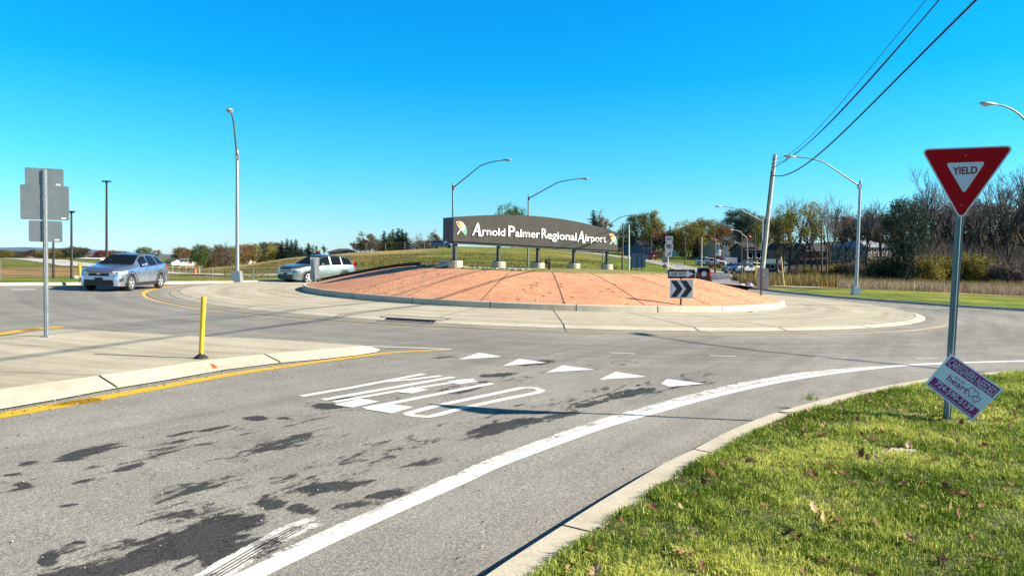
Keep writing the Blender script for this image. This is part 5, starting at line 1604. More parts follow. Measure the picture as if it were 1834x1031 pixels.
silvergreen = paint_mat("pale_green_silver_paint", (0.30, 0.37, 0.36), .92, .25)
m_shell = M("lower_grey_plastic", (0.03, 0.045, 0.05), .55, var=.1)
crv = dict(cross); crv.update(L=4.53, xf=.92, xr=3.54, ra=.38, rw=.35, paint=silvergreen, clad=m_shell, sill=.14, rails=None, handle=MAT_BLACK,
    bot=[(0, .30), (.25, .24), (4.2, .26), (4.53, .40)],
    top=[(0, .80), (.06, .92), (.2, .99), (.7, 1.07), (1.2, 1.13), (1.55, 1.34), (2.0, 1.60), (2.4, 1.67), (2.9, 1.68), (3.5, 1.65), (3.95, 1.56), (4.25, 1.40), (4.45, 1.12), (4.53, .98)],
    belt=[(0, .66), (.1, .78), (.3, .90), (.9, 1.0), (1.3, 1.04), (3.5, 1.10), (4.2, 1.13), (4.53, .96)],
    w=[(0, .66), (.06, .76), (.15, .82), (.35, .87), (.8, .91), (3.8, .91), (4.3, .86), (4.45, .80), (4.53, .72)],
    wr=[(0, .50), (.15, .62), (.5, .72), (1.2, .78), (1.6, .72), (2.05, .64), (3.5, .63), (4.1, .60), (4.53, .60)],
    screen=(1.22, 2.0), rear=(4.0, 4.43), doors=[(1.68, 2.46), (2.56, 3.30), (3.38, 4.08)],
    head=(.03, .55, .74, .88), tail=(4.25, .95, 1.30), mirror=1.76, seams=(1.40, 2.50, 3.34), fog=None,
    front=[("grille", .44, .70, .84, MAT_BLACK, .02, .96), ("bumper_intake", .64, .28, .52, MAT_BLACK, .02, 1.0), ("grille_bar", .42, .765, .785, m_chr, .032, 1.0), ("licence_plate_front", .15, .53, .63, m_clad, .018, 1)])
c2 = make_car("suv_car", "pale silver-green SUV with its driver showing, circling behind the left rim of the mound", crv)
pc = G(569, 507.4, 0); c2.location = W(pc.x, pc.y, .002); c2.rotation_euler = (0, 0, math.atan2(.81, .585))

redp = paint_mat("dark_red_paint", (0.13, 0.012, 0.014), .3, .3)
rs = dict(crv); rs.update(paint=redp, handle=None)
rs['handle'] = redp
rs.update(top=[(0, .82), (.06, .98), (.2, 1.05), (1.1, 1.12), (1.35, 1.2), (1.75, 1.72), (2.1, 1.78), (4.2, 1.76), (4.40, 1.70), (4.5, 1.1), (4.53, .98)], rear=(4.40, 4.49),
    wr=[(0, .55), (.5, .76), (1.2, .80), (1.6, .76), (2.05, .70), (4.2, .68), (4.53, .68)], screen=(1.25, 1.75), doors=[(1.66, 2.5), (2.6, 3.35), (3.45, 4.25)], tail=(4.35, .85, 1.25))
c3 = make_car("suv_car", "dark red SUV with a rear spare wheel driving away behind the one way sign", rs)
mb = MB()
n = 20
for prof_, mt in (([(.36, 4.55), (.37, 4.62), (.36, 4.74), (.30, 4.78)], MAT_RUBBER), ([(.28, 4.785), (.10, 4.80), (.0, 4.80)], m_rim)):
    mb.grid([[Vector((x - L_, r_ * math.cos(2 * math.pi * k / n), 1.06 + r_ * math.sin(2 * math.pi * k / n))) for k in range(n)] for r_, x in prof_ for L_ in (4.53 / 2,)], mt, close=True)
mb.build("spare_wheel", c3, smooth=True)
q = TP(1260, 86); c3.location = q + Vector((0, 0, .08)); c3.rotation_euler = (0, 0, math.atan2(-.97, -.12) + math.pi + math.pi)
c3.rotation_euler = (0, 0, R(-104))
_n = Vector((-PA, -PB, 1)).normalized(); _q = Zv.rotation_difference(_n)
for c_ in (c1, c2):
    c_.rotation_euler = (_q.to_matrix() @ Matrix.Rotation(c_.rotation_euler.z, 3, 'Z')).to_euler()
# far parked cars: copies with their own paint
def far_car(src, label, px, d, rz, paint, group="cars parked below the hillside houses", h=0.05):
    c = copy_tree(src); c['label'] = label; c['group'] = group
    p_ = TP(px, d); c.location = p_ + Vector((0, 0, h)); c.rotation_euler = (0, 0, R(rz))
    for ch in [o for o in bpy.data.objects if o.parent == c]:
        for s in ch.material_slots:
            if s.material in (silverblue, silvergreen, redp):
                s.link = 'OBJECT'; s.material = paint
    return c
m_wp = paint_mat("white_car_paint", (0.75, 0.76, 0.78), 0, .3); m_rp = paint_mat("red_car_paint", (0.30, 0.02, 0.02), 0, .3); m_bp = paint_mat("blue_car_paint", (0.05, 0.12, 0.28), .3, .3)
far_car(c1, "small dark red car far up the exit road beyond the blue sign back", 1162.5, 158, -75, redp, "cars on the exit road")
far_car(c2, "white car parked left of the other white one below the red-roofed house", 1266, 150, 150, m_wp)
far_car(c1, "white car parked right of the other white one below the red-roofed house", 1279, 146, 165, m_wp)
far_car(c2, "red car parked behind the two white cars on the hillside", 1275, 160, 10, m_rp)
far_car(c1, "red car parked beside the white trailer tank", 1291, 150, 8, m_rp)
far_car(c1, "blue car parked near the far route sign by the right-hand poles", 1319, 112, 12, m_bp)
far_car(c2, "blue and white van parked behind the far route sign", 1338, 112, 10, m_wp)
far_car(c1, "dark blue car standing on the hilltop left of the name sign", 791, 150, 170, m_bp, "cars on the hilltop")
# white trailer tank, white trailer/bench
b = TP(1307, 148)
t = thing("box_trailer", "small white box trailer parked among the cars below the houses", "trailer", b)
mb = MB(); mb.box(b + Vector((0, 0, .95)), (2.3, 1.6, 1.3), M("trailer_white", (.75, .76, .78), .5, var=.05)); mb.build("body", t)
for s in (-1, 1):
    mb = MB(); mb.tube([b + Vector((0, s * .82, .3)), b + Vector((0, s * .7, .3))], .3, MAT_RUBBER, 14); mb.build("wheel", t)
b = TP(1217, 118)
t = thing("roadside_sign", "low white board on two legs on the lawn across the exit road", "board", b)
mb = MB(); mb.box(b + Vector((0, 0, .75)), (1.15, .06, .4), m_sunw); mb.build("board", t)
for s in (-.5, .5):
    mb = MB(); mb.box(b + Vector((s, 0, .3)), (.06, .06, .7), MAT_WHITE); mb.build("leg", t)
b = TP(1342, 60)
t = thing("litter_bag", "small lilac bag lying in the grass at the end of the far kerb", "bag", b)
mb = MB(); mb.blob(b + Vector((0, 0, .12)), (.32, .2, .15), M("lilac_plastic", (.42, .30, .62), .5), 9, 6); mb.blob(b + Vector((.12, 0, .24)), (.10, .09, .08), M("lilac_plastic", (.42, .30, .62), .5), 7, 4); mb.build("bag", t)
# orange drum beside the field road
b = TP(349, 80)
t = thing("traffic_drum", "orange traffic drum beside the field road left of the tall street lamp", "traffic drum", b)
mb = MB(); mb.lathe(b, [(.22, 0), (.22, .05), (.17, .07), (.14, .55)], M("safety_orange", (.75, .16, .03), .5), 14); mb.build("body", t)
mb = MB()
for z in (.2, .38): mb.lathe(b, [(.168 - z * .05, z), (.165 - z * .05, z + .07)], MAT_WHITE, 14)
mb.build("reflective_band", t)
mb = MB(); m_of = M("orange_barrier", (.68, .22, .08), .6)
b = TP(325, 84); 
for k in range(5): mb.box(TP(300 + 12 * k, 84) + Vector((0, 0, .45)), (.5, .06, .25), m_of)
for k in range(6): mb.box(TP(297 + 12 * k, 84) + Vector((0, 0, .35)), (.07, .07, .8), MAT_WHITE)
tag(mb.build("barricade", loc=b), "low orange and white barricade lying along the field road", "barricade")

# driver in the SUV
def person(label, seat_obj, loc_local):
    """seated driver: one skinned body, hair as a child"""
    v = [(0, 0, 0), (0, 0, .22), (0, 0, .42), (0, 0, .50), (-.005, 0, .56),          # pelvis, chest, neck
         (0, .17, .42), (-.16, .21, .22), (-.40, .12, .28),                        # arm
         (0, -.17, .42), (-.16, -.21, .22), (-.40, -.12, .28),
         (-.42, .11, .0), (-.50, .12, -.38), (-.42, -.11, .0), (-.50, -.12, -.38)]
    e = [(0, 1), (1, 2), (2, 3), (3, 4), (2, 5), (5, 6), (6, 7), (2, 8), (8, 9), (9, 10), (0, 11), (11, 12), (0, 13), (13, 14)]
    rad = [.15, .14, .13, .06, .055, .07, .05, .035, .07, .05, .035, .085, .055, .085, .055]
    me = bpy.data.meshes.new("person"); me.from_pydata(v, e, []); o = bpy.data.objects.new("person_tmp", me); col.objects.link(o)
    sk = o.modifiers.new("s", 'SKIN'); 
    for i, r_ in enumerate(rad): me.skin_vertices[0].data[i].radius = (r_, r_)
    me.skin_vertices[0].data[0].use_root = True
    ss = o.modifiers.new("u", 'SUBSURF'); ss.levels = 1
    bpy.context.view_layer.update()
    m2 = bpy.data.meshes.new_from_object(o.evaluated_get(bpy.context.evaluated_depsgraph_get()))
    bv = [Vector(q.co) for q in m2.vertices]; bf = [list(q.vertices) for q in m2.polygons]
    bpy.data.objects.remove(o)
    m_sh = M("pale_shirt", (.42, .42, .45), .8); m_sk = M("skin", (.52, .32, .23), .6, var=.04)
    t = thing("person", label, "person", Vector((0, 0, 0)))
    mb = MB(); mb.add(bv, bf, m_sh)
    H0 = Vector((-.02, 0, .68))
    mb.blob(H0, (.095, .075, .12), m_sk, 14, 10); mb.blob(H0 + Vector((-.10, 0, -.01)), (.022, .014, .022), m_sk, 6, 5); mb.blob(H0 + Vector((-.065, 0, -.075)), (.035, .035, .035), m_sk, 8, 5)
    for s in (-1, 1):
        mb.blob(H0 + Vector((.01, s * .077, -.01)), (.02, .012, .03), m_sk, 6, 5); mb.blob(H0 + Vector((-.088, s * .03, .02)), (.010, .012, .007), MAT_BLACK, 6, 4)
        mb.blob(Vector((-.43, s * .12, .29)), (.045, .03, .03), m_sk, 7, 5)
    mb.box(H0 + Vector((-.092, 0, -.05)), (.01, .045, .008), M("lips", (.35, .12, .10), .6, var=0))
    mb.build("body", t, smooth=True)
    mb = MB(); mb.blob(H0 + Vector((.02, 0, .035)), (.10, .083, .105), M("grey_hair", (.35, .33, .30), .9), 12, 8); mb.build("hair", t, smooth=True)
    t.location = loc_local; return t
pd = person("driver with grey hair and a pale shirt at the wheel of the silver-green SUV", c2, Vector((0, 0, 0)))
mw = Matrix.Translation(c2.location) @ c2.rotation_euler.to_matrix().to_4x4()
pd.location = mw @ Vector((.92 + 1.25 - 4.53 / 2 + .05, -.36, .74)); pd.rotation_euler = c2.rotation_euler

# ================================================================== buildings
def house(label, cpx, d, wpx, eave, ridge, yaw, wall, roof, depth=7.0, hip=False, windows=3, name="house", cat="house", door=True, chimney=False, base_row=None, gable_front=False, gable_mat=None):
    """eave/ridge: picture rows; wpx: width on the picture"""
    b = TP(cpx, d); Wd = wpx * d / FPX
    zb_ = b.z if base_row is None else P(cpx, base_row, d).z
    zb_ -= 0.0
    ze, zr = P(cpx, eave, d).z, P(cpx, ridge, d).z
    t = thing(name, label, cat, Vector((b.x, b.y, zb_)))
    rot = Matrix.Rotation(R(yaw), 3, 'Z'); o = Vector((b.x, b.y + depth / 2, 0))
    def Q(x, y, z): q = rot @ Vector((x, y, 0)) + o; return Vector((q.x, q.y, z))
    hw, hd = Wd / 2, depth / 2
    zg = min(zb_ - 1.2, b.z - 1.0)
    mb = MB(); c = [(-hw, -hd), (hw, -hd), (hw, hd), (-hw, hd)]
    mb.add([Q(x, y, zg) for x, y in c] + [Q(x, y, ze) for x, y in c], [(0, 1, 5, 4), (1, 2, 6, 5), (2, 3, 7, 6), (3, 0, 4, 7)], wall)
    if not hip:
        if gable_front:
            for s in (-1, 1): mb.add([Q(-hw, s * hd, ze), Q(hw, s * hd, ze), Q(0, s * hd, zr - .1)], [(0, 1, 2)], gable_mat or wall)
        else:
            for s in (-1, 1): mb.add([Q(s * hw, -hd, ze), Q(s * hw, hd, ze), Q(s * hw, 0, zr - .1)], [(0, 1, 2)], wall)
    mb.build("wall", t)
    mb = MB(); e = .35; th = .12
    if gable_front:
        for s in (-1, 1):
            A = [Q(s * (hw + e), -hd - e, ze - .1), Q(0, -hd - e, zr), Q(0, hd + e, zr), Q(s * (hw + e), hd + e, ze - .1)]
            extr(mb, A if s < 0 else A[::-1], Zv, th, roof)
    elif hip:
        k = min(hd, hw * .6)
        c4 = [Q(-hw - e, -hd - e, ze), Q(hw + e, -hd - e, ze), Q(hw + e, hd + e, ze), Q(-hw - e, hd + e, ze)]; r0, r1 = Q(-hw + k, 0, zr), Q(hw - k, 0, zr)
        mb.add(c4 + [r0, r1] + [q - Vector((0, 0, th)) for q in c4], [(0, 1, 5, 4), (1, 2, 5), (2, 3, 4, 5), (3, 0, 4), (0, 6, 7, 1), (1, 7, 8, 2), (2, 8, 9, 3), (3, 9, 6, 0), (6, 9, 8, 7)], roof)
    else:
        for s in (-1, 1):
            A = [Q(-hw - e, s * (hd + e), ze - .1), Q(hw + e, s * (hd + e), ze - .1), Q(hw + e, 0, zr), Q(-hw - e, 0, zr)]
            extr(mb, A if s < 0 else A[::-1], Zv, th, roof)
    rf = mb.build("roof", t)
    if chimney:
        mb = MB(); q = Q(hw * .3, 0, zr + .2); mb.box(q, (.7, .7, 1.4), M("chimney_brick", (.25, .10, .07), .9)); mb.build("chimney", rf)
    nw = windows
    hwall = ze - zb_
    for i in range(nw):
        x = -hw + Wd * (i + .5) / nw
        ww_, wh_ = min(1.3, Wd / nw * .5), min(1.3, hwall * .45)
        zc = zb_ + hwall * .55
        isdoor = door and i == nw // 2
        if isdoor: ww_, wh_, zc = .9, min(2.05, hwall * .8), zb_ + min(2.05, hwall * .8) / 2
        mb = MB(); cn = [Q(x + sx_ * ww_ / 2, -hd - .02, zc + sz_ * wh_ / 2) for sx_, sz_ in ((-1, -1), (1, -1), (1, 1), (-1, 1))]
        nrm = rot @ Vector((0, -1, 0))
        extr(mb, cn, nrm, .05, M("door_paint", (.25, .08, .05), .6) if isdoor else m_tint)
        wd = mb.build("door" if isdoor else "window", t)
        mb = MB()
        for a, b_2 in ((0, 1), (1, 2), (2, 3), (3, 0)): mb.tube([cn[a] + nrm * .02, cn[b_2] + nrm * .02], .05, MAT_WHITE, 4)
        mb.build("frame", wd)
    return t
m_hw = M("house_white", (.72, .72, .70), .7); m_hbg = M("house_blue_grey_shaded", (.09, .13, .17), .7); m_brk = M("house_brick", (.38, .17, .11), .9, var=.2, scale=4); m_tanw = M("house_tan", (.26, .22, .17), .8)  # blue-grey wall colour darkened to stand for the trees' shade
m_rdk = M("roof_dark", (.045, .045, .055), .9); m_rrd = M("roof_red", (.24, .075, .06), .9); m_rgy = M("roof_grey_blue", (.28, .31, .36), .8); m_rgn = M("roof_green", (.05, .12, .12), .7); m_rbr = M("roof_brown", (.12, .085, .07), .9)
house("brick bungalow with a dark hipped roof on the crest above the silver-green SUV", 606, 150, 46, 451.5, 444.5, 8, m_brk, m_rdk, 9, hip=True, windows=5, base_row=458)
house("small pinkish house half hidden by trees left of the dark conifers", 436, 165, 8, 466, 461, 0, M("house_pink", (.6, .42, .36), .8), m_rbr, 6, windows=2, base_row=471)
house("long white building on the left field right of the blue-silver car", 322, 185, 27, 464, 461, 25, m_hw, m_rdk, 9, windows=4, base_row=472, name="shed", cat="building")
house("small dark roofed building at the left end of the long white building", 300, 200, 14, 468, 463, 0, m_hw, m_rdk, 7, windows=3, base_row=471, name="shed", cat="building")
house("long low white hangar far off behind the light poles on the left", 159, 380, 42, 463, 461.2, 0, m_hw, m_hw, 15, windows=7, base_row=468, name="hangar", cat="building", door=False)
house("pale farmhouse far left of the stacked sign backs", 46, 520, 9, 455, 452, 0, m_tanw, m_rbr, 10, windows=3, base_row=461)
house("pale far house just right of the stacked sign backs", 168, 480, 17, 459.5, 456, 0, m_tanw, m_rbr, 10, windows=3, base_row=463)
house("grey-blue two-storey house on the hillside right of the name sign", 1146, 185, 20, 438, 424, 20, m_hbg, m_rdk, 9, windows=3, base_row=459)
house("pale house gable between the trees right of the grey-blue house", 1165, 195, 9, 428, 421, 0, M("house_pale", (.55, .52, .45), .8), m_rbr, 7, windows=2, gable_front=True, base_row=456)
house("small white house with a dark roof behind the route 981 sign", 1220, 210, 16, 441, 436, 0, m_hw, m_rdk, 7, windows=3, base_row=449)
house("white house with a red-brown roof among the hillside trees", 1277, 190, 30, 431, 421.5, 34, m_hw, m_rrd, 8, windows=4, base_row=446, chimney=True)
house("long low house with a dark roof and white gable behind the bare trees", 1362, 150, 60, 447, 434, 4, m_rbr, m_rdk, 9, windows=4, base_row=470)
house("white gabled house wing with red brick below, behind the bare trees", 1419, 134, 20, 445, 434.5, 25, m_brk, m_rdk, 7, windows=2, gable_front=True, gable_mat=m_hw, base_row=452)
house("garage with a green-grey roof behind the leaning utility pole", 1391, 112, 32, 471, 463.5, 0, M("garage_dark", (.08, .08, .08), .8), m_rgn, 7, windows=2, base_row=486, name="garage", cat="garage")
house("long dark roofed house behind the bare trees left of the galvanised lamp", 1462, 140, 46, 449, 437, 0, M("house_dk_brick", (.14, .07, .05), .9), m_rdk, 8, windows=5, base_row=462)
house("house with a grey-blue hipped roof behind the galvanised street lamp", 1562, 120, 58, 442, 427, 16, m_tanw, m_rgy, 9, hip=True, windows=5, base_row=458)
house("low white outbuilding right of the grey-blue roofed house", 1604, 122, 22, 447.5, 445.5, 30, m_hw, m_hw, 5, windows=3, base_row=454, name="shed", cat="building")

# ================================================================== fences
def wire_fence(label, pts, h, post_step, mat, wires=5, pickets=0.0, r=.02):
    line = smooth_line(pts, .5); b = line[len(line) // 2]
    zf = lambda p_: (Tz(p_.x, p_.y) if p_.y > 30 else gz(p_.x, p_.y) + .12)
    b = Vector((b.x, b.y, zf(b)))
    t = thing("wire_fence", label, "fence", b)
    acc, last = post_step, line[0]
    acc = post_step
    for i, p_ in enumerate(line):
        acc += (p_ - last).length; last = p_
        if acc >= post_step:
            acc = 0; mb = MB(); q = Vector((p_.x, p_.y, zf(p_))); mb.tube([q - Vector((0, 0, .2)), q + Vector((0, 0, h + .04))], r * 1.6, mat, 6); mb.build("post", t)
    mb = MB()
    for k in range(wires):
        z = h * (.06 + .92 * k / max(1, wires - 1))
        mb.tube([Vector((p_.x, p_.y, zf(p_) + z)) for p_ in line[::4] + [line[-1]]], r * (.45 if 0 < k < wires - 1 else .6), mat, 4)
    if pickets:
        n = int(sum((line[i + 1] - line[i]).length for i in range(len(line) - 1)) / pickets)
        for k in range(n):
            f_ = k / n * (len(line) - 1); i = int(f_); p_ = line[i].lerp(line[i + 1], f_ - i); z = zf(p_)
            mb.tube([Vector((p_.x, p_.y, z + .05)), Vector((p_.x, p_.y, z + h))], r * .3, mat, 3, cap=False)
    mb.build("wire_mesh", t)
m_fw = M("fence_wire", (.22, .23, .20), .6, .3)
wire_fence("low wire mesh fence behind the left kerb, running past the tall street lamp", [curb_pt(c, 1.6) for c in (205, 260, 320, 380, 440, 500, 540)], .72, 2.4, m_fw, 5, .22, .016)
wire_fence("thin wire fence across the tan field at the far left", [curb_pt(c, 3.0) for c in (-300, -150, 0, 100, 190)], .95, 3.0, m_fw, 4, .6, .012)
wire_fence("chain link fence along the hilltop left of the name sign", [Vector(((c - CX) / FPX * d, d, 0)) for c, d in ((655, 138), (700, 138), (745, 139), (800, 140))], 1.5, 3.5, m_fw, 5, .9, .03)

# ================================================================== trees and plants
def leaf_cloud(cs, per, spread, size, seed, tone=None, flat=0.0):
    rg = np.random.default_rng(seed)
    cs = np.asarray(cs, float); n = len(cs) * per
    c = np.repeat(cs, per, 0) + rg.normal(0, 1, (n, 3)) * np.asarray(spread)
    a = rg.normal(0, 1, (n, 3)); a /= np.linalg.norm(a, axis=1)[:, None]
    b = rg.normal(0, 1, (n, 3)); b -= a * (a * b).sum(1)[:, None]; b /= np.linalg.norm(b, axis=1)[:, None]
    if flat: a[:, 2] *= (1 - flat); b[:, 2] *= (1 - flat)
    s = size * rg.uniform(.6, 1.3, (n, 1))
    v = np.stack([c - a * s, c - b * s * .55, c + a * s, c + b * s * .55], 1).reshape(-1, 3)
    tn = np.repeat(rg.uniform(0, 1, len(cs)) * .6, per) + rg.uniform(0, .4, n)
    return v, np.repeat(tn, 4)
def quads_mesh(name, v, tone, mat):
    me = bpy.data.meshes.new(name); n = len(v) // 4
    me.vertices.add(len(v)); me.vertices.foreach_set('co', v.astype(np.float32).ravel())
    me.loops.add(n * 4); me.loops.foreach_set('vertex_index', np.arange(n * 4, dtype=np.int32))
    me.polygons.add(n); me.polygons.foreach_set('loop_start', np.arange(0, n * 4, 4, dtype=np.int32))
    me.update(calc_edges=True)
    at = me.attributes.new('tone', 'FLOAT', 'POINT'); at.data.foreach_set('value', tone.astype(np.float32))
    me.materials.append(mat); return me
def skeleton(seed, levels=5, trunk=.34, spread=38, ratio=.70, kids=(2, 4), up=.12, first=.34, r0=.022):
    rg = random.Random(seed); segs = []; tips = []
    def go(p, d, L, r_, lv):
        n = 3; pts = [p]
        q = p.copy(); dd = d.copy()
        for k in range(n):
            dd = (dd + Vector((rg.gauss(0, .11), rg.gauss(0, .11), rg.gauss(0, .06) + up * (lv > 0)))).normalized()
            q = q + dd * (L / n); pts.append(q.copy())
        rads = [r_ * (1 - .38 * k / n) for k in range(n + 1)]
        segs.append((pts, rads, lv))
        if lv >= levels: tips.append(pts[-1]); tips.append(pts[-2]); return
        nk = rg.randint(*kids) + (1 if lv == 0 else 0)
        for k in range(nk):
            f_ = 1.0 if k == 0 else rg.uniform(.35, 1.0)
            i = min(n - 1, int(f_ * n)); base = pts[i].lerp(pts[i + 1], f_ * n - i) if i < n else pts[-1]
            an = R(rg.gauss(spread, 9)) * (.45 if k == 0 else 1)
            ax = dd.orthogonal().normalized(); ax.rotate(Matrix.Rotation(rg.uniform(0, 2 * math.pi), 3, dd))
            nd = dd.copy(); nd.rotate(Matrix.Rotation(an, 3, ax))
            go(base, nd, L * ratio * rg.uniform(.8, 1.15), r_ * (.62 if k else .68), lv + 1)
    go(Vector((0, 0, 0)), Vector((0, 0, 1)), trunk, r0, 0)
    mz = max(q.z for s in segs for q in s[0]); 
    f_ = 1 / mz
    segs = [([q * f_ for q in s[0]], s[1], s[2]) for s in segs]; tips = [q * f_ for q in tips]
    return segs, tips
m_bark = M("bark_brown_grey", (0.070, 0.056, 0.044), .95, var=.3, scale=3)
m_twig = M("twig_brown", (0.18, 0.158, 0.138), .95, var=.3, scale=1)
def wood_meshes(seed, tw=.0016, **kw):
    segs, tips = skeleton(seed, **kw); mt, mc = MB(), MB()
    L_ = kw.get('levels', 5)
    for pts, rads, lv in segs:
        if lv <= 2: mt.tube(pts, [max(r_, .0022) for r_ in rads], m_bark, 6 if lv < 2 else 4, cap=False)
        else: mc.tube([pts[0], pts[1], pts[3]], [max(r_, tw) for r_ in (rads[0], rads[1], rads[3])], m_twig, 3, cap=False)
    def mk(mb, nm):
        me = bpy.data.meshes.new(nm); me.from_pydata([tuple(q) for q in mb.v], [], mb.f)
        for m_ in mb.mats: me.materials.append(m_)
        return me
    return mk(mt, "trunk"), mk(mc, "crown"), tips
F_GREEN = foliage_mat("leaves_green", (0.06, 0.11, 0.022), (0.17, 0.22, 0.04))
F_YEL = foliage_mat("leaves_yellow_green", (0.20, 0.21, 0.035), (0.48, 0.42, 0.06))
F_ORG = foliage_mat("leaves_orange_brown", (0.20, 0.10, 0.035), (0.36, 0.19, 0.06))
F_BRN = foliage_mat("leaves_dull_brown", (0.12, 0.08, 0.045), (0.22, 0.15, 0.08))
F_OLV = foliage_mat("leaves_olive", (0.15, 0.14, 0.03), (0.36, 0.28, 0.05))
F_RED = foliage_mat("leaves_russet", (0.18, 0.035, 0.03), (0.30, 0.08, 0.06))
F_DRK = foliage_mat("needles_dark", (0.012, 0.028, 0.018), (0.035, 0.062, 0.03), .1)
F_BLU = foliage_mat("leaves_blue_green", (0.045, 0.075, 0.05), (0.11, 0.14, 0.09))
F_GRY = foliage_mat("twigs_grey_brown", (0.11, 0.09, 0.07), (0.25, 0.205, 0.155), .1)
PROTO = {}
for i in range(5):      # bare trees
    PROTO['bare', i] = wood_meshes(100 + i, .0011, levels=6, trunk=.30 + .05 * (i % 3), spread=27 + 4 * (i % 3), ratio=.73, kids=(2, 3), r0=.014)[:2]
    print('bare', i, len(PROTO['bare', i][1].polygons))
def cloud_proto(i, kind):
    rg = np.random.default_rng(50 + i)
    if kind == 'semi':      # thin autumn foliage on a visible skeleton
        tm, cm, tips = wood_meshes(200 + i, .0016, levels=5, spread=30, ratio=.74, kids=(2, 3), trunk=.28, r0=.02)
        T_ = np.array([tuple(q) for q in tips]); k = rg.permutation(len(T_))[:900]
        v, tn = leaf_cloud(T_[k], 11, (.024, .024, .022), .0125, i)
        return tm, cm, quads_mesh("foliage", v, tn, F_OLV)
    if kind == 'full':
        tm, cm, tips = wood_meshes(300 + i, .002, levels=4, spread=36, ratio=.70, kids=(3, 4), trunk=.24, r0=.024)
        pts = []
        while len(pts) < 330:
            q = rg.normal(0, 1, 3); q /= np.linalg.norm(q); r_ = rg.uniform(.55, 1.0)
            lump = 1 + .22 * mnoise.noise(Vector(q.tolist()) * 2.2 + Vector((i * 7, 0, 0)))
            z = .56 + q[2] * .44 * r_ * lump
            if z < .07: continue
            pts.append((q[0] * .43 * r_ * lump, q[1] * .43 * r_ * lump, z))
        v, tn = leaf_cloud(pts, 30, (.036, .036, .030), .0150, i)
        return tm, cm, quads_mesh("foliage", v, tn, F_GREEN)
    if kind == 'con':
        mt = MB(); mt.tube([(0, 0, 0), (0, 0, .98)], [.018, .003], m_bark, 6); pts = []; vs_, ts_ = [], []
        me = bpy.data.meshes.new("trunk"); me.from_pydata([tuple(q) for q in mt.v], [], mt.f); me.materials.append(m_bark)
        nl = 26
        for L_ in range(nl):
            z = .09 + .90 * L_ / nl; rr = .34 * (1 - (z / 1.02) ** 1.25) * rg.uniform(.8, 1.12) + .012
            nb = max(4, int(9 * rr / .26) + 3)
            for b_i in range(nb):
                th = rg.uniform(0, 2 * math.pi); m_ = max(2, int(rr / .02)); l_ = rr * rg.uniform(.75, 1.15)
                for s in range(m_):
                    f_ = (s + .5) / m_; pts.append((l_ * f_ * math.cos(th), l_ * f_ * math.sin(th), z - .10 * f_ * rr / .26 + .02 * f_ * f_))
        v, tn = leaf_cloud(pts, 4, (.012, .012, .008), .017, i, flat=.4)
        return me, None, quads_mesh("foliage", v, tn, F_DRK)
    if kind == 'shrub':
        pts = []
        mt = MB()
        for k in range(7):
            a = rg.uniform(0, 6.28); mt.tube([(0, 0, 0), (math.cos(a) * .2, math.sin(a) * .2, .5), (math.cos(a) * .3, math.sin(a) * .3, .8)], [.02, .012, .004], m_bark, 4)
        me = bpy.data.meshes.new("trunk"); me.from_pydata([tuple(q) for q in mt.v], [], mt.f); me.materials.append(m_bark)
        while len(pts) < 260:
            q = rg.normal(0, 1, 3); q /= np.linalg.norm(q); r_ = rg.uniform(.4, 1.0); q[2] = abs(q[2])
            lump = 1 + .35 * mnoise.noise(Vector(q.tolist()) * 2.5 + Vector((i * 9, 3, 0)))
            pts.append((q[0] * .55 * r_ * lump, q[1] * .55 * r_ * lump, .04 + q[2] * .9 * r_ * lump))
        v, tn = leaf_cloud(pts, 24, (.055, .055, .05), .026, i)
        return me, None, quads_mesh("foliage", v, tn, F_OLV)
    if kind == 'col':
        pts = []
        mt = MB(); mt.tube([(0, 0, 0), (0, 0, .9)], [.02, .004], m_bark, 5)
        me = bpy.data.meshes.new("trunk"); me.from_pydata([tuple(q) for q in mt.v], [], mt.f); me.materials.append(m_bark)
        while len(pts) < 220:
            z = rg.uniform(.02, .98); th = rg.uniform(0, 6.28); rr = .13 * min(1, (1.02 - z) * 3.2) ** .6 * rg.uniform(.6, 1.05)
            pts.append((rr * math.cos(th), rr * math.sin(th), z))
        v, tn = leaf_cloud(pts, 16, (.018, .018, .03), .016, i)
        return me, None, quads_mesh("foliage", v, tn, F_DRK)
for kd, nn in (('semi', 3), ('full', 3), ('con', 3), ('shrub', 3), ('col', 1)):
    for i in range(nn): PROTO[kd, i] = cloud_proto(i, kd)
def plant(kind, px, d, top, label, mat=None, width=1.0, group=None, cat=None, name=None, base=None, seed=None):
    """one tree: Empty with trunk, crown and foliage (meshes shared between trees of a kind)"""
    rg = random.Random(int(px * 13 + d)); vi = rg.randrange(len([1 for k in PROTO if k[0] == kind])) if seed is None else seed
    b = TP(px, d)
    if base is not None: b.z = P(px, base, d).z
    H = max(.3, P(px, top, d).z - b.z)
    names = dict(bare=("bare_tree", "bare tree"), semi=("autumn_tree", "tree"), full=("leafy_tree", "tree"), con=("conifer_tree", "conifer"), shrub=("shrub", "shrub"), col=("arborvitae_tree", "evergreen"))
    t = thing(name or names[kind][0], label, cat or names[kind][1], b, group)
    t.scale = (H * width, H * width, H); t.rotation_euler = (0, 0, rg.uniform(0, 6.28))
    parts = PROTO[kind, vi]
    for me, nm in zip(parts, ("trunk", "crown" if kind in ('bare',) else "branches", "foliage")):
        if me is None: continue
        o = bpy.data.objects.new(nm, me); col.objects.link(o); o.parent = t
        if nm == "foliage" and mat is not None:
            o.material_slots[0].link = 'OBJECT'; o.material_slots[0].material = mat
    return t
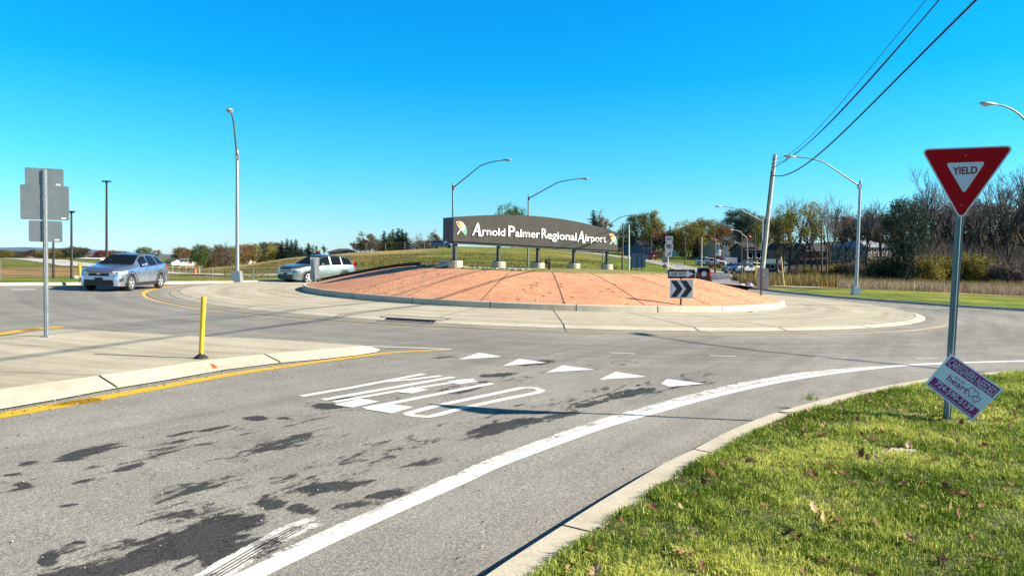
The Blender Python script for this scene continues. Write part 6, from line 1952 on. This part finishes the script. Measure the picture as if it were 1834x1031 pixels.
ordn = ["first", "second", "third", "fourth", "fifth", "sixth", "seventh", "eighth", "ninth", "tenth", "eleventh", "twelfth", "thirteenth", "fourteenth", "fifteenth", "sixteenth", "seventeenth", "eighteenth", "nineteenth", "twentieth", "twenty-first", "twenty-second", "twenty-third", "twenty-fourth", "twenty-fifth", "twenty-sixth", "twenty-seventh", "twenty-eighth", "twenty-ninth", "thirtieth"]
# far band on the left
far = [(4, 447, 'full', F_OLV, 1.3), (17, 450, 'full', F_BLU, 1.2), (32, 449, 'full', F_BRN, 1.2), (52, 445, 'semi', F_BRN, 1.5), (68, 449, 'full', F_BRN, 1.2), (88, 446.5, 'full', F_OLV, 1.3), (104, 445, 'full', F_BRN, 1.4), (118, 450, 'full', F_YEL, 1.3), (132, 441.5, 'full', F_BLU, 1.0), (140, 444, 'full', F_BRN, 1.1), (151, 442, 'semi', F_BRN, 1.3), (183, 448, 'full', F_RED, 1.0), (200, 449, 'full', F_BRN, 1.3), (218, 450, 'full', F_BRN, 1.2)]
for i, (px, tp_, k, m_, w_) in enumerate(far):
    plant(k, px, 430 + (i * 37) % 90, tp_ - 1, "far autumn tree, %s from the left along the field's far edge" % ordn[i], m_, w_ * 1.9, "far trees beyond the left field", base=465)
plant('full', 258, 230, 441, "round green tree behind the blue-silver car", F_GREEN, 1.5, base=465)
plant('semi', 281, 250, 447, "low brown tree just right of the round green tree", F_BRN, 1.7, base=466)
for i, (px, tp_, m_, w_) in enumerate(((312, 445, F_OLV, 1.4), (324, 442, F_ORG, 1.2), (338, 443, F_OLV, 1.3), (349, 446, F_GREEN, 1.1))):
    plant('full' if i % 2 else 'semi', px, 205 + 6 * i, tp_, ("olive tree above the long white building", "orange-tinged tree above the long white building", "taller olive tree right of the long white building", "green tree at the left edge of the brown thicket")[i], m_, w_, base=474)
for i, (px, tp_, k, m_, w_) in enumerate(((358, 437, 'full', F_GREEN, .8), (372, 440, 'full', F_BRN, .9), (384, 437, 'semi', F_BRN, 1.0), (398, 429, 'bare', None, 1.0), (400, 440, 'full', F_GRY, .9), (413, 441, 'full', F_OLV, .9), (378, 462, 'shrub', F_OLV, 1.2), (396, 463, 'shrub', F_BRN, 1.3))):
    plant(k, px, 118 + 3 * i, tp_, "tree of the brown thicket left of the tall street lamp, %s planted" % ordn[i] if False else ("dark green tree at the thicket's left end", "dull brown tree second in the thicket left of the tall lamp", "thin brown tree in the middle of the thicket", "tallest bare tree rising from the thicket", "grey-brown tree right of the middle of the thicket", "olive tree next to the tall street lamp's shaft", "low olive shrub at the foot of the thicket", "low brown shrub at the foot of the thicket near the lamp")[i], m_, w_, "thicket left of the tall street lamp", base=485)
for i, (px, tp_, k, m_, w_) in enumerate(((432, 437, 'full', F_ORG, 1.1), (444, 439, 'semi', F_BRN, 1.1), (453, 434, 'full', F_OLV, 1.0), (464, 433, 'semi', F_BLU, 1.3), (478, 434, 'full', F_YEL, 1.1), (490, 433, 'full', F_ORG, 1.1), (422, 446, 'shrub', F_ORG, 1.0), (470, 455, 'shrub', F_BRN, 1.4), (497, 457, 'shrub', F_RED, 1.0))):
    plant(k, px, 158 + 4 * i, tp_, ("orange-brown tree just right of the tall lamp", "thin brown tree second right of the tall lamp", "olive tree third right of the tall lamp", "blue-grey thin tree in the middle of the row right of the tall lamp", "yellow-green tree near the dark conifers", "orange-brown tree touching the dark conifers", "low orange shrub by the tall lamp's shaft", "low brown shrub under the blue-grey tree", "low russet shrub at the conifers' foot")[i], m_, w_, "autumn row right of the tall street lamp", base=472)
for i, (px, tp_, w_) in enumerate(((505, 430, 1.1), (514, 426, 1.0), (522, 428, 1.0), (530, 427, 1.1), (540, 441, 1.2), (553, 434, 1.5))):
    plant('con', px, 165 + 4 * i, tp_, ("leftmost of the dark conifers above the field crest", "tallest conifer of the dark clump above the field crest", "third conifer of the dark clump", "right-hand conifer of the dark clump", "short conifer right of the dark clump", "broad lone conifer left of the brick bungalow")[i], F_DRK, w_ * 1.35, "dark conifers on the crest", base=467)
plant('shrub', 569, 152, 446, "round russet shrub left of the brick bungalow", F_RED, 1.0, base=460)
plant('semi', 566, 190, 438, "pale thin tree behind the russet shrub", F_GREEN, .8, base=462)
plant('semi', 580, 195, 437, "slender grey-green tree behind the bungalow's left end", F_BLU, .9, base=462)
plant('shrub', 625, 148, 450, "low dark shrub right of the brick bungalow", F_GRY, 1.2, base=457)
for i, (px, tp_, k, m_, w_) in enumerate(((632, 433, 'semi', F_BRN, 1.2), (645, 434, 'full', F_GRY, 1.1), (662, 415, 'semi', F_OLV, 1.0), (655, 428, 'full', F_BRN, .9), (672, 426, 'full', F_BRN, .8), (687, 412, 'con', F_DRK, .9), (697, 416, 'con', F_GREEN, .9), (703, 409, 'con', F_DRK, .9), (712, 407, 'con', F_DRK, 1.0), (720, 409, 'con', F_DRK, 1.0), (727, 414, 'con', F_DRK, 1.0), (744, 421, 'bare', None, 1.0), (760, 414, 'bare', None, 1.1), (752, 430, 'full', F_GRY, 1.0), (781, 412, 'semi', F_BRN, .9), (770, 428, 'full', F_BRN, .8), (795, 424, 'bare', None, .9))):
    plant(k, px, 150 + (i * 5) % 14, tp_, "%s on the hilltop, %s from the left between the bungalow and the name sign" % ({'semi': 'thin tree', 'full': 'dull tree', 'con': 'conifer', 'bare': 'bare tree'}[k], ordn[i]), m_, w_ * 1.6, "trees on the hilltop left of the name sign", base=453)
plant('full', 915, 215, 366, "green tree showing above the top of the name sign", F_GREEN, 1.0, base=450, seed=1)
plant('con', 1061, 205, 374, "dark conifer showing above the name sign's right half", F_DRK, 1.1, base=450)
plant('semi', 1076, 215, 377, "russet-brown tree beside the conifer above the name sign", F_ORG, 1.1, base=450)
hillt = [('full', 1118, 200, 408, F_YEL, 1.1, 456, "yellow-green tree between the name sign and the tall hillside tree"), ('full', 1108, 205, 425, F_GREEN, 1.2, 456, "green tree just right of the name sign's end"),
 ('full', 1142, 190, 383, F_GREEN, .9, 456, "dark green left half of the tall tree clump by the grey-blue house"), ('semi', 1163, 195, 375, F_YEL, 1.2, 456, "tallest yellow-green tree above the grey-blue house"), ('full', 1172, 200, 394, F_OLV, .8, 458, "olive tree right of the tallest yellow-green tree"),
 ('semi', 1185, 188, 412, F_RED, 1.2, 460, "mauve-brown thin tree above the blue sign back"), ('full', 1199, 198, 415, F_BRN, 1.2, 455, "dark brown tree left of the route 981 sign"), ('con', 1198, 230, 403, F_DRK, 1.0, 450, "small dark conifer on the skyline by the route 981 sign"),
 ('full', 1213, 190, 408, F_DRK, 1.1, 455, "dark shaded tree right of the route 981 sign"), ('full', 1231, 185, 396, F_OLV, 1.2, 462, "olive-gold tree right of the route 981 sign"), ('full', 1259, 195, 389, F_YEL, 1.25, 452, "broad yellow-green tree on the skyline beside the olive-gold one"), ('semi', 1245, 205, 392, F_ORG, 1.2, 452, "orange-tinged tree between the olive-gold and yellow-green ones"),
 ('con', 1247, 140, 423, F_DRK, 1.35, 462, "large dark conifer on the lawn below the skyline trees"), ('semi', 1293, 165, 401, F_ORG, 1.4, 460, "orange-brown thin tree in front of the white house"), ('bare', 1286, 210, 398, None, 1.2, 450, "leafless tree behind the white house"), ('semi', 1311, 180, 404, F_BRN, 1.0, 462, "brown thin tree right of the orange-brown one"),
 ('full', 1322, 215, 374, F_BLU, 1.1, 450, "large blue-green tree behind the arm of the street lamp"), ('full', 1340, 210, 378, F_BLU, 1.0, 450, "second blue-green tree nearer the leaning pole"), ('semi', 1352, 150, 402, F_YEL, 1.0, 466, "yellow thin tree just left of the leaning pole"), ('bare', 1333, 128, 418, None, 1.0, 475, "leafless tree by the hanging red ball"),
 ('full', 1372, 190, 388, F_OLV, 1.0, 460, "olive tree directly behind the leaning pole"), ('full', 1222, 150, 449, F_DRK, 1.4, 462, "low dark evergreen mound in the hillside's shade"), ('shrub', 1150, 178, 448, F_DRK, 1.6, 460, "dark shrub below the grey-blue house"), ('shrub', 1180, 175, 446, F_GRY, 1.5, 460, "grey-brown shrub right of the grey-blue house"),
 ('shrub', 1288, 112, 470, F_ORG, 1.0, 480, "heap-like russet shrub beyond the side road"), ('shrub', 1273, 114, 471, F_RED, 1.0, 480, "low dark red shrub beyond the side road"), ('shrub', 1318, 78, 490, F_OLV, 1.3, 503, "ragged brown-green shrub at the roadside left of the far route sign"), ('shrub', 1345, 76, 488, F_BRN, 1.2, 503, "brown weedy shrub beside the bright yellow guard")]
for k, px, d, tp_, m_, w_, bs_, lb in hillt: plant(k, px, d, tp_, lb, m_, w_, base=bs_)
# the wood on the right
front = [(1392, 372, 'semi', F_OLV, 1.0), (1403, 348, 'bare', None, 1.0), (1412, 366, 'semi', F_YEL, 1.2), (1428, 350, 'bare', None, 1.15), (1440, 366, 'bare', None, 1.0), (1456, 345, 'bare', None, 1.1), (1466, 360, 'bare', None, 1.0), (1484, 342, 'bare', None, 1.1), (1500, 366, 'bare', None, 1.1), (1514, 352, 'bare', None, 1.1), (1530, 362, 'bare', None, 1.1), (1553, 358, 'bare', None, 1.2), (1578, 352, 'bare', None, 1.1), (1600, 364, 'bare', None, 1.1), (1622, 352, 'full', F_BLU, .7), (1640, 305, 'bare', None, 1.0), (1662, 298, 'bare', None, 1.1), (1688, 318, 'bare', None, 1.0), (1712, 330, 'bare', None, 1.1), (1738, 335, 'bare', None, 1.0), (1764, 318, 'bare', None, 1.0), (1786, 300, 'bare', None, 1.05), (1808, 292, 'bare', None, 1.1), (1830, 286, 'bare', None, 1.1), (1856, 290, 'bare', None, 1.1), (1885, 300, 'bare', None, 1.1)]
for i, (px, tp_, k, m_, w_) in enumerate(front):
    plant(k, px, 92 + (i * 11) % 17, tp_, "%s, %s from the left in the front row of the right-hand wood" % ({'bare': 'bare tree', 'semi': 'autumn tree', 'full': 'ivy-green tree'}[k], ordn[i]), m_, w_ * .95, "trees of the wood on the right", base=492 + (px - 1400) * .012)
for i in range(22):
    px = 1488 + i * 18.5 + random.uniform(-5, 5); k = ['bare', 'semi', 'bare', 'full', 'bare', 'semi'][i % 6]
    tp_ = float(np.interp(px, [1380, 1500, 1600, 1640, 1834, 1900], [388, 382, 388, 362, 356, 356])) + random.uniform(-8, 12)
    plant(k, px, 122 + (i * 13) % 30, tp_, "%s, %s from the left in the back row of the right-hand wood" % ({'bare': 'bare tree', 'semi': 'brown tree', 'full': 'rounded tree'}[k], ordn[i]), [F_BRN, F_GRY, F_OLV, F_BRN, F_GRY][i % 5] if k != 'bare' else None, 1.15, "back row of the wood on the right", base=478)
for i, (px, d, tp_, k, m_, w_, lb) in enumerate(((1590, 76, 447, 'shrub', F_DRK, .95, "big dark evergreen shrub right of the galvanised lamp"), (1571, 80, 456, 'shrub', F_DRK, .9, "dark evergreen shrub close behind the galvanised lamp"), (1617, 74, 433, 'col', F_DRK, 1.05, "left one of the pair of narrow dark arborvitae"), (1627, 74.5, 436, 'col', F_DRK, .95, "right one of the pair of narrow dark arborvitae"),
  (1606, 84, 452, 'shrub', F_OLV, .9, "olive shrub behind the arborvitae pair"), (1642, 82, 455, 'shrub', F_BRN, .9, "brown shrub right of the arborvitae pair"), (1662, 80, 449, 'shrub', F_OLV, .8, "rounded olive shrub left of the yield sign's post"), (1688, 82, 450, 'shrub', F_OLV, 1.0, "olive shrub just left of the yield sign's post"), (1712, 84, 452, 'shrub', F_BRN, 1.0, "brown shrub behind the yield sign's post"), (1738, 82, 444, 'shrub', F_OLV, .7, "tall olive shrub right of the yield sign's post"), (1762, 84, 446, 'shrub', F_OLV, .9, "olive shrub second right of the yield sign's post"), (1790, 80, 460, 'shrub', F_GRY, 1.0, "grey-brown thorny shrub near the right edge"), (1816, 78, 468, 'shrub', F_GRY, 1.1, "low grey shrub at the right edge"), (1842, 80, 462, 'shrub', F_GRY, 1.0, "grey shrub cut by the right edge"),
  (1530, 84, 462, 'shrub', F_GRY, 1.0, "grey-brown shrub left of the galvanised lamp"), (1508, 86, 464, 'shrub', F_BRN, 1.0, "brown shrub second left of the galvanised lamp"), (1490, 88, 470, 'shrub', F_OLV, 1.0, "olive shrub at the foot of the thin wood pole"), (1446, 90, 474, 'shrub', F_OLV, 1.2, "ragged olive shrub before the dark roofed house"), (1424, 88, 476, 'shrub', F_GRY, 1.2, "grey shrub before the white gable"))):
    plant(k, px, d, tp_, lb, m_, w_, "shrubs along the wood's edge" if k == 'shrub' else "arborvitae pair")

# ---- blades: tall dry grass by the wood, undergrowth, near turf
def blades(name, base, h, wdt, lean, seed, mat, curl=.4, tone=None):
    """base (n,3), h (n,), wdt (n,): bent two-segment blades as one mesh"""
    rg = np.random.default_rng(seed); n = len(base)
    th = rg.uniform(0, 2 * np.pi, n); ld = rg.uniform(0, 2 * np.pi, n); ln = np.abs(rg.normal(0, lean, n)) * h
    side = np.stack([np.cos(th), np.sin(th), np.zeros(n)], 1) * wdt[:, None] / 2
    dirn = np.stack([np.cos(ld), np.sin(ld), np.zeros(n)], 1)
    up = np.zeros((n, 3)); up[:, 2] = 1
    p1 = base + up * (h * .55)[:, None] + dirn * (ln * .35)[:, None]
    hh = np.maximum(h * .45 - ln * curl * .5, h * .02)
    p2 = p1 + up * hh[:, None] + dirn * (ln * .75)[:, None]
    v = np.stack([base - side, base + side, p1 + side * .8, p1 - side * .8, p2], 1).reshape(-1, 3)
    me = bpy.data.meshes.new(name)
    me.vertices.add(n * 5); me.vertices.foreach_set('co', v.astype(np.float32).ravel())
    o5 = np.arange(n)[:, None] * 5
    li = np.concatenate([o5 + np.array([[0, 1, 2, 3]]), o5 + np.array([[3, 2, 4]])], 1).ravel().astype(np.int32)
    me.loops.add(len(li)); me.loops.foreach_set('vertex_index', li)
    ls = np.stack([np.arange(n) * 7, np.arange(n) * 7 + 4], 1).ravel().astype(np.int32)
    me.polygons.add(n * 2); me.polygons.foreach_set('loop_start', ls)
    me.update(calc_edges=True)
    tn = np.repeat(rg.uniform(0, 1, n) if tone is None else np.asarray(tone), 5)
    at = me.attributes.new('tone', 'FLOAT', 'POINT'); at.data.foreach_set('value', tn.astype(np.float32))
    me.materials.append(mat); o = bpy.data.objects.new(name, me); col.objects.link(o); return o
rg = np.random.default_rng(5)
def scatter_terrain(n, cr, dr, keep=None, hrange=(.5, 1.1)):
    B, Hh = [], []
    while len(B) < n:
        c = rg.uniform(*cr); d = math.exp(rg.uniform(math.log(dr[0]), math.log(dr[1])))
        if keep and not keep(c, d): continue
        x = (c - CX) / FPX * d; B.append((x, d, Tz(x, d) - .02)); k = .6 + .8 * (mnoise.noise(Vector((x * .15, d * .15, 0))) * .5 + .5); Hh.append(rg.uniform(*hrange) * k)
    return np.array(B), np.array(Hh)
F_DRY = foliage_mat("dry_grass", (0.30, 0.23, 0.13), (0.85, 0.68, 0.50), .2)
F_WEED = foliage_mat("weeds", (0.17, 0.14, 0.04), (0.36, 0.26, 0.09), .2)
B, Hh = scatter_terrain(26000, (1500, 1960), (60, 80), lambda c, d: d > 58 + 3 * math.sin(c * .03) + max(0, (1834 - c)) * .006, (.3, .95))
struct(blades("tall_dry_grass", B, Hh, np.full(len(B), .022), .45, 1, F_DRY), 'stuff', "tall pale dry grass in front of the wood")
B, Hh = scatter_terrain(16000, (1325, 1960), (66, 92), lambda c, d: d > 64 + (4 if c > 1500 else 0), (.5, 1.2))
struct(blades("roadside_weeds", B, Hh, np.full(len(B), .05), .45, 2, F_WEED), 'stuff', "brown-green weeds behind the dry grass")
pts = []
for k in range(900):
    c = rg.uniform(1490, 1960); d = rg.uniform(96, 150); x = (c - CX) / FPX * d; pts.append((x, d, Tz(x, d) + rg.uniform(.2, 4.8 if c > 1625 else 1.3) * rg.uniform(.3, 1)))
v, tn = leaf_cloud(pts, 34, (1.1, 1.1, .8), .13, 3)
o = bpy.data.objects.new("wood_undergrowth", quads_mesh("wood_undergrowth", v, tn, F_GRY)); col.objects.link(o); struct(o, 'stuff', "brown undergrowth filling the wood")
B, Hh = scatter_terrain(15000, (1500, 1980), (88, 150), lambda c, d: c > 1625 or d < 96, (1.6, 5.0))
xx_ = CX + FPX * B[:, 0] / B[:, 1]; Hh = np.where(xx_ < 1625, Hh * .38, Hh)
struct(blades("wood_brush", B, Hh, np.full(len(B), .07), .30, 12, F_GRY, .1), 'stuff', "thin saplings and brush between the trunks of the wood")
F_HILL = foliage_mat("hill_grass_blades", (0.12, 0.125, 0.03), (0.30, 0.24, 0.085), .2)
B, Hh = scatter_terrain(42000, (400, 1105), (54, 118), lambda c, d: d > curb_d(c) + 8 and mnoise.noise(Vector(((c - CX) * d * .00012, d * .12, 2))) + rg.normal(0, .18) > -.02, (.08, .24))
struct(blades("hill_grass", B, Hh, np.full(len(B), .05), .8, 21, F_HILL), 'stuff', "rough tufts of brown-green grass on the hillside behind the mound")
# near turf
def turf_mask(x, y):
    """0 where the ground is bare"""
    v = 1.0
    for cx_, cy_, rx, ry in BARE: v = min(v, max(0, (((x - cx_) / rx) ** 2 + ((y - cy_) / ry) ** 2) - .55))
    return v
q1, q2, q3 = G(1735, 757, .12), G(1600, 807, .12), G(1650, 742, .12)
BARE = [(q1.x, q1.y, .42, .16), (q2.x, q2.y, .26, .14), (q3.x, q3.y, .30, .10), (G(1330, 874, .12).x, G(1330, 874, .12).y, .09, .07)]
kx = np.array([p_.x for p_ in inner]); ky = np.array([p_.y for p_ in inner])
def inside(x, y):      # right of the kerb
    i = int(np.argmin((kx - x) ** 2 + (ky - y) ** 2)); i = min(max(i, 1), len(kx) - 2)
    dx, dy = kx[i + 1] - kx[i - 1], ky[i + 1] - ky[i - 1]; l_ = math.hypot(dx, dy)
    return ((x - kx[i]) * dy - (y - ky[i]) * dx) / l_
Bs, Hs, Ws = [], [], []
NB = 0; rr_ = random.Random(2)
TN = []
while NB < 200000:
    y = 3.3 + (15.5 - 3.3) * rr_.random() ** 1.35; x = rr_.uniform(-.5, 13.5)
    if x / y > .92: continue
    s = inside(x, y)
    if s < -.015: continue
    n1 = mnoise.noise(Vector((x * 2.6, y * 2.6, 0))); n2 = mnoise.noise(Vector((x * 9, y * 9, 4)))
    if rr_.random() > .72 + n1 * .5 + n2 * .5: continue
    m_ = turf_mask(x, y)
    if m_ <= 0 or rr_.random() > m_ * 2 + .05: continue
    h = (.033 + .022 * n1 + .018 * n2) * rr_.uniform(.5, 1.7) * (1.25 if s < .12 else 1)
    Bs.append((x, y, gz(x, y) + .134 if s > .02 else gz(x, y) + .12)); Hs.append(max(.014, h)); Ws.append(rr_.uniform(.003, .0065) * (1 + y * .05)); NB += 1
    n3 = mnoise.noise(Vector((x * 1.1, y * 1.1, 9)))
    TN.append(min(1, max(0, (rr_.random() * .62 + .18 + .55 * n3 + .3 * n2) if rr_.random() > .09 else 1.0)))
F_TURF = foliage_mat("turf_blades", (0.12, 0.215, 0.010), (0.66, 0.66, 0.16), .35)
struct(blades("grass", np.array(Bs), np.array(Hs), np.array(Ws), .85, 4, F_TURF, .5, TN), 'stuff', "short tufty lawn grass on the near verge")
# weeds sprouting over the kerb by the sign and in the gutter
c = G(1450, 716, .12); pts = [(c.x + rr_.gauss(0, .05), c.y + rr_.gauss(0, .03), c.z) for _ in range(70)]
o = blades("weed_tuft", np.array(pts) - np.array(c), np.array([rr_.uniform(.05, .16) for _ in pts]), np.full(len(pts), .006), 1.3, 9, F_TURF); o.location = c
tag(o, "straggly weed tuft growing out of the near kerb", "weed")
# fallen oak leaves in the turf
mb = MB(); m_lf = foliage_mat("fallen_leaf", (0.30, 0.14, 0.07), (0.74, 0.50, 0.30), .2)
shape = [(0, -1), (.14, -.7), (.42, -.62), (.24, -.35), (.62, -.15), (.30, .02), (.55, .35), (.24, .42), (.22, .75), (0, 1), (-.22, .75), (-.24, .42), (-.55, .35), (-.30, .02), (-.62, -.15), (-.24, -.35), (-.42, -.62), (-.14, -.7)]
for k in range(330):
    while True:
        y = 3.4 + 6.5 * rr_.random() ** 1.2; x = rr_.uniform(0, 8)
        if rr_.random() < .35 and k > 40: x, y = kx[len(kx) // 2] + rr_.gauss(0, 2.5), ky[len(ky) // 2] + rr_.gauss(0, 2.0)
        if 3.3 < y < 10 and x / y < .9 and inside(x, y) > .05: break
    s = rr_.uniform(.028, .066); R3 = Matrix.Rotation(rr_.uniform(0, 6.28), 3, 'Z') @ Matrix.Rotation(rr_.gauss(0, .5), 3, 'X') @ Matrix.Rotation(rr_.gauss(0, .4), 3, 'Y')
    c = W(x, y, .145 + rr_.uniform(0, .03)); mb.cur = rr_.random()
    pv = [R3 @ Vector((a * s, b_ * s, .35 * s * (a * a * 2 + b_ * b_))) + c for a, b_ in shape]; pv.append(R3 @ Vector((0, 0, 0)) + c)
    mb.add(pv, [(i, (i + 1) % 18, 18) for i in range(18)], m_lf)
mb.cur = .5
o = mb.build("fallen_leaves"); at = o.data.attributes.new('tone', 'FLOAT', 'POINT'); at.data.foreach_set('value', mb.tone)
struct(o, 'stuff', "curled brown oak leaves lying in the near turf")
print("objects", len(bpy.data.objects))
